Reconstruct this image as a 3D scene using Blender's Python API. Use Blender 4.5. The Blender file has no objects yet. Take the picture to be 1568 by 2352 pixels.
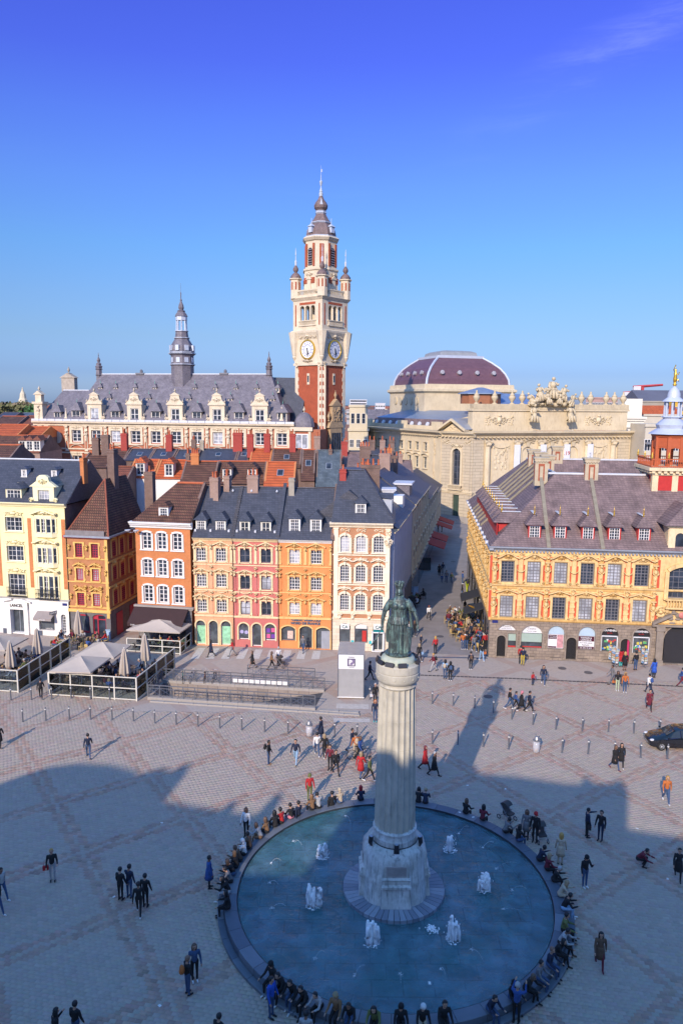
import bpy,bmesh,math,random
import numpy as np
from mathutils import Vector,Matrix,Euler
random.seed(7)
sc=bpy.context.scene
COL=sc.collection
R=math.radians
# ---------------------------------------------------------------- camera
cam_d=bpy.data.cameras.new('camera');cam=bpy.data.objects.new('camera',cam_d);COL.objects.link(cam)
cam_d.sensor_fit='VERTICAL';cam_d.sensor_height=36.0;cam_d.lens=36.0*1690/2352
cam_d.clip_start=0.5;cam_d.clip_end=9000
CAM_H=24.0
_P,_RO=R(8.45),R(0.45)
_fw=Vector((0,math.cos(_P),-math.sin(_P)));_up0=Vector((0,math.sin(_P),math.cos(_P)))
_up=_up0*math.cos(_RO)-Vector((1,0,0))*math.sin(_RO);_rt=_fw.cross(_up)
_M=Matrix(((_rt.x,_up.x,-_fw.x),(_rt.y,_up.y,-_fw.y),(_rt.z,_up.z,-_fw.z)))
cam.matrix_world=Matrix.Translation((0,0,CAM_H))@_M.to_4x4()
sc.camera=cam
# ---------------------------------------------------------------- sky, sun, exposure
SUN_AZ,SUN_EL=21.5,27.0 # heading the light travels to (deg from +Y to +X), elevation
def node(nt,t,**kw):
    n=nt.nodes.new(t)
    for k,v in kw.items():
        if k.startswith('i_'):
            key=k[2:];key=int(key)if key.isdigit()else key.replace('_',' ')
            n.inputs[key].default_value=v
        else:setattr(n,k,v)
    return n
world=bpy.data.worlds.new('World');sc.world=world;world.use_nodes=True
wt=world.node_tree;wt.nodes.clear()
sky=node(wt,'ShaderNodeTexSky',sky_type='NISHITA',sun_disc=False)
sky.sun_elevation=R(SUN_EL);sky.sun_rotation=R(180+SUN_AZ)
sky.air_density=1.0;sky.dust_density=1.0;sky.ozone_density=2.0
bg=node(wt,'ShaderNodeBackground');bg.inputs['Strength'].default_value=0.112
wo=node(wt,'ShaderNodeOutputWorld')
SKY_TINT=[(0.0,(1,1,1)),(1.0,(1,1,1))]
SKY_TINT=[(0.0,(.30,.42,.80)),(.037,(.20,.285,.57)),(.085,(.224,.295,.46)),(.133,(.231,.319,.485)),(.193,(.221,.351,.546)),(.265,(.232,.335,.648)),(.33,(.222,.295,.72)),(.39,(.208,.235,.765)),(.444,(.205,.222,.775)),(.72,(.56,.98,1.25)),(1.0,(.64,1.12,1.36))]  # last two stops, above the view, are brightened to fill the shade
tc=node(wt,'ShaderNodeTexCoord');sx=node(wt,'ShaderNodeSeparateXYZ')
wt.links.new(tc.outputs['Generated'],sx.inputs[0])
ramp=node(wt,'ShaderNodeValToRGB');ramp.color_ramp.interpolation='EASE' if False else 'LINEAR'
els=ramp.color_ramp.elements
for i,(p,c)in enumerate(SKY_TINT):
    e=els[i]if i<2 else els.new(p)
    e.position=p;e.color=(*c,1)
wt.links.new(sx.outputs['Z'],ramp.inputs[0])
mul=node(wt,'ShaderNodeMix',data_type='RGBA',blend_type='MULTIPLY');mul.inputs[0].default_value=1
dbl=node(wt,'ShaderNodeMix',data_type='RGBA',blend_type='ADD');dbl.inputs[0].default_value=1
wt.links.new(sky.outputs[0],dbl.inputs[6]);wt.links.new(sky.outputs[0],dbl.inputs[7])
wt.links.new(dbl.outputs[2],mul.inputs[6]);wt.links.new(ramp.outputs[0],mul.inputs[7])
# a thin wind-drawn cirrus streak high on the right
def wvm(op,a,b):
    n=node(wt,'ShaderNodeVectorMath',operation=op);wt.links.new(a,n.inputs[0]);n.inputs[1].default_value=b;return n
dn=wvm('DOT_PRODUCT',tc.outputs['Generated'],(-.4968,-.2037,.8436));dm=wvm('DOT_PRODUCT',tc.outputs['Generated'],(.3625,.7928,.4899))
mp=node(wt,'ShaderNodeMapping');mp.inputs['Rotation'].default_value=(R(-14),R(-32),0);mp.inputs['Scale'].default_value=(2.2,2.2,17)
wt.links.new(tc.outputs['Generated'],mp.inputs[0])
nz=node(wt,'ShaderNodeTexNoise');nz.inputs['Scale'].default_value=2.2;nz.inputs['Detail'].default_value=8;nz.inputs['Roughness'].default_value=.66;nz.inputs['Distortion'].default_value=.4
wt.links.new(mp.outputs[0],nz.inputs['Vector'])
def wmath(op,a,b=None):
    n=node(wt,'ShaderNodeMath',operation=op)
    for k,v in enumerate((a,b)):
        if v is None:continue
        if isinstance(v,(int,float)):n.inputs[k].default_value=v
        else:wt.links.new(v,n.inputs[k])
    return n.outputs[0]
def wrng(v,a,b,c,d):
    n=node(wt,'ShaderNodeMapRange',interpolation_type='SMOOTHSTEP');wt.links.new(v,n.inputs[0])
    for k,q in enumerate((a,b,c,d)):n.inputs[k+1].default_value=q
    return n.outputs[0]
core=wrng(wmath('ABSOLUTE',dn.outputs['Value']),.0,.045,.72,0);ext=wrng(dm.outputs['Value'],.935,1.0,0,1)
thin=wmath('MULTIPLY',wmath('MULTIPLY',core,ext),wrng(nz.outputs['Fac'],.40,.74,.05,1));veil=wrng(nz.outputs['Fac'],.55,.85,0,.06)
cm=node(wt,'ShaderNodeMix',data_type='RGBA',blend_type='ADD');cm.inputs[7].default_value=(1.1,1.15,.9,1)
wt.links.new(wmath('ADD',thin,veil),cm.inputs[0]);wt.links.new(mul.outputs[2],cm.inputs[6])
wt.links.new(cm.outputs[2],bg.inputs['Color']);wt.links.new(bg.outputs[0],wo.inputs[0])
sun_d=bpy.data.lights.new('sun','SUN');sun_o=bpy.data.objects.new('sun',sun_d);COL.objects.link(sun_o)
sun_d.energy=3.6;sun_d.angle=R(0.53);sun_d.color=(1.0,.84,.66)
_sd=Vector((math.sin(R(SUN_AZ))*math.cos(R(SUN_EL)),math.cos(R(SUN_AZ))*math.cos(R(SUN_EL)),-math.sin(R(SUN_EL))))
sun_o.rotation_euler=_sd.to_track_quat('-Z','Y').to_euler();sun_o.location=(-60,-150,120)
vs=sc.view_settings;vs.view_transform='Standard';vs.look='None';vs.exposure=0.42;vs.gamma=1;vs.use_curve_mapping=False
sc.render.engine='CYCLES';sc.cycles.use_denoising=True
sc.cycles.max_bounces=6;sc.cycles.transparent_max_bounces=12;sc.cycles.caustics_reflective=False;sc.cycles.caustics_refractive=False
# ================================================================= materials
MATS={}
def _mat(name):
    m=bpy.data.materials.new(name);m.use_nodes=True
    nt=m.node_tree;nt.nodes.clear()
    out=node(nt,'ShaderNodeOutputMaterial');b=node(nt,'ShaderNodeBsdfPrincipled')
    nt.links.new(b.outputs[0],out.inputs[0]);MATS[name]=m
    return m,nt,b,out
def c4(c,k=1.0):return(min(c[0]*k,1),min(c[1]*k,1),min(c[2]*k,1),1)
def sv(*c): # sRGB 0-255 -> linear
    f=lambda v:(v/255/12.92)if v<=10 else((v/255+.055)/1.055)**2.4
    return tuple(f(v)for v in c)
def coords(nt,kind='Object'):
    t=node(nt,'ShaderNodeTexCoord');return t.outputs[kind]
def noise(nt,vec,scale,detail=4,rough=.55):
    n=node(nt,'ShaderNodeTexNoise');n.inputs['Scale'].default_value=scale;n.inputs['Detail'].default_value=detail;n.inputs['Roughness'].default_value=rough
    nt.links.new(vec,n.inputs['Vector']);return n.outputs['Fac']
def mixc(nt,fac,a,b,mode='MIX'):
    m=node(nt,'ShaderNodeMix',data_type='RGBA',blend_type=mode)
    for s,v in((0,fac),(6,a),(7,b)):
        if isinstance(v,(int,float)):m.inputs[s].default_value=v
        elif isinstance(v,tuple):m.inputs[s].default_value=v if len(v)==4 else(*v,1)
        else:nt.links.new(v,m.inputs[s])
    return m.outputs[2]
def rng(nt,v,a,b,c=0.,d=1.):
    m=node(nt,'ShaderNodeMapRange');m.inputs[1].default_value=a;m.inputs[2].default_value=b;m.inputs[3].default_value=c;m.inputs[4].default_value=d
    nt.links.new(v,m.inputs[0]);return m.outputs[0]
def bump(nt,b,h,strength=.3,dist=.02):
    n=node(nt,'ShaderNodeBump');n.inputs['Strength'].default_value=strength;n.inputs['Distance'].default_value=dist
    nt.links.new(h,n.inputs['Height']);nt.links.new(n.outputs[0],b.inputs['Normal'])
def mat_plain(name,col,rough=.7,var=.22,scale=1.3,metal=0.,bmp=.15,dirt=None):
    if name in MATS:return MATS[name]
    m,nt,b,o=_mat(name);v=coords(nt)
    f=noise(nt,v,scale,6,.62)
    c=mixc(nt,rng(nt,f,.3,.72),c4(col,1-var),c4(col,1+var*.8))
    if dirt: # streaky grime with a shape of its own
        mp=node(nt,'ShaderNodeMapping');mp.inputs['Scale'].default_value=(2.2,2.2,.35);nt.links.new(v,mp.inputs[0])
        g=noise(nt,mp.outputs[0],2.0,7,.66)
        c=mixc(nt,rng(nt,g,.52,.74,0,.55),c,c4(dirt))
    nt.links.new(c,b.inputs['Base Color']);b.inputs['Roughness'].default_value=rough;b.inputs['Metallic'].default_value=metal
    if bmp:bump(nt,b,noise(nt,v,scale*14,3),bmp,.015)
    return m
def mat_brick(name,c1,c2,mortar,bw=.22,bh=.065,ms=.012,rough=.8,bmp=.4,off=.5,var=.2):
    if name in MATS:return MATS[name]
    m,nt,b,o=_mat(name);v=coords(nt)
    s=node(nt,'ShaderNodeSeparateXYZ');nt.links.new(v,s.inputs[0])
    a=node(nt,'ShaderNodeMath',operation='ADD');nt.links.new(s.outputs[0],a.inputs[0]);nt.links.new(s.outputs[1],a.inputs[1])
    cb=node(nt,'ShaderNodeCombineXYZ');nt.links.new(a.outputs[0],cb.inputs[0]);nt.links.new(s.outputs[2],cb.inputs[1])
    t=node(nt,'ShaderNodeTexBrick');t.offset=off
    t.inputs['Color1'].default_value=c4(c1);t.inputs['Color2'].default_value=c4(c2);t.inputs['Mortar'].default_value=c4(mortar)
    t.inputs['Scale'].default_value=1;t.inputs['Mortar Size'].default_value=ms;t.inputs['Brick Width'].default_value=bw;t.inputs['Row Height'].default_value=bh
    t.inputs['Bias'].default_value=-.1
    nt.links.new(cb.outputs[0],t.inputs['Vector'])
    f=noise(nt,v,.9,7,.65)
    g=rng(nt,f,.28,.74,1-var,1+var)
    mm=node(nt,'ShaderNodeMix',data_type='RGBA',blend_type='MULTIPLY');mm.inputs[0].default_value=1
    cg=node(nt,'ShaderNodeCombineColor')
    for i in range(3):nt.links.new(g,cg.inputs[i])
    nt.links.new(t.outputs['Color'],mm.inputs[6]);nt.links.new(cg.outputs[0],mm.inputs[7])
    nt.links.new(mm.outputs[2],b.inputs['Base Color']);b.inputs['Roughness'].default_value=rough
    inv=node(nt,'ShaderNodeMath',operation='SUBTRACT');inv.inputs[0].default_value=1;nt.links.new(t.outputs['Fac'],inv.inputs[1])
    bump(nt,b,inv.outputs[0],bmp,.02)
    return m
def mat_glass_pane(name,col,rough=.06,spec=.6):
    if name in MATS:return MATS[name]
    m,nt,b,o=_mat(name);v=coords(nt)
    oi=node(nt,'ShaderNodeObjectInfo')
    ad=node(nt,'ShaderNodeVectorMath',operation='ADD');nt.links.new(v,ad.inputs[0]);nt.links.new(oi.outputs['Location'],ad.inputs[1])
    f=noise(nt,ad.outputs[0],1.1,2)
    c=mixc(nt,rng(nt,f,.40,.62),c4(col,.7),c4(col,1.35))
    nt.links.new(c,b.inputs['Base Color']);b.inputs['Roughness'].default_value=rough
    b.inputs['Specular IOR Level'].default_value=spec
    return m
# ================================================================= mesh builder
class MB:
    def __init__(s):s.v=[];s.f=[];s.mi=[];s.m=0
    def add(s,vs,fs,M=None):
        o=len(s.v)
        if M is not None:vs=[tuple(M@Vector(p))for p in vs]
        s.v.extend(tuple(p)for p in vs);s.f.extend(tuple(i+o for i in f)for f in fs);s.mi.extend([s.m]*len(fs));return s
    def box(s,x0,x1,y0,y1,z0,z1,M=None):
        return s.add([(x0,y0,z0),(x1,y0,z0),(x1,y1,z0),(x0,y1,z0),(x0,y0,z1),(x1,y0,z1),(x1,y1,z1),(x0,y1,z1)],
              [(0,3,2,1),(4,5,6,7),(0,1,5,4),(1,2,6,5),(2,3,7,6),(3,0,4,7)],M)
    def cham(s,x0,x1,y0,y1,z0,z1,c=.02,M=None): # box with chamfered top edges
        return s.add([(x0,y0,z0),(x1,y0,z0),(x1,y1,z0),(x0,y1,z0),(x0,y0,z1-c),(x1,y0,z1-c),(x1,y1,z1-c),(x0,y1,z1-c),
                      (x0+c,y0+c,z1),(x1-c,y0+c,z1),(x1-c,y1-c,z1),(x0+c,y1-c,z1)],
              [(0,3,2,1),(8,9,10,11),(0,1,5,4),(1,2,6,5),(2,3,7,6),(3,0,4,7),(4,5,9,8),(5,6,10,9),(6,7,11,10),(7,4,8,11)],M)
    def prism_xz(s,poly,y0,y1,M=None): # polygon in x,z extruded along y
        n=len(poly);vs=[(x,y0,z)for x,z in poly]+[(x,y1,z)for x,z in poly]
        fs=[tuple(range(n)),tuple(range(2*n-1,n-1,-1))]+[(i,i+n,(i+1)%n+n,(i+1)%n)for i in range(n)]
        return s.add(vs,fs,M)
    def prism_yz(s,poly,x0,x1,M=None):
        n=len(poly);vs=[(x0,y,z)for y,z in poly]+[(x1,y,z)for y,z in poly]
        fs=[tuple(range(n-1,-1,-1)),tuple(range(n,2*n))]+[(i,(i+1)%n,(i+1)%n+n,i+n)for i in range(n)]
        return s.add(vs,fs,M)
    def prism_xy(s,poly,z0,z1,M=None):
        n=len(poly);vs=[(x,y,z0)for x,y in poly]+[(x,y,z1)for x,y in poly]
        fs=[tuple(range(n-1,-1,-1)),tuple(range(n,2*n))]+[(i,(i+1)%n,(i+1)%n+n,i+n)for i in range(n)]
        return s.add(vs,fs,M)
    def rings(s,rr,cap0=True,cap1=True,M=None,close=True):
        n=len(rr[0]);vs=[p for r in rr for p in r];fs=[]
        for k in range(len(rr)-1):
            for i in range(n if close else n-1):
                j=(i+1)%n;fs.append((k*n+i,k*n+j,(k+1)*n+j,(k+1)*n+i))
        if cap0:fs.append(tuple(range(n-1,-1,-1)))
        if cap1:fs.append(tuple((len(rr)-1)*n+i for i in range(n)))
        return s.add(vs,fs,M)
    def lathe(s,prof,n=12,c=(0,0,0),M=None,rot=0.,sx=1.,sy=1.,cap=True):
        rr=[[(c[0]+r*sx*math.cos(2*math.pi*i/n+rot),c[1]+r*sy*math.sin(2*math.pi*i/n+rot),c[2]+z)for i in range(n)]for r,z in prof]
        return s.rings(rr,cap,cap,M)
    def cyl(s,a,b,r0,r1=None,n=8,M=None):
        r1=r0 if r1 is None else r1
        a=Vector(a);b=Vector(b);d=b-a
        if d.length<1e-6:return s
        q=d.to_track_quat('Z','Y').to_matrix()
        rr=[]
        for p,r in((a,r0),(b,r1)):
            rr.append([tuple(p+q@Vector((r*math.cos(2*math.pi*i/n),r*math.sin(2*math.pi*i/n),0)))for i in range(n)])
        return s.rings(rr,True,True,M)
    def tube(s,pts,r,n=6,M=None):
        pts=[Vector(p)for p in pts];rr=[]
        for i,p in enumerate(pts):
            d=(pts[min(i+1,len(pts)-1)]-pts[max(i-1,0)]).normalized()
            q=d.to_track_quat('Z','Y').to_matrix();ri=r[i]if isinstance(r,(list,tuple))else r
            rr.append([tuple(p+q@Vector((ri*math.cos(2*math.pi*k/n),ri*math.sin(2*math.pi*k/n),0)))for k in range(n)])
        return s.rings(rr,True,True,M)
    def ell(s,c,r,nu=10,nv=6,M=None):
        r=(r,r,r)if isinstance(r,(int,float))else r
        rr=[]
        for k in range(1,nv):
            t=math.pi*k/nv
            rr.append([(c[0]+r[0]*math.sin(t)*math.cos(2*math.pi*i/nu),c[1]+r[1]*math.sin(t)*math.sin(2*math.pi*i/nu),c[2]-r[2]*math.cos(t))for i in range(nu)])
        n=nu;vs=[p for q in rr for p in q];b0=len(vs);vs+=[(c[0],c[1],c[2]-r[2]),(c[0],c[1],c[2]+r[2])];fs=[]
        for k in range(len(rr)-1):
            for i in range(n):fs.append((k*n+i,k*n+(i+1)%n,(k+1)*n+(i+1)%n,(k+1)*n+i))
        for i in range(n):
            fs.append((b0,(i+1)%n,i));L=(len(rr)-1)*n;fs.append((b0+1,L+i,L+(i+1)%n))
        return s.add(vs,fs,M)
    def mesh(s,name,mats,smooth=False,sharp=None):
        me=bpy.data.meshes.new(name);me.from_pydata(s.v,[],s.f)
        if not isinstance(mats,(list,tuple)):mats=[mats]
        for m in mats:me.materials.append(m)
        if len(mats)>1:me.polygons.foreach_set('material_index',s.mi)
        if smooth:
            me.polygons.foreach_set('use_smooth',[True]*len(me.polygons))
            if sharp is not None:
                try:me.set_sharp_from_angle(angle=R(sharp))
                except Exception:pass
        me.update();return me
    def build(s,name,mats,parent=None,smooth=False,sharp=None,loc=None,rz=None,M=None):
        return put(name,s.mesh(name,mats,smooth,sharp),parent,loc,rz)
def put(name,me,parent=None,loc=None,rz=None,scale=None):
    o=bpy.data.objects.new(name,me);COL.objects.link(o)
    if parent is not None:o.parent=parent
    if loc is not None:o.location=loc
    if rz is not None:o.rotation_euler=(0,0,rz)if isinstance(rz,(int,float))else rz
    if scale is not None:o.scale=scale if isinstance(scale,(tuple,list))else(scale,)*3
    return o
def thing(name,label,cat,loc=(0,0,0),rz=0.,group=None):
    o=bpy.data.objects.new(name,None);COL.objects.link(o);o.empty_display_size=.3
    o.location=loc;o.rotation_euler=(0,0,rz);o['label']=label;o['category']=cat
    if group:o['group']=group
    return o
def tag(o,label,cat,group=None):
    o['label']=label;o['category']=cat
    if group:o['group']=group
    return o
def struct(o):o['kind']='structure';return o
def stuff(o):o['kind']='stuff';return o
def copy_thing(root,loc=None,rz=None,label=None,group=None):
    r=root.copy();COL.objects.link(r)
    if loc is not None:r.location=loc
    if rz is not None:r.rotation_euler=(0,0,rz)
    if label:r['label']=label
    if group:r['group']=group
    for ch in list(root.children):
        c=ch.copy();COL.objects.link(c);c.parent=r
        for g in list(ch.children):
            d=g.copy();COL.objects.link(d);d.parent=c
    return r
_fontc={}
def text_mesh(txt,size,mat,depth=.012,align='CENTER',name='lettering',bold=0.):
    cu=bpy.data.curves.new('t','FONT');cu.body=txt;cu.size=size;cu.align_x=align;cu.extrude=depth;cu.resolution_u=2;cu.offset=bold
    o=bpy.data.objects.new('t',cu);COL.objects.link(o)
    dg=bpy.context.evaluated_depsgraph_get();me=bpy.data.meshes.new_from_object(o.evaluated_get(dg))
    bpy.data.objects.remove(o);bpy.data.curves.remove(cu)
    me.name=name;me.materials.clear();me.materials.append(mat)
    me.transform(Matrix.Rotation(R(90),4,'X')) # upright, reading along +x, facing -y
    return me
def lettering(txt,size,mat,parent,loc,rz=0.,depth=.012,sx=1.,bold=0.,tilt=0.):
    me=text_mesh(txt,size,mat,depth,bold=bold)
    return put('lettering',me,parent,loc,(tilt,0,rz),(sx,1,1))
# pixel helper (photo scaled to 1568x2352): where a sight line meets a height, used only to read positions off the photograph
def gp(x,y,z=0.):
    d=_fw+_rt*((x-784)/1690)-_up*((y-1176)/1690);t=(z-CAM_H)/d.z
    return(d.x*t,d.y*t,z)
# ================================================================= palette
STONE_CREAM=mat_plain('cream_stone',sv(226,206,168),.8,.14,1.1,dirt=sv(150,125,90))
WHITE_PAINT=mat_plain('white_paint',(.78,.77,.74),.5,.06,2,bmp=.05)
CREAM_PAINT=mat_plain('cream_window_paint',(.72,.70,.60),.5,.08,2,bmp=.05)
GREY_PAINT=mat_plain('grey_window_paint',(.16,.16,.18),.5,.1,2,bmp=.05)
RED_PAINT=mat_plain('red_paint',(.50,.035,.03),.45,.12,2,bmp=.05)
MAG_PAINT=mat_plain('crimson_paint',(.42,.03,.06),.45,.12,2,bmp=.05)
BLACK_METAL=mat_plain('black_metal',(.025,.025,.03),.45,.1,3,bmp=.05)
GREY_METAL=mat_plain('grey_metal',(.30,.31,.33),.4,.12,3,metal=.5,bmp=.05)
ZINC=mat_plain('zinc',(.36,.39,.44),.42,.12,1.5,metal=.25,bmp=.05)
LEAD=mat_plain('lead_flashing',(.62,.64,.68),.5,.1,2,metal=.1,bmp=.08)
GOLD=mat_plain('gilding',(.85,.52,.08),.3,.1,3,metal=.75,bmp=.05)
COPPER=mat_plain('green_copper',(.14,.38,.30),.6,.2,3)
SLATE=mat_brick('slate_roof',(.058,.062,.080),(.082,.085,.108),(.030,.032,.042),.3,.16,.012,.48,.35)
SLATE2=mat_brick('old_slate_roof',(.16,.145,.17),(.21,.19,.21),(.09,.08,.095),.35,.2,.014,.6,.35,var=.3)
SLATE3=mat_brick('purple_slate_roof',(.185,.128,.122),(.24,.168,.155),(.09,.062,.06),.32,.17,.014,.65,.4,var=.38)
SLATEB=mat_brick('blue_slate_roof',(.085,.11,.13),(.12,.15,.17),(.04,.05,.06),.3,.18,.012,.55,.3,var=.4)
TILE_OR=mat_brick('orange_roof_tile',(.66,.15,.04),(.56,.11,.03),(.24,.05,.015),.25,.28,.035,.75,.7)
TILE_BR=mat_brick('brown_roof_tile',(.15,.062,.04),(.20,.10,.055),(.045,.02,.015),.24,.24,.035,.8,.8,var=.45)
BRICK_OR=mat_brick('orange_brick',(.60,.20,.055),(.53,.165,.045),(.55,.27,.13),.22,.075,.008,var=.15)
BRICK_RED=mat_brick('red_brick',(.37,.09,.04),(.31,.07,.033),(.38,.16,.09),.22,.075,.008,var=.14)
BRICK_DK=mat_brick('dark_brick',(.15,.07,.05),(.20,.10,.075),(.22,.19,.16),.22,.075,.012,var=.3)
BRICK_TAN=mat_brick('tan_brick',(.33,.19,.14),(.28,.15,.11),(.40,.33,.28),.22,.075,.012,var=.2)
BRICK_CHIM=mat_brick('painted_red_brick',(.42,.06,.045),(.36,.05,.04),(.34,.07,.05),.22,.075,.008,var=.15)
TERRA=mat_plain('terracotta_pot',(.48,.12,.045),.75,.2,4)
GLASS=mat_glass_pane('window_glass',(.035,.045,.065))
GLASS_L=mat_glass_pane('curtained_glass',(.36,.38,.42),.12,.5)
SHOPGLASS=mat_glass_pane('shop_glass',(.07,.085,.10),.05,.6)
BLUESTONE=mat_plain('bluestone',(.085,.10,.135),.5,.16,.8,bmp=.12)
GRANITE=mat_plain('grey_granite',(.34,.31,.28),.8,.14,1.2)
# ================================================================= ground
ANG=R(35);LP0=(-13.7,36.4);LSIDE=5.9
def plaza_mat(name,setts=False,wide=1.):
    m,nt,b,o=_mat(name)
    geo=node(nt,'ShaderNodeNewGeometry');P=geo.outputs['Position']
    if setts:
        at=node(nt,'ShaderNodeAttribute');at.attribute_name='tone';base=at.outputs['Color']
        c=mixc(nt,rng(nt,noise(nt,P,.22,6,.7),.38,.66,0,.38),base,(.455,.375,.305,1),'MIX')
        c=mixc(nt,rng(nt,noise(nt,P,2.3,5,.7),.55,.75,0,.30),c,(.19,.165,.155,1))
        c=mixc(nt,rng(nt,noise(nt,P,26,3,.7),.3,.7,0,.3),c,(.27,.25,.24,1))
        bump(nt,b,noise(nt,P,60,3),.3,.01)
    else:
        mp=node(nt,'ShaderNodeMapping',vector_type='TEXTURE');mp.inputs['Location'].default_value=(*LP0,0);mp.inputs['Rotation'].default_value=(0,0,ANG)
        nt.links.new(P,mp.inputs[0])
        s=node(nt,'ShaderNodeSeparateXYZ');nt.links.new(mp.outputs[0],s.inputs[0])
        ds=[]
        for i in(0,1):
            pp=node(nt,'ShaderNodeMath',operation='PINGPONG');pp.inputs[1].default_value=LSIDE/2;nt.links.new(s.outputs[i],pp.inputs[0])
            ds.append(pp.outputs[0])
        mn=node(nt,'ShaderNodeMath',operation='MINIMUM');nt.links.new(ds[0],mn.inputs[0]);nt.links.new(ds[1],mn.inputs[1])
        band=rng(nt,mn.outputs[0],.5,.42,0,.7)
        t=node(nt,'ShaderNodeTexBrick');t.inputs['Scale'].default_value=1;t.inputs['Brick Width'].default_value=.27;t.inputs['Row Height'].default_value=.19;t.inputs['Mortar Size'].default_value=.012
        t.inputs['Color1'].default_value=(.42,.345,.28,1);t.inputs['Color2'].default_value=(.38,.31,.255,1);t.inputs['Mortar'].default_value=(.44,.375,.33,1)
        nt.links.new(P,t.inputs['Vector'])
        c=mixc(nt,band,t.outputs['Color'],(.37,.25,.195,1))
        c=mixc(nt,rng(nt,noise(nt,P,.25,6,.7),.38,.66,0,.55),c,(.40,.36,.335,1))
        c=mixc(nt,rng(nt,noise(nt,P,3,6,.7),.5,.75,0,.35),c,(.2,.175,.165,1))
    nt.links.new(c,b.inputs['Base Color']);b.inputs['Roughness'].default_value=.82
    return m
PLAZA=plaza_mat('plaza_paving');SETT=plaza_mat('paving_setts',True)
JOINT=mat_plain('sett_joint',(.13,.115,.105),.9,.15,3)
COBBLE_D=mat_plain('street_paving',(.27,.24,.23),.85,.2,.6)
FAR=mat_plain('far_ground',(.10,.085,.075),.9,.3,.02,bmp=0)
# trench of the car-park ramp (quad, world)
TR=[(-15.5,57.45),(-2.0,55.5),(-1.4,58.7),(-15.2,60.6)]
def sheet_with_hole(z,outer,hole):
    mb=MB();o=outer;h=hole
    vs=[(x,y,z)for x,y in o]+[(x,y,z)for x,y in h]
    mb.add(vs,[(i,(i+1)%4,4+(i+1)%4,4+i)for i in range(4)]);return mb
PX=[(-75,-30),(75,-30),(75,200),(-75,200)]
g=sheet_with_hole(-.012,[(-6000,-6000),(6000,-6000),(6000,7000),(-6000,7000)],PX).build('ground',FAR);struct(g)
pl=sheet_with_hole(-.010,PX,TR).build('plaza',PLAZA);struct(pl)
st=MB();st.add([(5.2,69.2,0),(14.1,67.9,0),(18.6,104,0),(24.8,137,0),(26,145,0),(16.5,159,0),(18,137,0)],[(0,1,2,3,4,5,6)])
st=st.build('street',COBBLE_D,loc=(0,0,.004));struct(st)
# gutter line of dark blocks along the square's edge
gt=MB()
for(x0,y0,x1,y1)in((6.8,62.85,15.2,62.2),(15.2,62.2,36,59.9)):
    n=int(math.hypot(x1-x0,y1-y0)/.34)
    for i in range(n):
        a=i/n;x=x0+(x1-x0)*a;y=y0+(y1-y0)*a
        gt.box(x,x+.30,y-.12,y+.12,-.01,.012+random.random()*.006)
gt=gt.build('drain_channel',mat_plain('dark_sett',(.09,.08,.08),.8,.3,5));struct(gt)
# kerb step below the bourse and the street mouth
kb=MB()
for(x0,y0,x1,y1)in((7.0,67.6,14.0,67.35),):
    n=int((x1-x0)/.9)
    for i in range(n):
        a=i/n;kb.cham(x0+(x1-x0)*a,x0+(x1-x0)*(a+.985/n),y0+(y1-y0)*a-.12,y0+(y1-y0)*a+.12,-.01,.03,.01)
kb=kb.build('kerb',BLUESTONE);struct(kb)
# setts as real blocks in the foreground
rs=np.random.RandomState(3)
BC=(2.7,33.1) # basin centre
def build_setts():
    a=R(-11);ca,sa=math.cos(a),math.sin(a);pu,pv=.285,.20
    us=np.arange(-45,45,pu);vs_=np.arange(8,72,pv)
    U,V=np.meshgrid(us,vs_);U=U+(np.arange(len(vs_))%2)[:,None]*pu*.5+rs.uniform(-.02,.02,U.shape)
    X=(U*ca-V*sa).ravel();Y=(U*sa+V*ca).ravel()
    vis=(Y>19)&(Y<61.8)&(np.abs(X)<4+Y*.50)
    d=np.hypot(X-BC[0],Y-BC[1]);vis&=d>8.5
    # keep clear of the ramp trench surround
    vis&=~((X>-17)&(X<2.6)&(Y>54.6))
    X,Y=X[vis],Y[vis];n=len(X)
    lx=(X-LP0[0])*math.cos(ANG)+(Y-LP0[1])*math.sin(ANG);ly=-(X-LP0[0])*math.sin(ANG)+(Y-LP0[1])*math.cos(ANG)
    pp=lambda t:np.abs((t/LSIDE+.5)%1-.5)*LSIDE
    dm=np.minimum(pp(lx),pp(ly));red=(dm>.10)&(dm<.50)
    return X,Y,red,ca,sa,pu,pv
SX,SY,SRED,ca,sa,pu,pv=build_setts()
g1=np.array([.42,.34,.275]);r1=np.array([.40,.255,.19])
def sett_tone(n,red):
    t=g1*(1+rs.normal(0,.05,n))[:,None]*(1+rs.normal(0,.03,(n,3)))
    tr=r1*(1+rs.normal(0,.14,n))[:,None]*(1+rs.normal(0,.04,(n,3)))
    return np.clip(np.where(red[:,None],tr,t),.03,.6)
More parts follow.
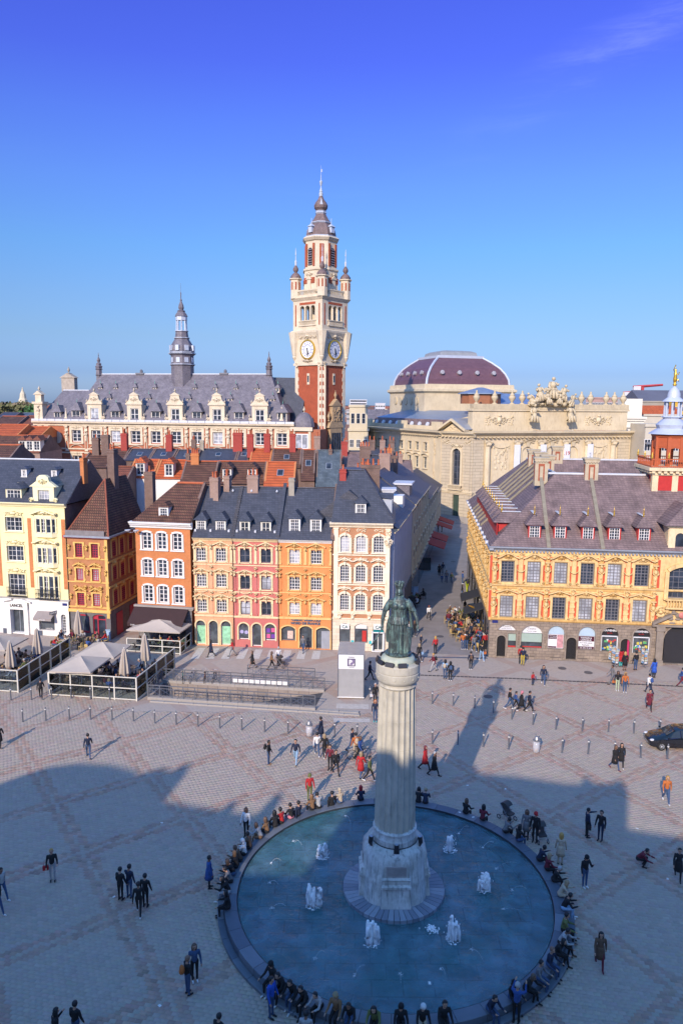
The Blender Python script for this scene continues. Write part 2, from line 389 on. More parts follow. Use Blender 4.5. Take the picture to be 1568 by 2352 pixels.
def sett_mesh(X,Y,red,name):
    n=len(X);w,h,c=pu/2-.003,pv/2-.003,.004
    loc=np.array([(-w,-h),(w,-h),(w,h),(-w,h)]);tl=np.array([(-w+c,-h+c),(w-c,-h+c),(w-c,h-c),(-w+c,h-c)])
    rot=lambda p:np.stack([p[:,0]*ca-p[:,1]*sa,p[:,0]*sa+p[:,1]*ca],1)
    lo,to=rot(loc),rot(tl)
    v=np.zeros((n,8,3));v[:,:4,0]=X[:,None]+lo[None,:,0];v[:,:4,1]=Y[:,None]+lo[None,:,1];v[:,:4,2]=-.0095
    v[:,4:,0]=X[:,None]+to[None,:,0];v[:,4:,1]=Y[:,None]+to[None,:,1]
    hz=-.003+rs.uniform(0,.0025,n);tx=rs.normal(0,.008,n);ty=rs.normal(0,.008,n)
    v[:,4:,2]=hz[:,None]+tl[None,:,0]*tx[:,None]+tl[None,:,1]*ty[:,None]
    q=np.array([(4,5,6,7),(0,1,5,4),(1,2,6,5),(2,3,7,6),(3,0,4,7)])
    f=(q[None]+np.arange(n)[:,None,None]*8).reshape(-1)
    me=bpy.data.meshes.new(name);me.vertices.add(n*8);me.vertices.foreach_set('co',v.reshape(-1))
    me.loops.add(n*20);me.loops.foreach_set('vertex_index',f.astype(np.int32));me.polygons.add(n*5)
    me.polygons.foreach_set('loop_start',np.arange(0,n*20,4,dtype=np.int32))
    me.update();me.validate();me.materials.append(SETT)
    ca_=me.color_attributes.new('tone','FLOAT_COLOR','CORNER')
    col=np.ones((n,20,4),dtype=np.float32);col[:,:,:3]=sett_tone(n,red)[:,None,:]
    ca_.data.foreach_set('color',col.reshape(-1));return me
order=np.argsort(np.hypot(SX,SY))
near,rest=order[:300],order[300:]
stuff(put('paving_setts',sett_mesh(SX[rest],SY[rest],SRED[rest],'paving_setts'),pl))
_tm=[sett_mesh(np.zeros(1),np.zeros(1),np.array([k==5]),'paving_sett')for k in range(6)]
for k,i in enumerate(near):
    put('paving_sett',_tm[5]if SRED[i]else _tm[k%5],pl,(float(SX[i]),float(SY[i]),0))
# ================================================================= facade kit (local frame: x along front, y into the building, z up)
def wall(mb,x0,x1,z0,z1,holes=(),y=0.,depth=.22,solid=None):
    """front face with real openings; holes: (x0,x1,z0,z1[,rise]) - rise>0 gives an arched head"""
    xs=sorted({x0,x1,*[min(max(h[0],x0),x1)for h in holes],*[min(max(h[1],x0),x1)for h in holes]})
    zs=sorted({z0,z1,*[min(max(h[2],z0),z1)for h in holes],*[min(max(h[3],z0),z1)for h in holes]})
    for i in range(len(xs)-1):
        for j in range(len(zs)-1):
            cx,cz=(xs[i]+xs[i+1])/2,(zs[j]+zs[j+1])/2
            if any(h[0]<cx<h[1]and h[2]<cz<h[3]for h in holes):continue
            mb.add([(xs[i],y,zs[j]),(xs[i+1],y,zs[j]),(xs[i+1],y,zs[j+1]),(xs[i],y,zs[j+1])],[(0,1,2,3)])
    for h in holes:
        a,b,c,d=h[:4];rise=h[4]if len(h)>4 else 0
        sp=d-rise
        mb.add([(a,y,c),(a,y+depth,c),(a,y+depth,sp),(a,y,sp)],[(0,1,2,3)])
        mb.add([(b,y,c),(b,y,sp),(b,y+depth,sp),(b,y+depth,c)],[(0,1,2,3)])
        mb.add([(a,y,c),(b,y,c),(b,y+depth,c),(a,y+depth,c)],[(0,1,2,3)])
        if rise<=0:
            mb.add([(a,y,d),(a,y+depth,d),(b,y+depth,d),(b,y,d)],[(0,1,2,3)])
        else:
            n=8;w=b-a;pts=[]
            r=(w*w/4+rise*rise)/(2*rise);th=math.asin(min(1,w/2/r))
            if rise>w/2*.999:th=math.pi/2
            for k in range(n+1):
                t=-th+2*th*k/n;pts.append(((a+b)/2+r*math.sin(t),d-r+r*math.cos(t)))
            for k in range(n):
                (p,q),(p2,q2)=pts[k],pts[k+1]
                mb.add([(p,y,q),(p,y+depth,q),(p2,y+depth,q2),(p2,y,q2)],[(0,1,2,3)])
                mb.add([(p,y,q),(p2,y,q2),(p2,y,d),(p,y,d)],[(0,1,2,3)])
_wc={}
def window_mesh(w,h,nx,nz,fw,mw,cross,arch,fm,gm):
    key=(round(w,2),round(h,2),nx,nz,fw,mw,cross,arch,fm.name,gm.name)
    if key in _wc:return _wc[key]
    f=MB()
    f.box(-w/2,-w/2+fw,0,.07,0,h);f.box(w/2-fw,w/2,0,.07,0,h);f.box(-w/2+fw,w/2-fw,0,.07,0,fw);f.box(-w/2+fw,w/2-fw,0,.07,h-fw,h)
    for i in range(1,nx):
        t=fw*.9 if(cross and i*2==nx)else mw
        x=-w/2+w*i/nx;f.box(x-t/2,x+t/2,.004 if t>mw else.012,.06,fw,h-fw)
    for j in range(1,nz):
        t=fw*.9 if(cross==2 and j==math.ceil(nz*.55))else mw
        z=h*j/nz;f.box(-w/2+fw,w/2-fw,.008,.055,z-t/2,z+t/2)
    g=MB();g.box(-w/2+.01,w/2-.01,.03,.045,.01,h-.01)
    _wc[key]=(f.mesh('window',fm),g.mesh('glass',gm));return _wc[key]
def window(par,x0,x1,z0,z1,nx=2,nz=3,fm=None,gm=None,y=.13,fw=.06,mw=.03,cross=1,arch=0,sill=None,rz=0.,name='window'):
    if gm is None:gm=GLASS_L if random.random()<.28 else GLASS
    fme,gme=window_mesh(x1-x0,z1-z0,nx,nz,fw,mw,cross,arch,fm or WHITE_PAINT,gm)
    o=put(name,fme,par,((x0+x1)/2,y,z0),rz);put('glass',gme,o)
    if sill:
        key=('sill',round(x1-x0,2),round(y,2),sill.name)
        if key not in _wc:
            s=MB();w=x1-x0;s.cham(-w/2-.08,w/2+.08,-y-.10,-y+.05,-.10,-.005,.02);_wc[key]=s.mesh('sill',sill)
        put('sill',_wc[key],o)
    return o
def band(par,x0,x1,z0,z1,out=.12,mat=None,name='string_course',y=0.,steps=1,ends=True):
    mb=MB()
    for k in range(steps):
        o=out*(k+1)/steps;mb.box(x0-(o if ends else 0),x1+(o if ends else 0),y-o,y+.04,z0+(z1-z0)*k/steps,z0+(z1-z0)*(k+1)/steps-.0005*(k<steps-1))
    return mb.build(name,mat or STONE_CREAM,par)
def cornice(par,x0,x1,z,h=.35,out=.35,mat=None,name='cornice',y=0.,dent=0,xr=True):
    mb=MB();P=[(0,0),(-.25*out,0),(-.3*out,.25*h),(-.62*out,.45*h),(-.66*out,.62*h),(-.95*out,.72*h),(-out,h),(.05,h)]
    mb.prism_yz([(y+p,z+q)for p,q in P],x0-out*.5,x1+out*.5)
    if dent:
        n=int((x1-x0)/dent)
        for i in range(n):mb.box(x0+dent*(i+.25),x0+dent*(i+.75),y-.5*out,y+.02,z-.14,z+.003)
    return mb.build(name,mat or STONE_CREAM,par)
# ---- carved ornament meshes (shared)
_orn={}
def orn(kind,mat):
    key=(kind,mat.name)
    if key in _orn:return _orn[key]
    m=MB()
    def spiral(cx,cz,r,turns,sgn,t=.05,y=-.04):
        pts=[]
        for k in range(15):
            a=k/14*turns*2*math.pi;rr=r*(1-.75*k/14);pts.append((cx+sgn*rr*math.cos(a),y,cz+rr*math.sin(a)))
        m.tube(pts,[t*(1-.4*k/14)for k in range(15)],6)
    if kind=='cartouche': # oval boss with scrolls and leaves, about 1 x .7
        m.ell((0,-.05,0),(.17,.10,.22),10,6);m.ell((0,-.10,0),(.10,.09,.13),8,6)
        for s in(-1,1):
            spiral(s*.30,.04,.15,1.2,s);spiral(s*.24,-.2,.09,1.1,-s,.035)
            for k in range(3):m.ell((s*(.42+.05*k),-.03,-.10+.09*k),(.07,.05,.04),6,4)
        m.ell((0,-.08,.27),(.12,.08,.07),8,5);m.ell((0,-.05,-.28),(.08,.06,.06),8,5)
    elif kind=='swag':
        pts=[(-.5+k/8,-.05,.12-.24*(1-((k-4)/4)**2))for k in range(9)]
        m.tube(pts,[.035+.035*(1-abs(k-4)/4)for k in range(9)],6)
        for s in(-1,1):m.ell((s*.5,-.06,.14),(.07,.06,.08),6,5);m.ell((s*.53,-.04,-.05),(.04,.04,.14),6,5)
    elif kind=='console': # scrolled bracket
        m.box(-.10,.10,-.10,.02,-.28,.22);spiral(0,.12,.14,1.2,1,.06,-.12);m.ell((0,-.12,-.22),(.09,.07,.10),6,5)
    elif kind=='figure': # carved half-figure on a tapering pillar
        m.prism_xz([(-.10,-1),(.10,-1),(.17,.1),(-.17,.1)],-.12,.02)
        m.ell((0,-.12,.22),(.17,.13,.22),8,6);m.ell((0,-.15,.56),(.10,.11,.13),8,6);m.box(-.22,.22,-.16,.02,.70,.80)
        for s in(-1,1):m.tube([(s*.16,-.12,.35),(s*.24,-.16,.12),(s*.10,-.22,.0)],.05,6)
        m.ell((0,-.14,-.35),(.10,.06,.16),6,5);m.ell((0,-.14,-.75),(.08,.05,.12),6,5)
    elif kind=='volute':
        spiral(0,0,.3,1.6,1,.09);m.ell((0,-.06,0),(.08,.08,.08),8,5)
    elif kind=='urn':
        m.lathe([(.16,0),(.16,.08),(.07,.14),(.09,.22),(.20,.42),(.22,.55),(.15,.66),(.17,.7),(.10,.78),(.05,.9),(.07,.97),(.02,1.04)],10)
    elif kind=='obelisk':
        m.box(-.2,.2,-.2,.2,0,.35);m.lathe([(.22,.35),(.22,.45),(.15,.5),(.17,.75),(.03,1.6),(.07,1.66),(.02,1.8)],4,rot=math.pi/4)
    elif kind=='relief': # rough carved panel 1 x 1
        rr=random.Random(5)
        for k in range(26):m.ell((rr.uniform(-.45,.45),-.02,rr.uniform(-.45,.45)),(rr.uniform(.05,.13),rr.uniform(.04,.09),rr.uniform(.05,.13)),6,4)
    elif kind=='capital':
        m.prism_xz([(-.16,-.15),(.16,-.15),(.24,.18),(-.24,.18)],-.14,.02);m.box(-.27,.27,-.18,.02,.18,.25)
        for s in(-1,1):spiral(s*.2,.1,.09,1.2,s,.035,-.16)
        for k in range(3):m.ell((-.11+.11*k,-.15,-.04),(.05,.05,.1),6,4)
    elif kind=='keystone':
        m.prism_xz([(-.09,-.2),(.09,-.2),(.15,.2),(-.15,.2)],-.12,.02)
    _orn[key]=m.mesh(kind,mat,True,50);return _orn[key]
def deco(kind,par,x,z,w=1.,h=1.,mat=None,y=0.,name=None,d=1.7,flip=False,rz=0.):
    nm=name or{'cartouche':'cartouche','swag':'garland','console':'bracket','figure':'carved_figure','volute':'scroll','relief':'carved_relief'}.get(kind,kind)
    return put(nm,orn(kind,mat or STONE_CREAM),par,(x,y,z),rz,(-w if flip else w,d,h))
def pediment(par,x0,x1,z,h,out=.18,mat=None,kind='tri',y=0.,thick=.10):
    mb=MB();cx=(x0+x1)/2;out*=1.35
    n=2 if kind=='tri' else 8
    top=[]
    for k in range(n+1):
        t=k/n;x=x0+(x1-x0)*t
        if kind=='tri':zz=z+h*(1-abs(2*t-1))
        elif kind=='seg':zz=z+h*math.sin(math.pi*t)**.8 if 0<t<1 else z
        else: # bracket-shaped (accolade) curve
            zz=z+h*(.5-.5*math.cos(2*math.pi*t))
        top.append((x,zz))
    for k in range(n):
        (a,b),(c,d)=top[k],top[k+1]
        mb.prism_xz([(a,b),(c,d),(c,d+thick),(a,b+thick)],y-out,y+.02)
    return mb.build('pediment',mat or STONE_CREAM,par)
def surround(par,x0,x1,z0,z1,t=.14,out=.07,mat=None,y=0.,ears=False,bot=True,rise=0.):
    mb=MB();zt=z1-rise;out*=1.4
    mb.box(x0-t,x0,y-out,y+.01,z0,zt);mb.box(x1,x1+t,y-out,y+.01,z0,zt)
    if rise:
        n=10;w=x1-x0;r=(w*w/4+rise*rise)/(2*rise);th=math.pi/2 if rise>w/2*.999 else math.asin(min(1,w/2/r));cz=z1-r
        for k in range(n):
            a,b=-th+2*th*k/n,-th+2*th*(k+1)/n;c=(x0+x1)/2
            mb.prism_xz([(c+r*math.sin(a),cz+r*math.cos(a)),(c+r*math.sin(b),cz+r*math.cos(b)),(c+(r+t)*math.sin(b),cz+(r+t)*math.cos(b)),(c+(r+t)*math.sin(a),cz+(r+t)*math.cos(a))],y-out,y+.01)
    else:mb.box(x0-t,x1+t,y-out,y+.01,z1,z1+t)
    if ears:
        mb.box(x0-t*1.6,x0-t,y-out*.8,y+.01,z1-.25,z1+t-.01);mb.box(x1+t,x1+t*1.6,y-out*.8,y+.01,z1-.25,z1+t-.01)
        mb.box(x0-t*1.6,x0-t,y-out*.8,y+.01,z0,z0+.22);mb.box(x1+t,x1+t*1.6,y-out*.8,y+.01,z0,z0+.22)
    if bot:mb.box(x0-t-.05,x1+t+.05,y-out*1.8,y+.01,z0-.11,z0-.001)
    return mb.build('window_surround',mat or STONE_CREAM,par)
def pilaster(par,x,z0,z1,w=.3,out=.10,mat=None,y=0.,cap=True,name='pilaster'):
    mb=MB();mb.box(x-w/2,x+w/2,y-out,y+.01,z0,z1);mb.box(x-w/2-.04,x+w/2+.04,y-out-.04,y+.011,z0-.001,z0+.18)
    if cap:mb.box(x-w/2-.05,x+w/2+.05,y-out-.05,y+.011,z1-.15,z1+.001)
    return mb.build(name,mat or STONE_CREAM,par)
def gable_roof(par,x0,x1,y0,y1,z,zr,mat,over=.15,thick=.14,ridge_y=None,hipl=0.,hipr=0.,name='roof'):
    yr=(y0+y1)/2 if ridge_y is None else ridge_y
    mb=MB()
    a=(x0,y0-over,z);b=(x1,y0-over,z);c=(x1,y1+over,z);d=(x0,y1+over,z);e=(x0+hipl,yr,zr);f=(x1-hipr,yr,zr)
    t=thick
    lo=[a,b,c,d]
    mb.add([a,b,c,d,e,f],[(0,1,5,4),(2,3,4,5),(1,2,5),(3,0,4),(3,2,1,0)])
    return mb.build(name,mat,par)
def ridge_cap(par,x0,x1,y,z,mat,r=.09,name='ridge_cap'):
    mb=MB();mb.tube([(x0,y,z),(x1,y,z)],r,6);return mb.build(name,mat,par)
def chimney(par,x,y,z0,z1,w,d,mat,pots=2,potmat=None,cap=True):
    mb=MB();mb.box(x-w/2,x+w/2,y-d/2,y+d/2,z0,z1)
    o=mb.build('chimney',mat,par)
    if cap:
        c=MB();c.box(x-w/2-.06,x+w/2+.06,y-d/2-.06,y+d/2+.06,z1-.28,z1-.14);c.box(x-w/2-.03,x+w/2+.03,y-d/2-.03,y+d/2+.03,z1+.0005,z1+.07);c.build('chimney_cap',mat,o)
    for k in range(pots):
        px=x if pots==1 else(x-w/2+.16+(w-.32)*k/(pots-1));py=y
        if d>w:px,py=x,(y if pots==1 else y-d/2+.16+(d-.32)*k/(pots-1))
        p=MB();hh=.45+.25*random.random()
        p.lathe([(.13,0),(.10,.12),(.09,hh-.08),(.12,hh-.05),(.12,hh)],8,(px,py,z1+.07));p.build('chimney_pot',potmat or TERRA,o,True,40)
    return o
def dormer(par,x,w,z0,z1,y0,depth,roofmat,fm,sidemat,nx=2,nz=3,peak=.45,hip=.5,over=.14,finial=None,gm=None,seg=False):
    """dormer standing on a roof slope: front at y0, runs back 'depth'"""
    b=MB();t=.10
    b.box(x-w/2,x-w/2+t,y0,y0+depth,z0,z1);b.box(x+w/2-t,x+w/2,y0,y0+depth,z0,z1)
    b.box(x-w/2+t,x+w/2-t,y0,y0+.15,z1-.10,z1);b.box(x-w/2-.05,x+w/2+.05,y0-.06,y0+.12,z0-.10,z0+.02)
    o=b.build('dormer',sidemat,par)
    r=MB();a=w/2+over
    r.add([(x-a,y0-over,z1),(x+a,y0-over,z1),(x+a,y0+depth+peak,z1),(x-a,y0+depth+peak,z1),(x,y0-over+hip,z1+peak),(x,y0+depth+peak+.6,z1+peak)],
          [(0,1,4),(1,2,5,4),(3,0,4,5),(3,2,1,0)])
    r.build('dormer_roof',roofmat,o)
    fme,gme=window_mesh(w-2*t,z1-z0-.13,nx,nz,.07,.035,1,0,fm,gm or(GLASS_L if random.random()<.3 else GLASS))
    wf=put('dormer_window',fme,o,(x,y0+.04,z0+.02))
    gg=MB();gg.box(x-w/2+t,x+w/2-t,y0+.075,y0+.09,z0+.03,z1-.12);gg.build('glass',gm or GLASS,o)
    if finial:
        f=MB();f.lathe([(.10,0),(.05,.12),(.10,.22),(.04,.32),(.07,.42),(.02,.6),(.012,.95)],8,(x,y0-over+hip,z1+peak-.04));f.build('finial',finial,o,True)
    return o
def skylight(par,x,y,z,w,h,slope,frame=None,gm=None):
    s=MB();s.box(-w/2,w/2,-h/2,h/2,0,.09);o=s.build('skylight',frame or ZINC,par,loc=(x,y,z));o.rotation_euler=(slope,0,0)
    g_=MB();g_.box(-w/2+.07,w/2-.07,-h/2+.07,h/2-.07,.091,.10);g_.build('glass',gm or GLASS,o)
    return o
def place(o,p0,p1):
    o.location=(p0[0],p0[1],0);o.rotation_euler=(0,0,math.atan2(p1[1]-p0[1],p1[0]-p0[0]))
# ================================================================= row of houses on the square
A0,A1=(-40,75.0),(-14.4,70.5) # facade line of the left houses
B0,B1=(-14.4,70.5),(4.6,69.0) # facade line of the right houses
def house(name,label,line,cat='house',group='houses facing the square'):
    o=thing(name,label,cat,group=group);place(o,*line);return o
def shell(par,x0,x1,depth,z0,z1,mat,name='side_wall'):
    m=MB();m.add([(x0,0,z0),(x0,depth,z0),(x0,depth,z1),(x0,0,z1)],[(3,2,1,0)]);m.add([(x1,0,z0),(x1,depth,z0),(x1,depth,z1),(x1,0,z1)],[(0,1,2,3)])
    m.add([(x0,depth,z0),(x1,depth,z0),(x1,depth,z1),(x0,depth,z1)],[(3,2,1,0)])
    return m.build(name,mat,par)
def gable_ends(par,x0,x1,y0,y1,z,zr,yr,mat,name='gable_wall',t=.25,up=.12):
    for x,a,b in((x0,0,t),(x1,-t,0)):
        m=MB();m.prism_yz([(y0,z),(y1,z),(yr,zr+up)],x+a,x+b);m.build(name,mat,par)
def hinges():pass
YEL=mat_plain('pale_yellow_paint',sv(238,226,170),.6,.06,1.2,bmp=.06)
YELD=mat_plain('pale_yellow_stucco',sv(240,230,184),.6,.06,1.2,bmp=.06)
WSTU=mat_plain('white_stucco',(.78,.76,.71),.65,.05,.8,bmp=.05)
INT=mat_plain('shop_interior',(.22,.20,.18),.8,.3,1.5)
# ---------------------------------------------------------------- cream house with the white shop front
h=house('town_house','pale yellow house with white shop front and slate roof, leftmost on the square',(A0,A1))
W1=[(5.9,7.78),(2.2,4.08)];rows=[(10.8,12.25),(7.68,9.28),(4.05,6.35)]
holes=[(a,b,c,d)for a,b in W1 for c,d in rows]+[(9.35,11.3,c,d)for c,d in rows]
m=MB();wall(m,-6,12.5,3.85,13.45,holes,0,.25);m.build('wall',YEL,h)
gh=[(6.05,7.5,.12,2.62),(9.1,10.85,.55,2.1),(11.58,12.15,.3,2.35,.28),(2.3,4.6,.4,2.5)]
m=MB();wall(m,-6,12.5,0,3.72,gh,-.10,.35);m.build('shop_wall',WSTU,h)
band(h,-6,12.5,3.72,3.9,.18,mat_plain('grey_stone_band',(.42,.41,.38),.7,.1),steps=2)
for a,b in W1:
    for k,(c,d)in enumerate(rows):
        window(h,a,b,c,d,4,3 if k<2 else 4,WHITE_PAINT,GLASS if(k==2 or random.random()<.6)else GLASS_L,y=.15,cross=1,fw=.08)
        surround(h,a,b,c,d,.12,.06,YELD,bot=(k<2))
        deco('cartouche',h,(a+b)/2,d+.42,1.9,.75,YELD,-.02);deco('swag',h,(a+b)/2,d+.2,1.7,.6,YELD,-.02)
for k,(c,d)in enumerate(rows): # shallow bow window of three lights
    bw=MB();P=[(9.05,0),(9.45,-.35),(11.2,-.35),(11.6,0)]
    for q,(z0,z1)in enumerate(((c-.45 if k<2 else 3.9,c-.02),(d+.02,d+.35))):
        bw.prism_xy([(x,y)for x,y in P],z0,z1)
    for x,y in((9.12,-.06),(9.47,-.32),(10.05,-.35),(10.6,-.35),(11.18,-.32),(11.53,-.06)):bw.box(x-.07,x+.07,y-.05,y+.1,c-.02,d+.02)
    bw.build('bow_window_frame',YELD,h)
    window(h,10.05,10.6,c,d,2,4,WHITE_PAINT,y=-.3,cross=1);window(h,9.5,10.02,c,d,1,2,WHITE_PAINT,y=-.3);window(h,10.63,11.15,c,d,1,2,WHITE_PAINT,y=-.3)
    window(h,9.08,9.48,c,d,1,2,WHITE_PAINT,GLASS,y=-.17,rz=R(-41));window(h,11.17,11.57,c,d,1,2,WHITE_PAINT,GLASS,y=-.17,rz=R(41))
    pediment(h,9.0,11.65,d+.45,.35,.4,YELD,'brk');deco('cartouche',h,10.32,d+.62,1.7,.7,YELD,-.3)
    for s in(9.1,11.55):deco('volute',h,s,d+.45,.6,.6,YELD,-.2,flip=s>10)
for z0,z1 in((5.0,12.2),):
    for x in(8.56,5.0,12.28):m=MB();m.box(x-.2,x+.2,-.03,.02,z0,z1);m.build('brick_strip',BRICK_OR,h)
for(a,b)in((5.8,7.9),(9.2,11.5)): # balcony railings
    m=MB();y=-.3 if a<9 else-.62
    for z in(4.05,4.55,5.0):m.box(a,b,y-.02,y+.02,z-.015,z+.015)
    n=16
    for i in range(n+1):m.box(a+(b-a)*i/n-.012,a+(b-a)*i/n+.012,y-.012,y+.012,4.05,5.0)
    for i in range(8):m.tube([(a+(b-a)*(i+.5)/8+.09*math.cos(t*.9),y,4.5+.14*math.sin(t*.9))for t in range(8)],.014,4)
    m.box(a,b,y,.05,3.98,4.04);m.build('balcony_railing',BLACK_METAL,h)
cornice(h,-6,12.5,13.4,.42,.5,YELD)
gable_roof(h,-6,12.9,-.2,9,13.8,17.75,SLATE,ridge_y=4.6)
ridge_cap(h,-6,12.9,4.6,17.78,LEAD);shell(h,-6,12.55,9,0,13.6,BRICK_DK)
gable_ends(h,-6,12.95,-.2,9,13.8,17.75,4.6,SLATE,t=.3)
dormer(h,6.9,1.75,13.75,15.15,.15,1.6,SLATE,WHITE_PAINT,YELD,4,3,.55,.7,.2)
for x in(6.6,10.0):dormer(h,x,.62,16.1,16.95,2.55,.8,SLATE,WHITE_PAINT,WHITE_PAINT,2,2,.25,.3,.2)
m=MB();x=10.35 # masonry dormer with curved gable
m.box(x-1.15,x-.62,-.1,.35,13.8,15.1);m.box(x+.62,x+1.15,-.1,.35,13.8,15.1);m.box(x-1.15,x+1.15,-.1,.35,15.1,15.45);m.box(x-1.1,x+1.1,.35,1.8,13.8,15.4)
m.prism_xz([(x-1.5,15.45),(x+1.5,15.45),(x+.7,16.0),(x+.6,16.4),(x+.3,16.62),(x-.3,16.62),(x-.6,16.4),(x-.7,16.0)],-.15,.3)
st_=m.build('stone_dormer',YELD,h)
window(st_,x-.6,x+.6,13.85,15.08,4,3,WHITE_PAINT,y=.08).name='dormer_window'
deco('cartouche',st_,x,16.0,.9,.8,YELD,-.15);deco('volute',st_,x-1.35,14.1,.8,.8,YELD,-.05);deco('volute',st_,x+1.35,14.1,.8,.8,YELD,-.05,flip=True)
m=MB();m.add([(x-1.2,.3,15.4),(x+1.2,.3,15.4),(x+1.2,2.6,15.5),(x-1.2,2.6,15.5),(x,.3,16.3),(x,3.4,16.3)],[(0,1,4),(1,2,5,4),(3,0,4,5)]);m.build('dormer_roof',SLATEB,st_)
chimney(h,13.0,3.2,15.5,18.1,.4,.8,BRICK_OR,1)
DARKTXT=mat_plain('dark_lettering',(.02,.018,.02),.5,.05)
lettering('LANCEL',.42,DARKTXT,h,(6.8,-.36,2.95),sx=.95,bold=.012)
dv=MB() # shop door portal with broken pediment
for x in(5.55,7.55):dv.box(x,x+.48,-.32,-.09,0,3.35)
dv.box(5.55,8.03,-.34,-.09,2.65,3.4)
dv.prism_xz([(5.2,3.4),(6.3,3.68),(6.3,3.82),(5.2,3.52)],-.4,-.08);dv.prism_xz([(7.3,3.68),(8.4,3.4),(8.4,3.52),(7.3,3.82)],-.4,-.08)
dv.build('door_portal',WSTU,h)
window(h,6.05,7.5,.12,2.6,2,1,ZINC,SHOPGLASS,y=.2,name='shop_door');window(h,9.1,10.85,.55,2.1,1,1,GREY_PAINT,SHOPGLASS,y=.15,name='shop_window')
window(h,11.58,12.15,.3,2.35,3,7,WHITE_PAINT,GLASS,y=.12,name='side_door');window(h,2.3,4.6,.4,2.5,1,1,GREY_PAINT,SHOPGLASS,y=.15,name='shop_window')
AWN_W=mat_plain('taupe_awning_cloth',(.30,.26,.24),.85,.08,2,bmp=.05)
m=MB();m.prism_yz([(-.1,2.6),(-.95,2.05),(-.95,2.0),(-.1,2.5)],9.0,11.0);m.box(9.0,11.0,-.97,-.94,1.82,2.05);aw=m.build('shop_awning',AWN_W,h)
lettering('LANCEL',.2,WHITE_PAINT,aw,(10,-.985,1.86),sx=1.1)
lettering('LANCEL',.2,WHITE_PAINT,h,(10.1,.135,.62),sx=1.1)
m=MB();m.box(-.45,.45,-.03,.03,0,.3);sg=m.build('hanging_sign',GREY_PAINT,h,loc=(11.0,-.45,2.45),rz=R(65));lettering('LANCEL',.2,WHITE_PAINT,sg,(0,-.04,.06))
m=MB();m.box(11.85,12.35,-.14,-.1,3.3,3.55);m.build('street_name_plate',mat_plain('blue_enamel',(.02,.03,.16),.3,.05),h)
for x in(5.0,8.9,11.3):m=MB();m.box(x,x+.55,-.16,-.1,0,.5);m.build('plinth',BLUESTONE,h)
# ---------------------------------------------------------------- small corner house with steep tiled roof
OCH=mat_plain('ochre_paint',sv(226,186,106),.7,.14,1.5,dirt=sv(150,100,40))
BRK2=mat_brick('rust_brick',(.48,.20,.08),(.42,.16,.065),(.46,.27,.14),.22,.075,.008,var=.2)
h=house('corner_house','narrow ochre and brick corner house with crimson windows and steep brown tiled roof',(A0,A1))
x0,x1=12.62,16.93
cols=[(13.5,14.3),(15.22,16.0)];rows=[(8.42,9.85),(6.02,7.28),(3.42,4.74)]
holes=[(a,b,c,d)for a,b in cols for c,d in rows]
m=MB();wall(m,x0,x1,2.95,10.5,holes);m.build('wall',BRK2,h)
STD=mat_plain('dark_ground_stone',(.16,.15,.15),.8,.25,2)
m=MB();wall(m,x0,x1,0,2.9,[(13.1,14.7,.5,2.5,.25),(15.05,16.5,.05,2.55,.25)],0,.3);m.build('ground_floor_wall',STD,h)
band(h,x0,x1,2.75,3.05,.16,OCH,'shop_fascia')
for k,(c,d)in enumerate(rows):
    for a,b in cols:
        window(h,a,b,c,d,4,6,MAG_PAINT,GLASS_L if random.random()<.4 else GLASS,y=.1,fw=.07,mw=.05);surround(h,a,b,c,d,.13,.07,OCH,ears=True)
        if k>0:pediment(h,a-.3,b+.3,d+.22,.3,.2,OCH,'brk' if k==2 else 'tri');deco('cartouche',h,(a+b)/2,d+.42,.9,.7,OCH)
        if k==2:
            for s in(a-.15,b+.15):deco('volute',h,s,d+.6,.65,.65,OCH,-.05,flip=s>b)
    band(h,x0,x1,c-.2,c-.08,.08,OCH)
for x in(12.85,14.76,16.72):
    for c,d in rows:deco('console',h,x,(c+d)/2+.3,.9,1.0,OCH)
m=MB();m.box(16.66,16.97,-.06,.05,2.2,10.4);m.build('quoin_pier',OCH,h)
band(h,x0,x1,10.42,10.62,.3,MAG_PAINT,'eaves_board')
for c in range(3):pass
pn=mat_plain('lead_apron',(.22,.2,.2),.7,.2,2);m=MB();m.box(x0,x1-.1,-.32,-.28,10.6,11.2);m.build('snow_guard',pn,h)
# side wall in the alley (ochre reliefs, in shade)
sm=MB();sm.add([(x1,0,0),(x1,8.2,0),(x1,8.2,10.5),(x1,0,10.5)],[(0,1,2,3)]);sm.build('side_wall',BRK2,h)
for yy in(.9,2.6,4.6,6.2):
    for k,(c,d)in enumerate(rows):
        o=window(h,0,.8,c,d,4,6,MAG_PAINT,GLASS,y=0,fw=.07,mw=.05);o.location=(x1+.06,yy+.4,c);o.rotation_euler=(0,0,R(90))
        m=MB();m.box(x1-.01,x1+.09,yy-.2,yy-.03,c-.1,d+.2);m.box(x1-.01,x1+.09,yy+.83,yy+1.0,c-.1,d+.2);m.box(x1-.012,x1+.10,yy-.22,yy+1.02,d+.2,d+.38);m.build('window_surround',OCH,h)
        deco('cartouche',h,x1,d+.5,.9,.7,OCH,yy+.4,rz=R(90))
for z in(2.95,5.3,7.9):m=MB();m.box(x1,x1+.12,0,8.2,z,z+.18);m.build('string_course',OCH,h)
m=MB();m.box(x1,x1+.08,0,8.2,0,2.9);m.build('ground_floor_wall',STD,h)
for yy in(1.2,4.2):m=MB();m.box(x1+.09,x1+.14,yy,yy+1.3,.1,2.4);m.build('side_door',MAG_PAINT,h)
m=MB() # steep pyramid roof leaning on the taller neighbour
a,b,c_,d_=(x0-.1,-.3,10.6),(x1+.35,-.3,10.6),(x1+.35,8.3,10.6),(x0-.1,8.3,10.6);e,f=(15.1,3.6,16.0),(15.1,8.3,16.0)
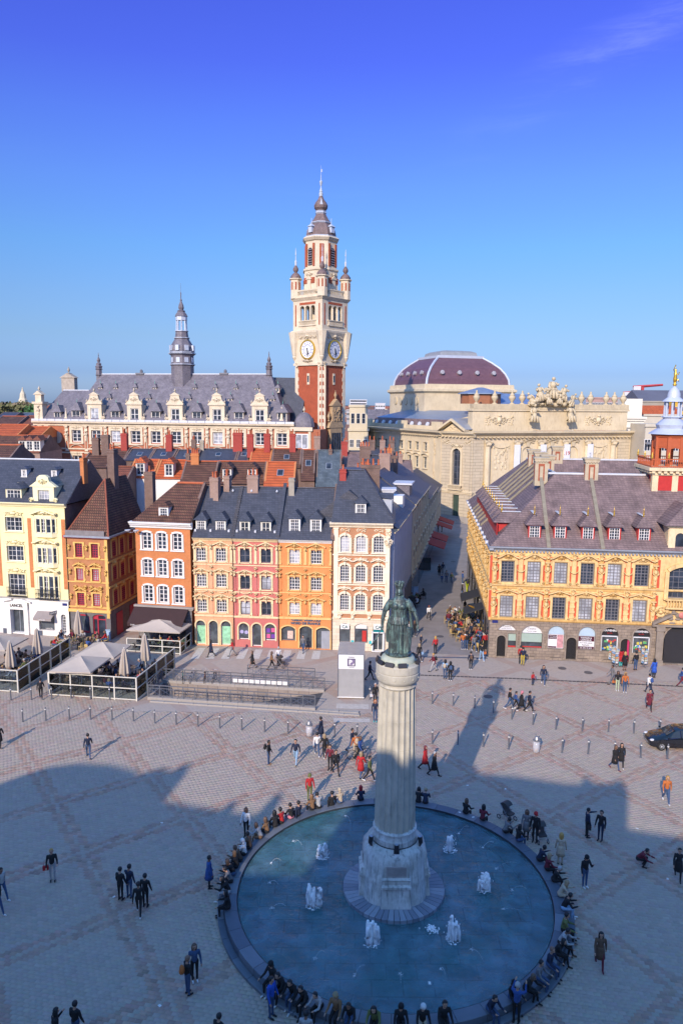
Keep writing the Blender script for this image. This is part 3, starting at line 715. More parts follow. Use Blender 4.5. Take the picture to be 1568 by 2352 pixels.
m.add([a,b,c_,d_,e,f],[(0,1,4),(1,2,5,4),(3,0,4,5),(2,3,5)]);m.build('roof',TILE_BR,h)
m=MB();m.tube([b,e],.09,6);m.tube([a,e],.08,6);m.build('hip_tiles',mat_plain('hip_tile',(.3,.09,.05),.8,.3,5),h)
m=MB();m.box(x0-.12,x1+.42,-.42,-.3,10.5,10.68);m.box(x1+.36,x1+.5,-.42,8.3,10.5,10.68);m.build('gutter',ZINC,h)
sk=skylight(h,x1-.72,2.9,12.92,.55,.9,0);sk.rotation_euler=(0,R(66),0)
chimney(h,15.2,5.2,13,18.9,.75,.95,BRICK_DK,2);chimney(h,18.2,7.6,11,16.4,.95,.8,BRICK_DK,1)
m=MB();wall(m,13.1,14.7,.5,2.5,[(13.2,14.6,.7,2.3)],.12,.05);sf=m.build('shop_window',MAG_PAINT,h);m=MB();m.box(13.2,14.6,.17,.19,.7,2.3);m.build('glass',SHOPGLASS,sf)
m=MB();wall(m,15.05,16.5,.05,2.55,[(15.12,15.5,.7,2.0),(15.62,16.4,.05,1.95),(15.62,16.4,2.05,2.4)],.12,.05);sf=m.build('cafe_door',MAG_PAINT,h);m=MB();m.box(15.1,16.45,.2,.22,.06,2.4);m.build('glass',GLASS,sf)
lettering('COQ HARDI',.24,mat_plain('gold_lettering',(.75,.6,.2),.5,.05),h,(14.3,-.18,2.78),sx=1.15,bold=.008)
# ---------------------------------------------------------------- orange brick house with white windows
h=house('brick_house','orange brick house with nine white windows, brown awning and brown tiled roof',(A0,A1))
x0,x1=20.0,25.68
cols=[(20.52,21.83),(22.08,23.38),(23.68,25.0)];rows=[(9.42,11.42),(6.76,8.72),(4.04,6.08)]
holes=[(a+.16,b-.16,c+.12,d-.16,.12)for a,b in cols for c,d in rows]
m=MB();wall(m,x0,x1,3.85,11.75,holes);m.build('wall',BRICK_OR,h)
for a,b in cols:
    for c,d in rows:
        surround(h,a+.16,b-.16,c+.12,d-.16,.17,.05,WHITE_PAINT,rise=.12);m=MB();m.box(a,b,-.05,.0,c,c+.11);m.build('window_board',WHITE_PAINT,h)
        window(h,a+.16,b-.16,c+.12,d-.16,2,4,WHITE_PAINT,GLASS,y=.12,fw=.11,mw=.05,cross=1)
cornice(h,x0-.2,x1,11.72,.62,.55,WHITE_PAINT);band(h,x0,x1,3.55,3.9,.3,GRANITE,'stone_ledge',steps=2)
m=MB();wall(m,x0,x1,0,3.55,[(20.6,22.6,.2,2.6),(23.0,25.0,.2,2.6)],0,.3);m.build('ground_floor_wall',mat_brick('rough_ground_stone',(.24,.22,.21),(.18,.17,.165),(.1,.09,.09),.6,.3,.02),h)
for a in(20.6,23.0):window(h,a,a+2,.2,2.6,3,2,GREY_PAINT,SHOPGLASS,y=.15,name='cafe_window')
gable_roof(h,x0-.2,x1+.15,-.2,8,12.33,15.75,TILE_BR,ridge_y=4,hipl=3.0)
shell(h,x0,x1,8,0,12.3,BRICK_OR);ridge_cap(h,x0+2.9,x1,4,15.78,TERRA,.12)
m=MB();m.prism_yz([(-.2,12.3),(8,12.3),(4,15.85)],x1-.05,x1+.2);m.build('gable_wall',BRICK_DK,h)
dormer(h,22.85,1.0,12.8,13.75,.35,1.2,TILE_BR,WHITE_PAINT,WHITE_PAINT,3,3,.45,.5)
AWB=mat_plain('brown_awning_cloth',(.045,.022,.022),.85,.12,2,bmp=.06)
m=MB();m.prism_yz([(-.15,3.75),(-1.9,2.55),(-1.9,2.5),(-.15,3.65)],19.75,25.4);m.box(19.75,25.4,-1.93,-1.89,2.2,2.55);aw=m.build('awning',AWB,h)
lettering('HOUBLONNIERE',.26,WHITE_PAINT,aw,(22.75,-1.945,2.28),sx=.95,bold=.006);lettering('CAFE',.2,WHITE_PAINT,aw,(20.3,-1.945,2.28));lettering('BRASSERIE',.2,WHITE_PAINT,aw,(24.6,-1.945,2.28))
m=MB() # lamp cluster on the corner
for dx in(-.35,.55):m.lathe([(.05,0),(.25,.12),(.28,.2),(.03,.22)],10,(x0+dx-.1,-.75,11.35))
m.tube([(x0,0,11.3),(x0-.2,-.5,11.25),(x0-.45,-.75,11.35)],.03);m.tube([(x0,0,11.3),(x0+.2,-.5,11.25),(x0+.45,-.75,11.35)],.03);m.build('flood_lamp',LEAD,h)
chimney(h,27.2,3.6,12.6,16.4,.55,.8,BRICK_TAN,3);chimney(h,28.0,4.6,13.5,16.5,.6,.8,BRICK_TAN,2)
# ---------------------------------------------------------------- ornate twin-bay houses
def baroque(name,label,xa,xb,cols,rows,wallm,trim,fm,arches,seed,gf_mat,shop,nz=4,ped=('tri','brk','brk'),eave=10.75,nx=4):
    random.seed(seed)
    h=house(name,label,(B0,B1))
    holes=[(a,b,c,d)for a,b in cols for c,d in rows]
    m=MB();wall(m,xa,xb,3.15,eave,holes);m.build('wall',wallm,h)
    m=MB();wall(m,xa,xb,0,3.05,arches,0,.3);m.build('ground_floor_wall',gf_mat,h)
    band(h,xa,xb,3.03,3.2,.12,trim,ends=False)
    for k,(c,d)in enumerate(rows):
        for a,b in cols:
            window(h,a,b,c,d,nx,nz,fm,y=.12,fw=.07,mw=.045,sill=trim)
            mm=MB()
            for s in(a,b):
                x=s-.16 if s==a else s
                mm.box(x,x+.16,-.07,.01,c-.1,d+.05)
                mm.box(x-.03,x+.19,-.10,.011,c-.12,c+.18);mm.box(x-.03,x+.19,-.10,.011,d-.2,d+.1)
            mm.box(a-.2,b+.2,-.09,.012,d+.08,d+.2);mm.build('window_surround',trim,h)
            pediment(h,a-.38,b+.38,d+.28,.38 if k==0 else.26,.17,trim,ped[k])
            deco('cartouche',h,(a+b)/2,d+.42,.85,.62,trim,-.03)
            deco('keystone',h,(a+b)/2,d+.06,.6,.6,trim,-.03)
            if k>0:
                for s in(a-.12,b+.12):deco('volute',h,s,d+.32,.5,.5,trim,-.05,flip=s>b)
            if k==2:deco('swag',h,(a+b)/2,d+.85,1.1,.7,trim)
        band(h,xa,xb,c-.34,c-.24,.07,trim,ends=False)
    for x in(xa+.12,(cols[0][1]+cols[1][0])/2,xb-.12):
        for k,(c,d)in enumerate(rows):
            w_=.24;pilaster(h,x,c-.1,d+.1,w_,.06,wallm if k else trim);deco('console',h,x,d+.25,.9,.9,trim,-.05)
            if k>0:deco('volute',h,x,d+.75,.55,.5,trim,-.03)
    for ar in arches:
        surround(h,ar[0],ar[1],ar[2],ar[3],.13,.06,trim,rise=ar[4]if len(ar)>4 else 0,bot=False)
        window(h,ar[0],ar[1],ar[2],ar[3],1,1,WHITE_PAINT if shop=='w' else GREY_PAINT,SHOPGLASS,y=.2,fw=.07,name='shop_window')
    return h
CR=mat_plain('cream_trim',sv(230,208,164),.75,.14,1.5,dirt=sv(165,125,75))
CR2=mat_plain('golden_trim',sv(226,188,122),.75,.14,1.5,dirt=sv(160,110,55))
PE=mat_plain('peach_render',sv(220,164,126),.75,.12,.9,dirt=sv(170,100,60))
PK=mat_plain('rose_render',sv(194,112,106),.75,.14,.9,dirt=sv(190,120,105))
ORG=mat_plain('orange_render',sv(220,142,84),.75,.10,.9,dirt=sv(180,100,40))
GFS=mat_brick('cream_ashlar',(.62,.47,.32),(.55,.40,.27),(.40,.28,.18),.7,.32,.012,.8,.25)
r45=[(8.57,9.88),(6.0,7.3),(3.45,4.72)]
SIGNW=mat_plain('pale_panel',(.62,.60,.58),.5,.05)
h4=baroque('gabled_house','peach house with cream carving between brown awning house and rose house',.0,3.88,[(.28,1.25),(2.22,3.24)],r45,PE,CR,WHITE_PAINT,
    [(.1,1.03,.12,2.6,.4),(1.4,2.3,.12,2.6,.4),(2.6,3.6,.12,2.6,.42)],11,PE,'w')
h5=baroque('gabled_house','rose pink house with cream carving between peach house and orange bank',3.92,8.34,[(4.6,5.58),(6.66,7.65)],[(8.55,9.9),(5.88,7.22),(3.32,4.66)],PK,CR,GREY_PAINT,
    [(4.38,5.37,.75,2.45,.36),(5.72,6.64,.1,2.45,.36),(7.0,8.03,.72,2.45,.36)],12,PK,'w',nz=2,nx=2)
h6=baroque('gabled_house','orange house with golden carving and a bank sign over its shop front',8.38,13.56,[(9.42,10.46),(11.52,12.58)],[(8.56,9.9),(5.94,7.22),(3.48,4.65)],ORG,CR2,WHITE_PAINT,
    [(8.62,10.0,.78,2.3,.3),(10.42,11.66,.1,2.35,.32),(12.05,13.42,.05,2.25,.3)],13,ORG,'g')
# shop posters, doors
GREENP=mat_plain('green_poster',(.30,.62,.40),.5,.35,3);PURP=mat_plain('purple_poster',(.16,.05,.35),.5,.1,3);PINKP=mat_plain('pink_poster',(.65,.12,.30),.5,.2,3)
for a,b in((.16,.97),(2.68,3.5)):m=MB();m.box(a,b,.19,.21,.2,2.0);m.build('shop_poster',GREENP,h4)
for i,(px,pz)in enumerate(((7.12,1.5),(7.58,1.55),(7.12,.92),(7.58,.92))):m=MB();m.box(px,px+.36,.18,.2,pz,pz+.42);m.build('shop_poster',(PURP,PINKP,PINKP,PURP)[i],h5)
for px,pz in((4.5,1.5),(4.95,1.45)):m=MB();m.lathe([(.19,-.01),(.19,.01)],12,M=Matrix.Translation((px+.15,.19,pz))@Matrix.Rotation(R(90),4,'X'));m.build('shop_poster',mat_plain('lilac_poster',(.4,.38,.62),.5,.1),h5)
m=MB();m.box(9.2,9.75,.17,.19,.95,1.75);m.build('shop_poster',mat_plain('beige_poster',(.66,.5,.42),.5,.3,6),h6)
m=MB();m.box(12.55,13.4,.1,.18,.05,1.85);m.build('grey_door',ZINC,h6);
BLUESIGN=mat_plain('grey_blue_lettering',(.13,.18,.26),.4,.05,metal=.4)
lettering('CREDIT AGRICOLE',.33,BLUESIGN,h6,(11.05,-.08,2.86),sx=1.02,bold=.012,depth=.03);lettering('NORD DE FRANCE',.33,BLUESIGN,h6,(11.0,-.08,2.52),sx=1.02,bold=.012,depth=.03)
for hh,xa,xb in((h4,0,3.9),(h5,3.9,8.36),(h6,8.36,13.58)):
    cornice(hh,xa+.15,xb-.15,10.62,.36,.36,CR if hh!=h6 else WHITE_PAINT)
    gable_roof(hh,xa,xb,-.3,9.2,10.98,15.4,SLATE,ridge_y=4.5);ridge_cap(hh,xa,xb,4.5,15.42,SLATE,.07)
    shell(hh,xa+.02,xb-.02,9,0,10.9,BRICK_DK)
m=MB()
for k in range(22):t=k/22;y=-.3+4.8*t;z=10.98+4.42*t;m.box(3.72,4.08,y,y+.26,z+.02,z+.30)
m.build('party_wall_coping',SLATE,h4)
for hh,x in((h5,8.36),(h6,13.62)):
    m=MB();m.add([(x-.16,-.3,11.0),(x+.16,-.3,11.0),(x+.16,4.5,15.72),(x-.16,4.5,15.72),(x-.16,-.3,11.35),(x+.16,-.3,11.35),(x+.16,4.5,15.9),(x-.16,4.5,15.9)],[(4,5,6,7),(0,4,7,3),(1,2,6,5),(0,1,5,4)]);m.build('party_wall_coping',BRICK_DK if hh is h6 else SLATE,hh)
for hh,xs,fm,n in((h4,(.7,2.66),WHITE_PAINT,4),(h5,(5.03,7.1),CREAM_PAINT,2)):
    for x in xs:dormer(hh,x,1.0,11.3,12.62,.3,1.3,SLATE,fm,CREAM_PAINT,n,4 if n==4 else 2,.7,.75,.22)
for x in(9.9,11.95):dormer(h6,x,1.08,11.25,12.95,.35,1.5,SLATE,WHITE_PAINT,WHITE_PAINT,4,5,.65,.75,.2)
for hh,xs in((h4,(.2,1.7,3.5)),(h5,(4.3,6.1,8.0))):
    for x in xs:m=MB();m.box(x-.09,x+.09,.05,.4,11.5,11.72);m.build('roof_vent',LEAD,hh)
    for x in(xs[0]+.7,xs[2]-.4):m=MB();m.lathe([(.1,0),(.12,.1),(.02,.25)],8,(x,3.9,15.0));m.build('roof_vent',LEAD,hh)
chimney(h4,1.1,3.8,13.6,16.4,.5,.9,BRICK_TAN,1);chimney(h4,5.1,4.3,14.8,16.6,1.1,.8,BRICK_TAN,3).name='chimney'
chimney(h5,9.1,4.0,13.4,16.4,.55,.6,mat_plain('grey_render',(.38,.34,.27),.85,.2),0);chimney(h6,14.3,3.6,13.8,17.4,.62,.8,BRICK_CHIM,1)
for hh,x in((h4,3.9),(h5,8.36),(h6,13.58)):
    m=MB();m.tube([(x,-.1,.1),(x,-.1,10.7)],.05,6);m.build('downpipe',mat_plain('brown_downpipe',(.12,.05,.04),.6,.1),hh)
# ---------------------------------------------------------------- white-trimmed corner house
IV=mat_plain('ivory_stone',sv(236,222,194),.75,.08,1.2,dirt=sv(190,160,115))
h7=house('corner_house','tall ivory stone corner house with orange brick panels beside the narrow street',(B0,B1))
xa,xb=13.62,19.1
cols=[(14.38,15.25),(15.88,16.82),(17.56,18.53)];rows=[(9.82,11.48),(6.9,8.61),(4.05,5.76)]
holes=[(a,b,c,d,.22)for a,b in cols for c,d in rows]
m=MB();wall(m,xa,xb,3.2,12.3,holes);m.build('wall',mat_brick('peach_brick',(.50,.22,.10),(.45,.19,.085),(.46,.30,.2),.22,.075,.008,var=.12),h7)
ga=[(14.34,15.4,.8,2.75,.28),(15.82,17.1,.8,2.75,.28),(17.6,18.6,.05,2.75,.28)]
m=MB();wall(m,xa,xb,0,3.2,ga,0,.3);m.build('ground_floor_wall',mat_brick('ivory_ashlar',(.70,.62,.48),(.64,.55,.41),(.48,.38,.27),.7,.36,.012,.8,.25),h7)
band(h7,xa,xb,3.85,4.0,.14,IV,ends=False);band(h7,xa,xb,3.2,3.3,.1,IV,ends=False)
for k,(c,d)in enumerate(rows):
    for a,b in cols:
        window(h7,a,b,c,d,4,6,WHITE_PAINT,y=.12,fw=.06,mw=.04,sill=IV);surround(h7,a,b,c,d,.2,.07,IV,rise=.22)
        deco('keystone',h7,(a+b)/2,d+.1,.8,.8,IV,-.05)
        if k:pediment(h7,a-.3,b+.3,d+.3,.28,.18,IV,'brk' if k==1 else 'seg');deco('cartouche',h7,(a+b)/2,d+.55,1.15,.6,IV,-.03);deco('swag',h7,(a+b)/2,d+.45,1.0,.5,IV,-.05)
        else:deco('relief',h7,(a+b)/2,d+.52,.95,.35,IV)
    for x in(15.56,17.18):deco('relief',h7,x,(c+d)/2,.16,1.3,IV,name='carved_strip')
    band(h7,xa,xb,c-.32,c-.2,.1,IV,ends=False)
for x in(13.95,18.9):pilaster(h7,x,3.3,12.2,.42,.12,IV)
for x in(14.35,15.6,17.2,18.7):deco('console',h7,x,3.55,1.4,.9,IV)
deco('cartouche',h7,18.95,10.9,.8,1.4,IV,-.12);deco('relief',h7,18.95,11.8,.6,.5,IV,-.12)
cornice(h7,xa,xb,12.25,.5,.55,IV)
m=MB();m.add([(xa-.1,-.5,12.75),(xb+.45,-.5,12.75),(xb+.45,8,12.75),(xa-.1,8,12.75),(xa+.2,4.2,17.3),(16.4,4.2,17.3),(16.4,8,17.3),(xa+.2,8,17.3)],[(0,1,5,4),(1,2,6,5),(3,0,4,7),(4,5,6,7),(2,3,7,6)]);m.build('roof',SLATE,h7)
m=MB();m.tube([(xb+.45,-.5,12.8),(16.4,4.2,17.32)],.07,6);m.tube([(xa+.2,4.2,17.35),(16.4,4.2,17.35)],.07,6);m.build('ridge_lead',SLATE,h7)
dormer(h7,16.25,1.02,12.8,14.55,.35,1.6,SLATE,WHITE_PAINT,WHITE_PAINT,4,4,.6,.7,.2)
m=MB();m.box(xb-1.0,xb+.1,2.6,4.0,12.8,14.7);sd=m.build('side_dormer',mat_plain('pale_blue_grey_board',(.42,.46,.52),.6,.08),h7)
m=MB();m.add([(17.0,2.4,14.95),(xb+.25,2.4,14.7),(xb+.25,4.2,14.7),(17.0,4.2,14.95),(17.2,3.3,15.25),(xb+.25,3.3,15.2)],[(0,1,5,4),(2,3,4,5),(1,2,5)]);m.build('dormer_roof',SLATE,sd)
m=MB();m.box(xb+.101,xb+.14,2.75,3.85,13.0,14.5);m.build('glass',GLASS_L,sd)
m=MB();m.box(xb-.7,xb+.15,5.0,6.4,12.8,15.0);sd=m.build('side_dormer',WHITE_PAINT,h7);m=MB();m.box(xb+.151,xb+.18,5.15,6.25,13.0,14.8);m.build('glass',GLASS_L,sd)
m=MB()
for k in range(3):m.box(xb-.9-.05*k,xb+.25+.12*k,4.85-.08*k,6.55+.08*k,15.0+.14*k,15.13+.14*k)
m.build('dormer_cornice',LEAD,sd)
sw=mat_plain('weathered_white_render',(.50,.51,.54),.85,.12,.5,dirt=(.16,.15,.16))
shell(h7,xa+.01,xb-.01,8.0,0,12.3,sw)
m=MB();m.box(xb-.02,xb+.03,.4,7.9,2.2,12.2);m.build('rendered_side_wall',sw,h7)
m=MB();m.tube([(xb+.1,.35,.2),(xb+.1,.35,12.4)],.06,6);m.tube([(xb+.1,3.6,4),(xb+.1,3.6,12.2)],.04,6);m.build('downpipe',ZINC,h7)
chimney(h7,16.9,6.8,15.0,17.6,1.9,.5,BRICK_DK,4)
for i,ar in enumerate(ga):
    window(h7,ar[0],ar[1],ar[2],ar[3],1 if i<2 else 2,1,GREY_PAINT if i<2 else WHITE_PAINT,SHOPGLASS,y=.2,fw=.07,name='shop_window' if i<2 else 'shop_door')
    if i<2:m=MB();m.box(ar[0]-.05,ar[1]+.05,-.03,.05,.62,.8);m.build('shop_sill',IV,h7)
m=MB();m.box(14.45,15.3,-.16,-.06,2.2,2.72);s7=m.build('bank_sign',WHITE_PAINT,h7);lettering('CA',.42,mat_plain('dark_teal',(.02,.12,.13),.4,.05),s7,(14.87,-.17,2.3),bold=.01)
m=MB();m.box(17.65,18.6,-.16,-.06,2.25,2.8);s7=m.build('bank_sign',WHITE_PAINT,h7);lettering('CA',.42,MATS['dark_teal'],s7,(18.1,-.17,2.35),bold=.01);m=MB();m.box(17.65,18.6,-.3,-.06,2.05,2.2);m.build('sign_strip',mat_plain('teal_strip',(.0,.20,.20),.4,.05),s7)
m=MB();m.box(17.5,18.7,-.35,-.05,.05,.12);m.box(17.5,17.62,-.35,-.05,.05,2.02);m.box(18.58,18.7,-.35,-.05,.05,2.02);m.box(17.5,18.7,-.35,-.05,1.95,2.05);m.build('glass_lobby_frame',WHITE_PAINT,h7)
m=MB();m.box(15.9,17.0,.17,.19,2.2,2.65);m.build('shop_panel',WHITE_PAINT,h7);m=MB();m.box(16.55,16.95,.17,.19,.9,2.0);m.build('shop_poster',RED_PAINT,h7)
for x in(15.48,17.22):m=MB();m.box(x,x+.28,-.04,.01,.75,1.05);m.build('notice_plate',mat_plain('turquoise_plate',(.05,.45,.5),.4,.05),h7)
# ================================================================= old exchange with its arcades of carved bays
YS=mat_plain('yellow_carved_stone',sv(224,192,134),.8,.22,1.4,dirt=sv(120,86,50))
YS2=mat_plain('golden_stone',sv(208,168,102),.8,.16,1.4,dirt=sv(130,85,40))
VERM=mat_plain('vermilion_render',sv(198,84,56),.7,.10,1.2,dirt=sv(140,55,35))
RUB=mat_brick('sandstone_blocks',(.30,.24,.185),(.22,.175,.14),(.13,.105,.085),.55,.27,.014,.85,.45,var=.3)
EXL=[(14.2,67.7),(14.2+math.cos(R(-6)),67.7+math.sin(R(-6)))]
bo=house('old_exchange','carved yellow and red stone exchange with steep purple slate roof right of the street',EXL,'building',None)
BL,BD,EV,RV,RZ=34.8,33.0,10.6,6.5,17.15
fc=[(.82,2.04),(3.2,4.44),(5.65,6.88),(8.05,9.3),(10.46,11.74),(12.9,14.2)]
fc2=[(BL-b,BL-a)for a,b in fc[::-1]]
r1_,r2_=(7.42,9.45),(4.02,6.1)
holes=[(a,b,c,d)for a,b in fc+fc2 for c,d in(r1_,r2_)]+[(15.95,18.85,6.4,9.4,.5)]
m=MB();wall(m,0,BL,3.95,EV-.1,holes,0,.3);m.build('wall',YS,bo)
gfh=[(.7,1.5,.1,2.22,.4),(1.72,2.48,1.05,2.45),(.75,2.4,2.72,3.3,.55),(2.94,4.9,1.1,3.3,.8),(5.42,6.92,1.1,3.36,.7),(7.14,8.07,.1,2.28,.42),(8.22,9.75,1.12,3.38,.7),(10.3,11.84,1.05,3.4,.72),(12.08,12.92,.1,2.36,.4),(13.16,14.7,1.0,3.44,.72),(15.9,18.9,.1,3.85,1.45)]
m=MB();wall(m,0,BL,0,3.8,gfh,0,.35);m.build('ground_floor_wall',RUB,bo)
for(a,b,c,d,*rs_)in gfh:surround(bo,a,b,c,d,.13,.05,mat_plain('weathered_block',(.27,.22,.175),.85,.25,3),rise=rs_[0]if rs_ else 0,bot=False)
m=MB();m.prism_yz([(.02,3.72),(-.10,3.74),(-.16,3.86),(-.16,4.0),(.02,4.02)],-.16,BL);m.build('string_course',YS2,bo)
m=MB();m.prism_yz([(.02,7.02),(-.12,7.05),(-.2,7.16),(-.2,7.22),(.02,7.24)],-.2,BL);m.build('string_course',YS,bo)
cornice(bo,0,BL,EV-.1,.3,.45,ZINC,dent=.32);m=MB();m.box(-.5,BL,-.5,-.38,EV+.18,EV+.28);m.build('gutter',ZINC,bo)
def bay(par,a,b,row,k,rz=0,y=0.,conv=None):
    c,d=row;up=row is r1_
    window(par,a,b,c,d,4,7 if up else 7,GREY_PAINT,y=.16,fw=.09,mw=.05,cross=2,gm=(GLASS_L if(k*7+up*3)%5<3 else GLASS))
    mm=MB()
    for s,sg in((a,-1),(b,1)):
        x=s-.2 if sg<0 else s
        mm.box(x,x+.2,-.15,.01,c-.12,d+.08);mm.box(x-.05 if sg<0 else x,x+.2 if sg<0 else x+.25,-.13,.011,c-.14,c+.3)
        mm.box(x-.12 if sg<0 else x+.05,x+.15 if sg<0 else x+.32,-.12,.012,d-.3,d+.12)
    mm.box(a-.25,b+.25,-.12,.013,d+.1,d+.22);mm.build('window_surround',YS,par)
    pediment(par,a-.42,b+.42,d+.3,.42 if up else.34,.26,YS,'brk' if up else 'tri',thick=.11)
    deco('cartouche',par,(a+b)/2,d+.5,1.0,.85,YS if k%2 else YS2,-.06)
    for s in(a-.28,b+.28):deco('volute',par,s,c+.05,.4,.4,YS,-.06,flip=s>b)
    if not up:m2=MB();m2.box(a-.3,b+.3,-.1,.01,d+.75,d+.92);m2.build('lintel_band',YS2,par)
for k,(a,b)in enumerate(fc+fc2):
    for row in(r1_,r2_):bay(bo,a,b,row,k)
px_=[.22,2.62,5.05,7.46,9.88,12.32,14.72]
for k,x in enumerate(px_+[BL-q for q in px_]):
    fig=k%2==0
    for row in(r1_,r2_):
        c,d=row
        if fig:deco('figure',bo,x,c+1.15,1.1,1.15,YS,-.02);m=MB();m.box(x-.2,x+.2,-.06,.01,c-.15,d+.4);m.build('pilaster',YS2,bo)
        else:
            pilaster(bo,x,c-.1,d+.35,.34,.08,YS)
            if row is r1_:deco('swag',bo,x,c+1.15,.75,.9,YS,-.08)
            else:
                m=MB()
                for q in range(4):m.box(x-.24,x+.24,-.15,-.07,c+.15+q*.5,c+.38+q*.5)
                m.build('rusticated_blocks',YS,bo)
        deco('console',bo,x,d+.62,1.3,.9,YS,-.05)
        for s_ in(-1,1):m=MB();m.box(x+s_*.33-.11,x+s_*.33+.11,-.03,.01,c-.1,d+.5);m.build('red_strip',VERM,bo)
# central portal bay
m=MB()
for x in(15.2,19.0):
    m.box(x,x+.6,-.28,.02,0,3.75);m.box(x-.08,x+.68,-.36,.02,0,.5);m.box(x-.08,x+.68,-.38,.02,3.3,3.9)
m.build('portal_column',mat_plain('portal_stone',(.26,.22,.18),.85,.2,2),bo)
m=MB();m.prism_xz([(14.7,3.9),(16.3,4.75),(16.3,5.0),(14.7,4.15)],-.55,.02);m.prism_xz([(18.5,4.75),(20.1,3.9),(20.1,4.15),(18.5,5.0)],-.55,.02);m.box(14.7,20.1,-.4,.02,3.75,3.92);m.build('broken_pediment',mat_plain('portal_stone',(.26,.22,.18)),bo)
deco('relief',bo,17.4,4.7,2.6,1.4,MATS['portal_stone'],-.1);deco('volute',bo,15.45,5.1,2.0,2.0,YS,-.1);deco('volute',bo,19.35,5.1,2.0,2.0,YS,-.1,flip=True)
m=MB();m.lathe([(.28,-.06),(.3,.02),(.1,.09)],12,M=Matrix.Translation((17.3,-.28,4.9))@Matrix.Rotation(R(90),4,'X'));m.build('rose_shield',mat_plain('rose_shield',(.55,.2,.17),.6,.15),bo)
window(bo,15.95,18.85,6.4,9.4,6,6,GREY_PAINT,GLASS,y=.16,fw=.09,mw=.04,cross=2);surround(bo,15.95,18.85,6.4,9.4,.35,.14,YS,rise=.5)
m=MB()
for q in range(13):m.cyl((15.9+q*.25,-.5,5.65),(15.9+q*.25,-.5,6.3),.06,n=6)
m.box(15.7,19.1,-.6,-.4,6.3,6.42);m.box(15.7,19.1,-.62,.02,5.5,5.66);m.build('balcony',YS,bo)
m=MB();m.box(16.1,18.7,.3,.34,0.1,3.6);m.build('portal_gate',BLACK_METAL,bo)
# ground floor fills
DK=mat_plain('dark_grille',(.02,.02,.022),.5,.1)
for a,b,z1 in((.7,1.5,2.22),(7.14,8.07,2.28),(12.08,12.92,2.36)):
    m=MB();m.box(a,b,.28,.30,.1,z1);gd=m.build('arched_door',DK,bo)
    if a<12:
        m=MB()
        for q in range(9):x=a+(b-a)*q/8;m.box(x-.015,x+.015,.1,.13,.1,z1-.05)
        for q in range(6):m.tube([(a,.12,.2+q*.34),((a+b)/2,.12,.4+q*.34),(b,.12,.2+q*.34)],.012,4)
        m.build('folding_grille',BLACK_METAL,gd)
BLIND=mat_plain('grey_green_blind',(.33,.43,.37),.8,.05,3);FAN=mat_plain('white_fanlight',(.72,.73,.75),.4,.04);BLUEP=mat_plain('sky_blue_panel',(.42,.55,.66),.5,.08);MARO=mat_plain('maroon_panel',(.07,.01,.025),.5,.05)
def panel(nm,a,b,z0,z1,mt,y=.14,par=None):m=MB();m.box(a,b,y,y+.02,z0,z1);return m.build(nm,mt,par or bo)
panel('fanlight',.75,2.4,2.72,3.3,FAN);lettering('Cosino',.26,GREY_PAINT,bo,(1.57,.13,2.98));lettering('Montres anciennes',.13,GREY_PAINT,bo,(1.57,.13,2.82))
panel('shop_window',1.72,2.48,1.05,2.45,SHOPGLASS,.2);panel('blind',1.74,2.46,1.7,2.44,BLIND,.1);panel('red_counter',1.74,2.46,1.06,1.2,RED_PAINT,.1)
panel('fanlight',2.94,4.9,2.52,3.3,FAN);lettering('Cosino',.28,GREY_PAINT,bo,(3.92,.13,2.86));lettering('Montres vintage',.14,GREY_PAINT,bo,(3.92,.13,2.66))
panel('shop_window',2.94,4.9,1.1,2.5,SHOPGLASS,.2);panel('blind',2.97,4.87,1.65,2.48,BLIND,.1);panel('red_counter',2.97,4.87,1.12,1.22,RED_PAINT,.1)
panel('fanlight',5.42,6.92,2.5,3.36,BLUEP);pp=panel('office_poster',5.44,6.9,1.12,2.48,FAN);panel('poster_heading',5.5,6.25,2.02,2.42,MARO,.12,pp);panel('poster_photo',6.3,6.86,1.18,2.44,mat_plain('pink_photo',(.55,.28,.30),.5,.4,5),.12,pp);panel('poster_footer',5.5,6.25,1.16,1.3,MARO,.12,pp)
lettering('TOSTAIN &',.13,FAN,bo,(5.88,.11,2.26));lettering('LAFFINEUR',.13,FAN,bo,(5.88,.11,2.09))
panel('fanlight',8.22,9.75,2.45,3.38,BLUEP);pp=panel('office_poster',8.24,9.73,1.14,2.43,FAN);panel('poster_heading',8.28,9.7,1.92,2.4,MARO,.12,pp);panel('poster_footer',8.28,9.7,1.16,1.4,MARO,.12,pp)
lettering('TOSTAIN &',.2,FAN,bo,(8.95,.11,2.18),bold=.004);lettering('LAFFINEUR',.2,FAN,bo,(8.95,.11,1.97),bold=.004);lettering('03 200 40 600',.19,FAN,bo,(8.98,.11,1.21));lettering('Pour vendre, appelez',.13,DARKTXT,bo,(8.98,.13,1.72));lettering('Raphaelle !',.17,DARKTXT,bo,(8.98,.13,1.5))
BLK=mat_plain('black_board',(.02,.018,.02),.45,.05)
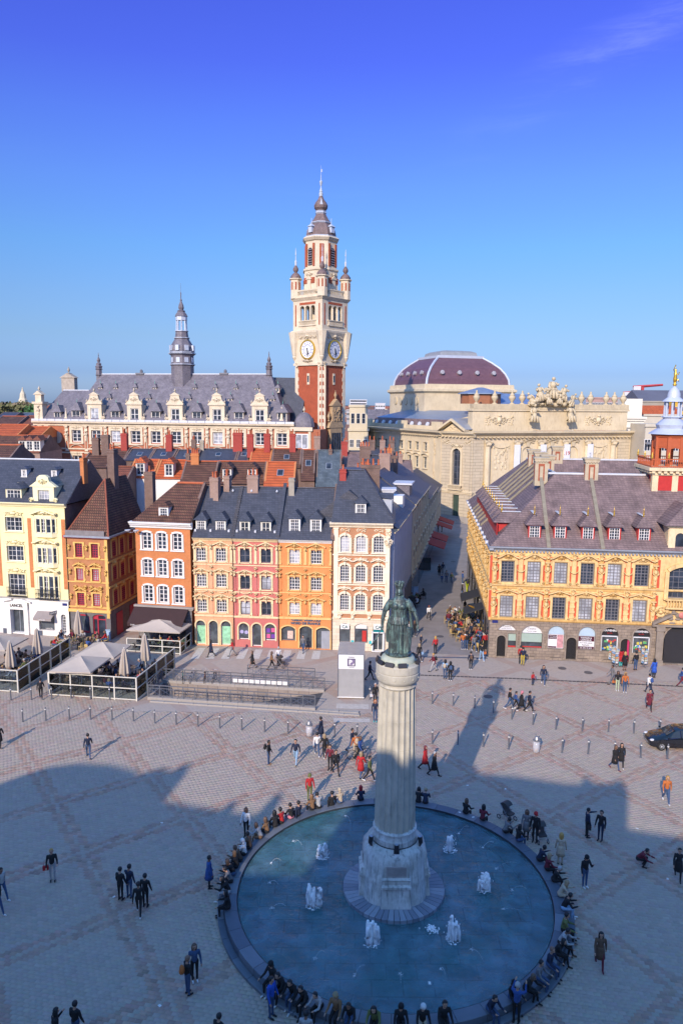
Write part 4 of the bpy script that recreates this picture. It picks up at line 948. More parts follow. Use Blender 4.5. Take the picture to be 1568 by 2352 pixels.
for a,b in((10.3,11.84),(13.16,14.7)):
    panel('shop_board',a,b,2.62,3.42,BLK);lettering('SOUVENIRS',.25,FAN,bo,((a+b)/2,.13,2.98),bold=.008,sx=.95);lettering('de Lille',.17,RED_PAINT,bo,((a+b)/2,.13,2.76))
    panel('shop_window',a,b,1.0,2.6,SHOPGLASS,.2);m=MB();m.box(a,a+.09,.08,.14,1,2.55);m.box(b-.09,b,.08,.14,1,2.55);m.box(a,b,.08,.139,2.46,2.56);m.build('shop_frame',FAN,bo)
    rr=random.Random(int(a))
    cs=[mat_plain('goods_%d'%q,cc,.6,.1)for q,cc in enumerate(((.6,.5,.08),(.5,.05,.05),(.06,.2,.5),(.7,.7,.7),(.1,.4,.15)))]
    for q in range(16):x=rr.uniform(a+.15,b-.35);z=rr.uniform(1.05,2.1);panel('souvenir',x,x+rr.uniform(.12,.3),z,z+rr.uniform(.12,.28),cs[q%5],.17-.002*q)
panel('door_leaf',12.72,12.9,.1,2.2,mat_plain('magenta_door',(.5,.03,.12),.5,.05),.1)
for q in range(5):m=MB();m.prism_xz([(3.0+q*2.45,.02),(4.5+q*2.45,.02),(4.2+q*2.45,.28),(3.3+q*2.45,.28)],-.12,.01);m.build('cellar_vent_arch',RUB,bo)
panel('street_name_plate',.18,.72,3.42,3.68,MATS['blue_enamel'],-.03)
# ---------------- roof: four wings round a court
m=MB();y0=-.35;E=EV+.2
m.add([(y0,y0,E),(BL-y0,y0,E),(RV,RV,RZ),(BL-RV,RV,RZ)],[(0,1,3,2)]);m.add([(RV,RV,RZ),(BL-RV,RV,RZ),(BL-12,12.5,E),(12.5,12.5,E)],[(0,1,2,3)]);m.build('roof',SLATE3,bo)
m=MB();m.add([(y0,BD,E),(y0,y0,E),(RV,RV,RZ),(RV,BD-RV,RZ)],[(0,1,2,3)]);m.add([(RV,RV,RZ),(12.5,12.5,E),(12.5,BD-12.5,E),(RV,BD-RV,RZ)],[(0,1,2,3)]);m.build('roof',SLATE3,bo)
m=MB();m.add([(RV,BD-RV,RZ),(BL-RV,BD-RV,RZ),(BL+.35,BD,E),(y0,BD,E)],[(0,1,2,3)]);m.add([(12.5,BD-12.5,E),(BL-12.5,BD-12.5,E),(BL-RV,BD-RV,RZ),(RV,BD-RV,RZ)],[(0,1,2,3)]);m.build('roof',SLATE3,bo)
m=MB();m.add([(BL+.35,y0,E),(BL+.35,BD,E),(BL-RV,BD-RV,RZ),(BL-RV,RV,RZ)],[(0,1,2,3)]);m.build('roof',SLATE3,bo)
m=MB();m.box(5,15.2,RV-.12,RV+.12,RZ-.05,RZ+.12);m.box(19.6,BL-RV,RV-.12,RV+.12,RZ-.05,RZ+.12);m.box(RV,BL-RV,BD-RV-.12,BD-RV+.12,RZ-.05,RZ+.12);m.build('ridge_lead',LEAD,bo)
m=MB();m.tube([(RV,RV,RZ+.05),(RV,BD-RV,RZ+.05)],.1,6);m.build('ridge_lead',LEAD,bo)
COP=mat_plain('mossy_coping',(.26,.23,.17),.9,.2,2)
for x in(5.05,9.9): # stone coping ribs up the front slope, chimneys on top
    m=MB();m.add([(x-.17,-.3,E+.02),(x+.17,-.3,E+.02),(x+.17,RV,RZ+.05),(x-.17,RV,RZ+.05),(x-.17,-.3,E+.2),(x+.17,-.3,E+.2),(x+.17,RV,RZ+.22),(x-.17,RV,RZ+.22)],[(4,5,6,7),(0,4,7,3),(1,2,6,5),(0,1,5,4)]);m.build('roof_rib',COP,bo)
def bchim(x,y,z0,z1,w=1.25,d=1.0):
    m=MB();m.box(x-w/2,x+w/2,y-d/2,y+d/2,z0,z1);o=m.build('chimney',mat_plain('chimney_stone',(.50,.42,.29),.85,.18,2),bo)
    m=MB()
    m.box(x-.3,x-.16,y-d/2-.02,y-d/2,z0+.5,z1-.5);m.box(x+.16,x+.3,y-d/2-.02,y-d/2,z0+.5,z1-.5);m.box(x-.16,x+.16,y-d/2-.02,y-d/2,z1-.75,z1-.5)
    m.box(x-w/2-.02,x-w/2,y-.22,y+.22,z0+.5,z1-.5);m.build('brick_panel',BRICK_RED,o)
    m=MB();m.box(x-w/2-.16,x+w/2+.16,y-d/2-.16,y+d/2+.16,z1,z1+.12);m.box(x-w/2-.08,x+w/2+.08,y-d/2-.08,y+d/2+.08,z1-.25,z1)
    for q in range(5):m.box(x-w/2+.05+q*.26,x-w/2+.17+q*.26,y-d/2-.14,y-d/2,z1-.35,z1-.2)
    m.build('chimney_cap',mat_plain('chimney_stone',(.5,.42,.29)),o)
bchim(5.05,RV-.1,RZ-1.2,RZ+1.5);bchim(9.9,RV-.1,RZ-1.0,RZ+1.5)
for v in(11.3,16.2,21.1):bchim(RV,v,RZ-1.0,RZ+1.4)
bchim(10.2,BD-RV,RZ-.6,RZ+1.5)
for v in(11.3,14.0,16.2,18.6,21.1,23.4): # ribs and lead strips up the street-side slope
    m=MB();m.add([(-.3,v-.16,E+.02),(-.3,v+.16,E+.02),(RV,v+.16,RZ+.05),(RV,v-.16,RZ+.05),(-.3,v-.16,E+.28),(-.3,v+.16,E+.28),(RV,v+.16,RZ+.3),(RV,v-.16,RZ+.3)],[(4,5,6,7),(0,4,7,3),(1,2,6,5),(0,1,5,4)]);m.build('roof_rib',COP,bo)
DRM=SLATE3
for x in(3.82,6.15,8.68,11.05,13.7):
    d_=dormer(bo,x,1.15,11.35,12.85,.55,1.4,DRM,WHITE_PAINT,RED_PAINT,4,5,.95,.85,.3,GOLD,GLASS)
    m=MB();m.box(x-.6,x+.6,.35,.75,11.05,11.28);m.build('lead_apron',LEAD,d_)
    m=MB();m.box(-.13,.13,-.9,.9,-.03,.03);lf=m.build('lead_ridge',LEAD,d_,loc=(x-.02,2.05,13.86))
# street-side dormers, a continuous red row with gilded finials
for k in range(10):
    v=3.0+k*2.45
    w=1.15;z0,z1=11.35,12.75
    b=MB();b.box(.5,2.0,v-w/2,v-w/2+.1,z0,z1);b.box(.5,2.0,v+w/2-.1,v+w/2,z0,z1);b.box(.5,.65,v-w/2+.1,v+w/2-.1,z1-.1,z1);b.box(.45,.62,v-w/2-.05,v+w/2+.05,z0-.1,z0);o=b.build('dormer',RED_PAINT,bo)
    r=MB();a_=w/2+.42;r.add([(.15,v-a_,z1),(.15,v+a_,z1),(3.4,v+a_,z1),(3.4,v-a_,z1),(1.0,v,z1+.95),(3.4,v,z1+.95)],[(1,0,4),(0,3,5,4),(2,1,4,5)]);r.build('dormer_roof',DRM,o)
    g_=MB();g_.box(.58,.6,v-w/2+.1,v+w/2-.1,z0,z1-.1);g_.build('glass',GLASS_L,o)
    f=MB();f.lathe([(.12,0),(.05,.12),(.12,.24),(.04,.34),(.07,.46),(.02,.6),(.012,1.0)],8,(1.0,v,z1+.9));f.build('finial',GOLD,o,True)
    f=MB();f.box(1.0,4.2,v-.13,v+.13,z1+.93,z1+.99);f.build('lead_ridge',LEAD,o)
m=MB();m.box(.46,.52,1.8,26.5,11.25,12.72);m.build('red_dormer_board',RED_PAINT,bo)
m=MB();m.box(-.5,-.36,-.5,BD,E-.05,E+.1);m.box(-.38,.02,-.4,BD,E-.3,E-.06);m.build('gutter',ZINC,bo)
for k in range(12):m=MB();m.box(-.62,-.36,1.2+k*2.6,1.5+k*2.6,E+.02,E+.3);m.build('gutter_bracket',LEAD,bo)
# ---------------- street-side facade
m=MB()
m.add([(0,0,0),(0,BD,0),(0,BD,EV),(0,0,EV)],[(3,2,1,0)]);m.add([(BL,0,0),(BL,BD,0),(BL,BD,EV),(BL,0,EV)],[(0,1,2,3)]);m.add([(0,BD,0),(BL,BD,0),(BL,BD,EV),(0,BD,EV)],[(3,2,1,0)]);m.build('side_wall',YS,bo)
m=MB();m.box(-.06,0,0,BD,0,3.75);m.build('side_plinth',RUB,bo)
for z,mt in((3.75,YS2),(7.05,YS),(10.15,YS)):m=MB();m.box(-.2,0,-.2 if z<10 else 0,BD,z,z+.22);m.build('string_course',mt,bo)
for k in range(13):
    v=1.4+k*2.43
    for row in(r1_,r2_):
        c,d=row
        o=window(bo,0,1.24,c,d,4,7,GREY_PAINT,GLASS,y=0,cross=2);o.location=(-.03,v,c);o.rotation_euler=(0,0,R(-90))
        m=MB();m.box(-.12,0,v-.85,v-.63,c-.12,d+.1);m.box(-.12,0,v+.63,v+.85,c-.12,d+.1);m.box(-.3,0,v-1.0,v+1.0,d+.3,d+.45);m.build('window_surround',YS,bo)
        deco('cartouche',bo,0,d+.5,1.1,.85,YS2,v,rz=R(-90),d=1.8);deco('figure',bo,0,c+1.15,1.2,1.15,YS if k%2 else YS2,v+1.21,rz=R(-90),d=1.6)
        deco('console',bo,0,d+.62,1.4,.9,YS,v+1.21,rz=R(-90),d=1.6);deco('volute',bo,0,d+.25,.8,.8,YS,v-.9,rz=R(-90),d=1.5)
    m=MB();m.box(-.09,-.05,v-.7,v+.7,.2,2.8);m.build('shop_front',DK if k%2 else SHOPGLASS,bo)
AWK=mat_plain('black_awning_cloth',(.03,.03,.032),.8,.1,2)
for v0,v1 in((6.2,8.6),(11.2,14.4)):
    m=MB();m.prism_xz([(-.1,3.0),(-.1,3.08),(-2.0,2.45),(-2.0,2.35)],v0,v1);m.box(-2.02,-1.97,v0,v1,2.1,2.42);aw=m.build('cafe_awning',AWK,bo)
    if v0<8:
        m=MB();m.lathe([(.45,-.01),(.45,.01)],14,M=Matrix.Translation((-1.0,(v0+v1)/2,2.80))@Matrix.Rotation(R(18.4),4,'Y')@Matrix.Diagonal((1.3,.7,1,1)));m.build('gold_emblem',GOLD,aw)
# ---------------- lantern tower over the portal
TX,TY=17.55,RV+.6
m=MB();m.box(TX-2.05,TX+2.05,TY-2.05,TY+2.05,12,17.3);tw=m.build('tower_base',RED_PAINT,bo)
m=MB()
for x in(TX-1.85,TX,TX+1.85):
    m.box(x-.28,x+.28,TY-2.12,TY-2.04,12,17.3);m.box(TX-2.12,TX-2.04,TY+(x-TX)-.28,TY+(x-TX)+.28,12,17.3)
m.box(TX-2.2,TX+2.2,TY-2.2,TY+2.2,17.3,17.75);m.build('tower_pier',STONE_CREAM,tw)
m=MB();m.box(TX-2.6,TX+2.6,TY-2.6,TY+2.6,17.75,18.05)
for q in range(9):m.box(TX-2.3+q*.55,TX-2.0+q*.55,TY-2.5,TY-2.2,17.5,17.76);m.box(TX-2.5,TX-2.2,TY-2.3+q*.55,TY-2.0+q*.55,17.5,17.76)
m.build('tower_cornice',STONE_CREAM,tw)
OXR=mat_plain('oxide_red_timber',(.46,.105,.035),.55,.1,2,bmp=.05)
m=MB()
for s in(-1,1):
    for q in range(24):
        t=-2.3+q*.2;m.box(t+TX-.02,t+TX+.02,TY+s*2.35-.02,TY+s*2.35+.02,18.1,18.85);m.box(TX+s*2.35-.02,TX+s*2.35+.02,t+TY-.02,t+TY+.02,18.1,18.85)
    for z in(18.15,18.85):m.box(TX-2.4,TX+2.4,TY+s*2.35-.05,TY+s*2.35+.05,z-.05,z+.05);m.box(TX+s*2.35-.05,TX+s*2.35+.05,TY-2.3,TY+2.3,z-.05,z+.05)
m.build('balcony_railing',OXR,tw)
for x,y in((-2.35,-2.35),(2.35,-2.35),(-2.35,2.35),(2.35,2.35),(-.8,-2.35),(.8,-2.35),(-2.35,0)):
    m=MB();m.lathe([(.05,0),(.14,.1),(.05,.2),(.12,.32),(.03,.45),(.05,.55),(.01,.65)],8,(TX+x,TY+y,18.9));m.build('gilded_knob',GOLD,tw,True)
m=MB();r8=1.55
for k in range(8):
    a=math.pi/8+k*math.pi/4;x,y=TX+r8*math.cos(a),TY+r8*math.sin(a);m.box(x-.17,x+.17,y-.17,y+.17,18.05,20.9)
    a2=a+math.pi/4;p,q=Vector((x,y,0)),Vector((TX+r8*math.cos(a2),TY+r8*math.sin(a2),0))
    mid=(p+q)/2;M_=Matrix.Translation((mid.x,mid.y,0))@Matrix.Rotation(a+math.pi/8+math.pi/2,4,'Z');L_=(p-q).length
    m.box(-L_/2,L_/2,-.1,.1,20.0,20.95,M_);m.prism_xz([(-L_/2,19.5),(-L_/2+.18,19.8),(0,19.9),(L_/2-.18,19.8),(L_/2,19.5),(L_/2,20.0),(-L_/2,20.0)],-.08,.08,M_)
    m.lathe([(.14,-.12),(.14,.12)],10,M=M_@Matrix.Translation((0,0,20.5))@Matrix.Rotation(R(90),4,'X'))
m.lathe([(1.75,20.9),(1.85,21.1),(1.8,21.2)],8,(TX,TY,0),rot=math.pi/8);m.build('lantern',OXR,tw)
LD=mat_plain('pale_lead',(.52,.57,.66),.45,.08,1.5,metal=.1)
m=MB();m.lathe([(2.15,21.2),(1.95,21.35),(1.35,21.75),(1.5,22.1),(1.2,22.4),(.8,22.75),(1.05,22.85),(1.0,22.95)],8,(TX,TY,0),rot=math.pi/8)
for k in range(8):a=math.pi/8+k*math.pi/4;m.cyl((TX+.75*math.cos(a),TY+.75*math.sin(a),22.95),(TX+.75*math.cos(a),TY+.75*math.sin(a),24.35),.10,n=6)
m.lathe([(1.05,24.35),(1.0,24.45),(.62,24.75),(.6,25.1),(.45,25.5),(.2,25.75),(.08,25.85)],12,(TX,TY,0));m.build('lead_cupola',LD,tw,True,35)
m=MB();m.lathe([(.1,25.85),(.22,26.0),(.1,26.12),(.16,26.2)],8,(TX,TY,0));m.lathe([(.14,26.2),(.2,26.5),(.14,26.9),(.18,27.1),(.08,27.2),(.10,27.3),(.09,27.45),(.02,27.55)],8,(TX,TY,0))
m.tube([(TX,TY,27.0),(TX+.25,TY,26.95),(TX+.35,TY,27.2)],.05);m.tube([(TX-.05,TY,27.05),(TX-.2,TY,27.4),(TX-.02,TY,27.9)],.05);m.tube([(TX,TY,26.3),(TX+.3,TY+.1,26.5),(TX+.35,TY,26.3)],.06);m.build('gilded_figure',GOLD,tw,True)
# big stone dormer over the portal
m=MB();wall(m,15.7,19.1,10.8,13.0,[(16.3,17.1,11.1,12.5,.4),(17.7,18.5,11.1,12.5,.4)],.0,.2);m.box(15.7,19.1,.21,2.4,10.8,13.0);m.box(15.5,19.3,-.15,.05,13.0,13.25);sdm=m.build('stone_dormer',STONE_CREAM,bo)
for a in(16.3,17.7):panel('glass',a,a+.8,11.1,12.5,GLASS,.12,sdm)
m=MB();m.add([(15.2,-.5,13.2),(19.6,-.5,13.2),(19.6,3.6,13.2),(15.2,3.6,13.2),(17.4,1.2,15.0),(17.4,4.5,15.0)],[(0,1,4),(1,2,5,4),(3,0,4,5)]);m.build('dormer_roof',SLATE3,sdm)
# ================================================================= chamber of commerce with belfry
CST=mat_plain('chamber_stone',sv(216,202,176),.8,.16,.5,dirt=sv(165,135,95))
CBR=mat_brick('chamber_brick',(.42,.135,.062),(.37,.11,.05),(.40,.17,.10),.45,.15,.012,var=.12)
TBR=mat_brick('belfry_brick',(.40,.085,.035),(.34,.07,.03),(.36,.12,.06),.4,.14,.01,var=.18)
ch=thing('chamber_of_commerce','long cream and brick palace with grey slate roof and rows of dormers','building');FS=.808;place(ch,(-69.1*FS,170*FS),(-8.7*FS,158*FS));ch.location.z=24*(1-FS);ch.scale=(FS,FS,FS)
EZ=19.4;colx=[8.9+4.84*k for k in range(11)]
holes=[(x-1.15,x+1.15,14.75,17.4)for x in colx]+[(x-1.1,x+1.1,8.2,11.6)for x in colx]+[(3.6,4.75,14.6,16.7),(3.7,4.7,8.6,11.4)]
m=MB();wall(m,-1,59.5,-6,18.6,holes,0,.4);m.build('wall',CBR,ch)
for x in colx:
    for z0,z1 in((14.75,17.4),(8.2,11.6)):
        window(ch,x-1.15,x+1.15,z0,z1,2,3,WHITE_PAINT,y=.25,fw=.18,mw=.08,cross=1)
        mm=MB();mm.box(x-1.7,x-1.15,-.12,.02,z0-.2,z1+.9);mm.box(x+1.15,x+1.7,-.12,.02,z0-.2,z1+.9);mm.box(x-1.15,x+1.15,-.12,.02,z1,z1+.9);mm.box(x-1.75,x+1.75,-.25,.02,z0-.5,z0-.2);mm.build('window_surround',CST,ch)
        deco('cartouche',ch,x,z1+.55,2.2,.8,CST,-.1);pediment(ch,x-1.5,x+1.5,z0-1.3,.6,.25,CST,'seg')
for k in range(12):
    x=colx[0]-2.42+4.84*k;pilaster(ch,x,12.6,18.3,.75,.2,CST);m=MB();m.box(x-.22,x+.22,-.23,-.19,13.2,15.2);m.build('brick_inset',CBR,ch);deco('figure',ch,x,16.2,1.8,1.3,CST,-.2)
    deco('capital',ch,x,18.1,1.8,1.6,CST,-.15)
window(ch,3.6,4.75,14.6,16.7,1,2,WHITE_PAINT,GLASS_L,y=.2)
m=MB();m.lathe([(.62,-.12),(1.0,-.12),(1.0,.06),(.62,.06)],20,M=Matrix.Translation((4.18,-.05,15.65))@Matrix.Rotation(R(90),4,'X')@Matrix.Diagonal((1,1.35,1,1)));m.build('oval_window_surround',CST,ch)
m=MB();m.box(2.4,3.5,.0,.05,14.3,17.0);m.box(4.86,5.9,.0,.05,14.3,17.0)
window(ch,3.7,4.7,8.6,11.4,2,2,WHITE_PAINT,y=.25);surround(ch,3.7,4.7,8.6,11.4,.3,.12,CST)
for x in(-.2,1.5):pilaster(ch,x,0,18.3,1.0,.25,CST);
for z in(12.1,13.0):band(ch,-1,59.5,z,z+.3,.22,CST)
m=MB();m.prism_yz([(.1,18.3),(-.25,18.35),(-.3,18.8),(-.9,19.0),(-1.0,19.4),(.1,19.4)],-1.8,60.2);m.build('cornice',CST,ch)
m=MB()
for k in range(31):m.box(-1.7+2*k,.2+2*k,-1.0,.2,19.41,19.85)
m.build('parapet_gutter',LEAD,ch)
DEP=16
m=MB();m.add([(7,-.6,19.5),(58.5,-.6,19.5),(58.5,DEP,19.5),(7,DEP,19.5),(11.2,8,30.2),(52.5,8,30.2)],[(0,1,5,4),(2,3,4,5),(1,2,5),(3,0,4)]);m.build('roof',SLATE2,ch)
m=MB();m.add([(-.6,-.6,19.5),(10,-.6,19.5),(10,12,19.5),(-.6,12,19.5),(2.4,6,26.4),(10,6,26.4)],[(0,1,5,4),(2,3,4,5),(3,0,4)]);m.build('roof',SLATE2,ch)
m=MB();m.add([(51,10,29.6),(60.5,10,29.4),(60.5,4,20),(57,4,20)],[(3,2,1,0)]);m.build('roof',SLATE,ch)
ridge_cap(ch,11.2,52.5,8,30.2,LEAD,.16);ridge_cap(ch,2.4,9,6,26.4,LEAD,.14)
shell(ch,-1,59.4,DEP,-6,19.3,CST)
for k,x in enumerate(colx):
    if k%2: # tall carved stone gable window
        m=MB();wall(m,x-1.75,x+1.75,19.6,23.2,[(x-1.0,x+1.0,19.75,22.4)],-.3,.3);m.box(x-1.75,x+1.75,.01,2.5,19.6,23.1);m.box(x-2.0,x+2.0,-.55,.2,23.2,23.55)
        m.prism_xz([(x-1.9,23.55),(x+1.9,23.55),(x+1.2,24.3),(x+.95,25.3),(x-.95,25.3),(x-1.2,24.3)],-.4,.3);m.prism_xz([(x-1.2,25.3),(x+1.2,25.3),(x,26.0)],-.5,.3);g_=m.build('stone_gable',CST,ch)
        window(g_,x-1.0,x+1.0,19.75,22.4,2,2,WHITE_PAINT,y=-.1,fw=.16,mw=.1).name='gable_window'
        deco('cartouche',g_,x,24.4,1.7,1.3,CST,-.4);deco('urn',g_,x,25.9,1.0,.9,CST,-.1)
        for s in(-1,1):deco('volute',g_,x+s*2.1,20.1,1.6,1.6,CST,-.2,flip=s>0);deco('urn',g_,x+s*1.8,23.5,.9,.9,CST,-.2);deco('urn',g_,x+s*2.3,20.5,.9,.9,CST,-.2)
    else:dormer(ch,x,2.1,19.6,21.8,.1,2.4,SLATE2,WHITE_PAINT,CST,2,2,1.9,1.1,.45,COPPER)
    if 0<k<10:
        for s in(-1.9,1.9):dormer(ch,x+s*(.95 if k%2 else 0)+(0 if k%2 else s*10),.9,23.6,24.7,3.2,.9,SLATE2,WHITE_PAINT,CST,1,2,.9,.5,.25,COPPER)if k%2 else None
    if k<10 and k!=4:dormer(ch,x+2.4 if k else x+3.4,.8,26.2,27.1,5.2,.6,SLATE2,WHITE_PAINT,CST,1,1,.9,.45,.25,COPPER)
dormer(ch,4.2,1.6,19.6,21.4,.1,1.8,SLATE2,WHITE_PAINT,CST,2,1,1.6,.9,.4,COPPER)
for x,s in((6.4,1.5),(57.2,1.9)):deco('obelisk',ch,x,19.6,s*1.2,s,CST,.2)
m=MB();m.box(-1.2,.9,-.5,1.3,19.6,23.2);m.box(-1.5,1.2,-.8,1.6,23.2,23.7);m.box(-.9,.6,-.3,.9,23.7,25.3);m.prism_xz([(-1.3,25.3),(1.0,25.3),(-.15,26.2)],-.5,1.1);g_=m.build('corner_pinnacle',CST,ch);deco('urn',g_,-.15,26.1,1.2,1.1,CST,.3);deco('figure',g_,-.15,21.6,1.8,1.6,CST,-.5)
m=MB();m.box(-.5,2.9,10,11.4,22,29.4);m.prism_xz([(-.9,29.4),(3.3,29.4),(1.2,30.6)],9.8,11.6);g_=m.build('rear_gable',mat_plain('grey_stone',(.42,.36,.29),.85,.2),ch);deco('urn',g_,1.2,30.5,1.4,1.5,MATS['grey_stone'],10.6)
def turret(x,y,z,par,s=1.):
    m=MB();m.lathe([(.75*s,-3),(.75*s,0),(.95*s,.2),(.8*s,.35),(.72*s,1.4),(1.0*s,1.55),(.75*s,1.7),(.95*s,2.2),(.6*s,2.4),(.7*s,2.8),(.3*s,3.1),(.48*s,3.6),(.3*s,4.0),(.08,4.4),(.12,4.7),(.03,5.4)],6,(x,y,z));return m.build('roof_turret',SLATE2,par)
turret(10.6,8,29.8,ch);turret(52.1,8,29.8,ch,.9)
for x in(21,41.5):m=MB();m.box(x-1,x+1,7.6,8.6,30.1,30.5);m.lathe([(.35,30.5),(.38,31),(.1,31.3)],8,(x+.3,8,0));m.build('roof_vent',GREY_PAINT,ch)
m=MB();sx_,sy_=31.5,8 # ridge spire
m.lathe([(2.55,25.5),(2.55,32.0),(2.85,32.3),(2.6,32.45),(2.55,34.3),(3.1,34.8),(2.7,35.0),(2.75,35.6),(2.55,36.5),(2.0,37.4),(1.6,38.0),(1.75,38.3),(1.5,38.5),(1.35,39.6),(1.5,39.8),(1.2,39.85)],8,(sx_,sy_,0),rot=math.pi/8);sp=m.build('ridge_spire',SLATE2,ch)
m=MB()
for k in range(8):a=math.pi/8+k*math.pi/4;m.cyl((sx_+1.15*math.cos(a),sy_+1.15*math.sin(a),39.8),(sx_+1.05*math.cos(a),sy_+1.05*math.sin(a),43),.16,n=6)
m.lathe([(1.3,42.2),(1.3,43.0),(1.5,43.1)],8,(sx_,sy_,0),rot=math.pi/8);m.build('lantern_columns',LD,sp);m=MB()
for z,r in((32.3,2.9),(34.75,3.15),(35.05,2.9),(38.25,1.8),(39.75,1.55)):m.lathe([(r,z),(r,z+.14)],8,(sx_,sy_,0),rot=math.pi/8)
stuff(m.build('lead_mouldings',LD,sp))
m=MB();m.lathe([(1.5,43.1),(1.25,43.6),(.85,44.1),(.95,44.3),(.5,44.5),(.68,45.0),(.55,45.6),(.2,46.4),(.26,46.7),(.1,47),(.12,48.3),(.03,48.5),(.02,50.4)],8,(sx_,sy_,0));m.build('spire_bulb',SLATE2,sp)
for k in range(8):
    a=k*math.pi/4;x,y=sx_+2.42*math.cos(a),sy_+2.42*math.sin(a);m=MB();m.box(-.45,.45,-.08,.08,32.8,33.9,Matrix.Translation((x,y,0))@Matrix.Rotation(a+math.pi/2,4,'Z'));w_=m.build('spire_window',LD,sp)
    m=MB();m.box(-.4,.4,-.5,.3,35.4,36.6,Matrix.Translation((x,y,0))@Matrix.Rotation(a+math.pi/2,4,'Z'));m.build('spire_dormer',LD,sp)
# right end link block between palace and belfry
m=MB();m.box(59.5,66,-1.2,6,-6,18.3);lk=m.build('end_bay',CBR,ch)
window(ch,60.6,63.4,14.2,17.4,2,1,WHITE_PAINT,GLASS_L,y=-1.3,fw=.2);m=MB();m.box(60.0,60.55,-1.45,-1.19,13.5,18);m.box(63.45,64,-1.45,-1.19,13.5,18);m.box(59.6,64.4,-1.7,-1.19,18.0,18.8);m.box(60,64,-1.5,-1.19,13.2,13.8);m.build('bay_surround',CST,ch)
m=MB();m.lathe([(2.3,18.8),(2.25,19.4),(1.9,20.6),(1.2,21.5),(.5,21.9)],10,(62,.8,0),sy=.8);m.build('bay_dome',SLATE2,ch,True,30);deco('urn',ch,62,21.8,1.3,1.3,CST,.8)
# ---------------------------------------------------------------- belfry
bf=thing('belfry','tall red brick and cream stone clock tower with dark bulbous spire','tower',(-4.95*FS,167*FS,24*(1-FS)),R(-40));bf.scale=(FS,FS,FS)
W=3.95
m=MB();m.box(-W+.05,W-.05,-W+.05,W-.05,-6,32.4);m.build('brick_shaft',TBR,bf)
for cx,cy in((1,-1),(-1,-1),(1,1),(-1,1)):
    m=MB();o_=W+.02
    for k in range(40):
        z=k*.82;w_=1.05 if k%2 else.85
        m.box(min(cx*o_,cx*(o_-w_)),max(cx*o_,cx*(o_-w_)),min(cy*o_,cy*(o_-w_)),max(cy*o_,cy*(o_-w_)),z,z+.815)
    m.build('corner_quoins',CST,bf)
m=MB();m.box(-.85,.85,0,.7,0,32,Matrix.Translation((W-.1,-W+.1,0))@Matrix.Rotation(R(45),4,'Z'));m.build('corner_pier',CST,bf)
# the outward corner shows brick blocks between the quoins
for k in range(20):
    m=MB();z=.5+k*1.6;m.prism_xz([(-.5,0),(.5,0),(.4,.8),(-.4,.8)],-.03,.2,Matrix.Translation((W-.1,-W+.1,z))@Matrix.Rotation(R(45),4,'Z'));m.build('corner_brick_block',TBR,bf)
def face(o,f): # move a piece built for the local -y face onto face f (0:-y, 1:+x, 2:+y, 3:-x)
    o.matrix_local=Matrix.Rotation(R(90*f),4,'Z')@Matrix.Translation(o.location)@o.rotation_euler.to_matrix().to_4x4()@Matrix.Diagonal((*o.scale,1));return o
ms=MB();ms.box(-W-.1,W+.1,-W-.1,W+.1,32.4,38.6);ms.box(-W-.3,W+.3,-W-.3,W+.3,32.0,32.5);ms.lathe([(5.75,37.6),(6.2,38.4),(6.55,39.0),(6.6,39.4),(6.1,39.6)],4,rot=math.pi/4);ms.build('clock_stage',CST,bf)
DIAL=mat_plain('white_dial',(.78,.78,.78),.4,.04);NUM=mat_plain('blue_numeral',(.10,.14,.35),.5,.05)
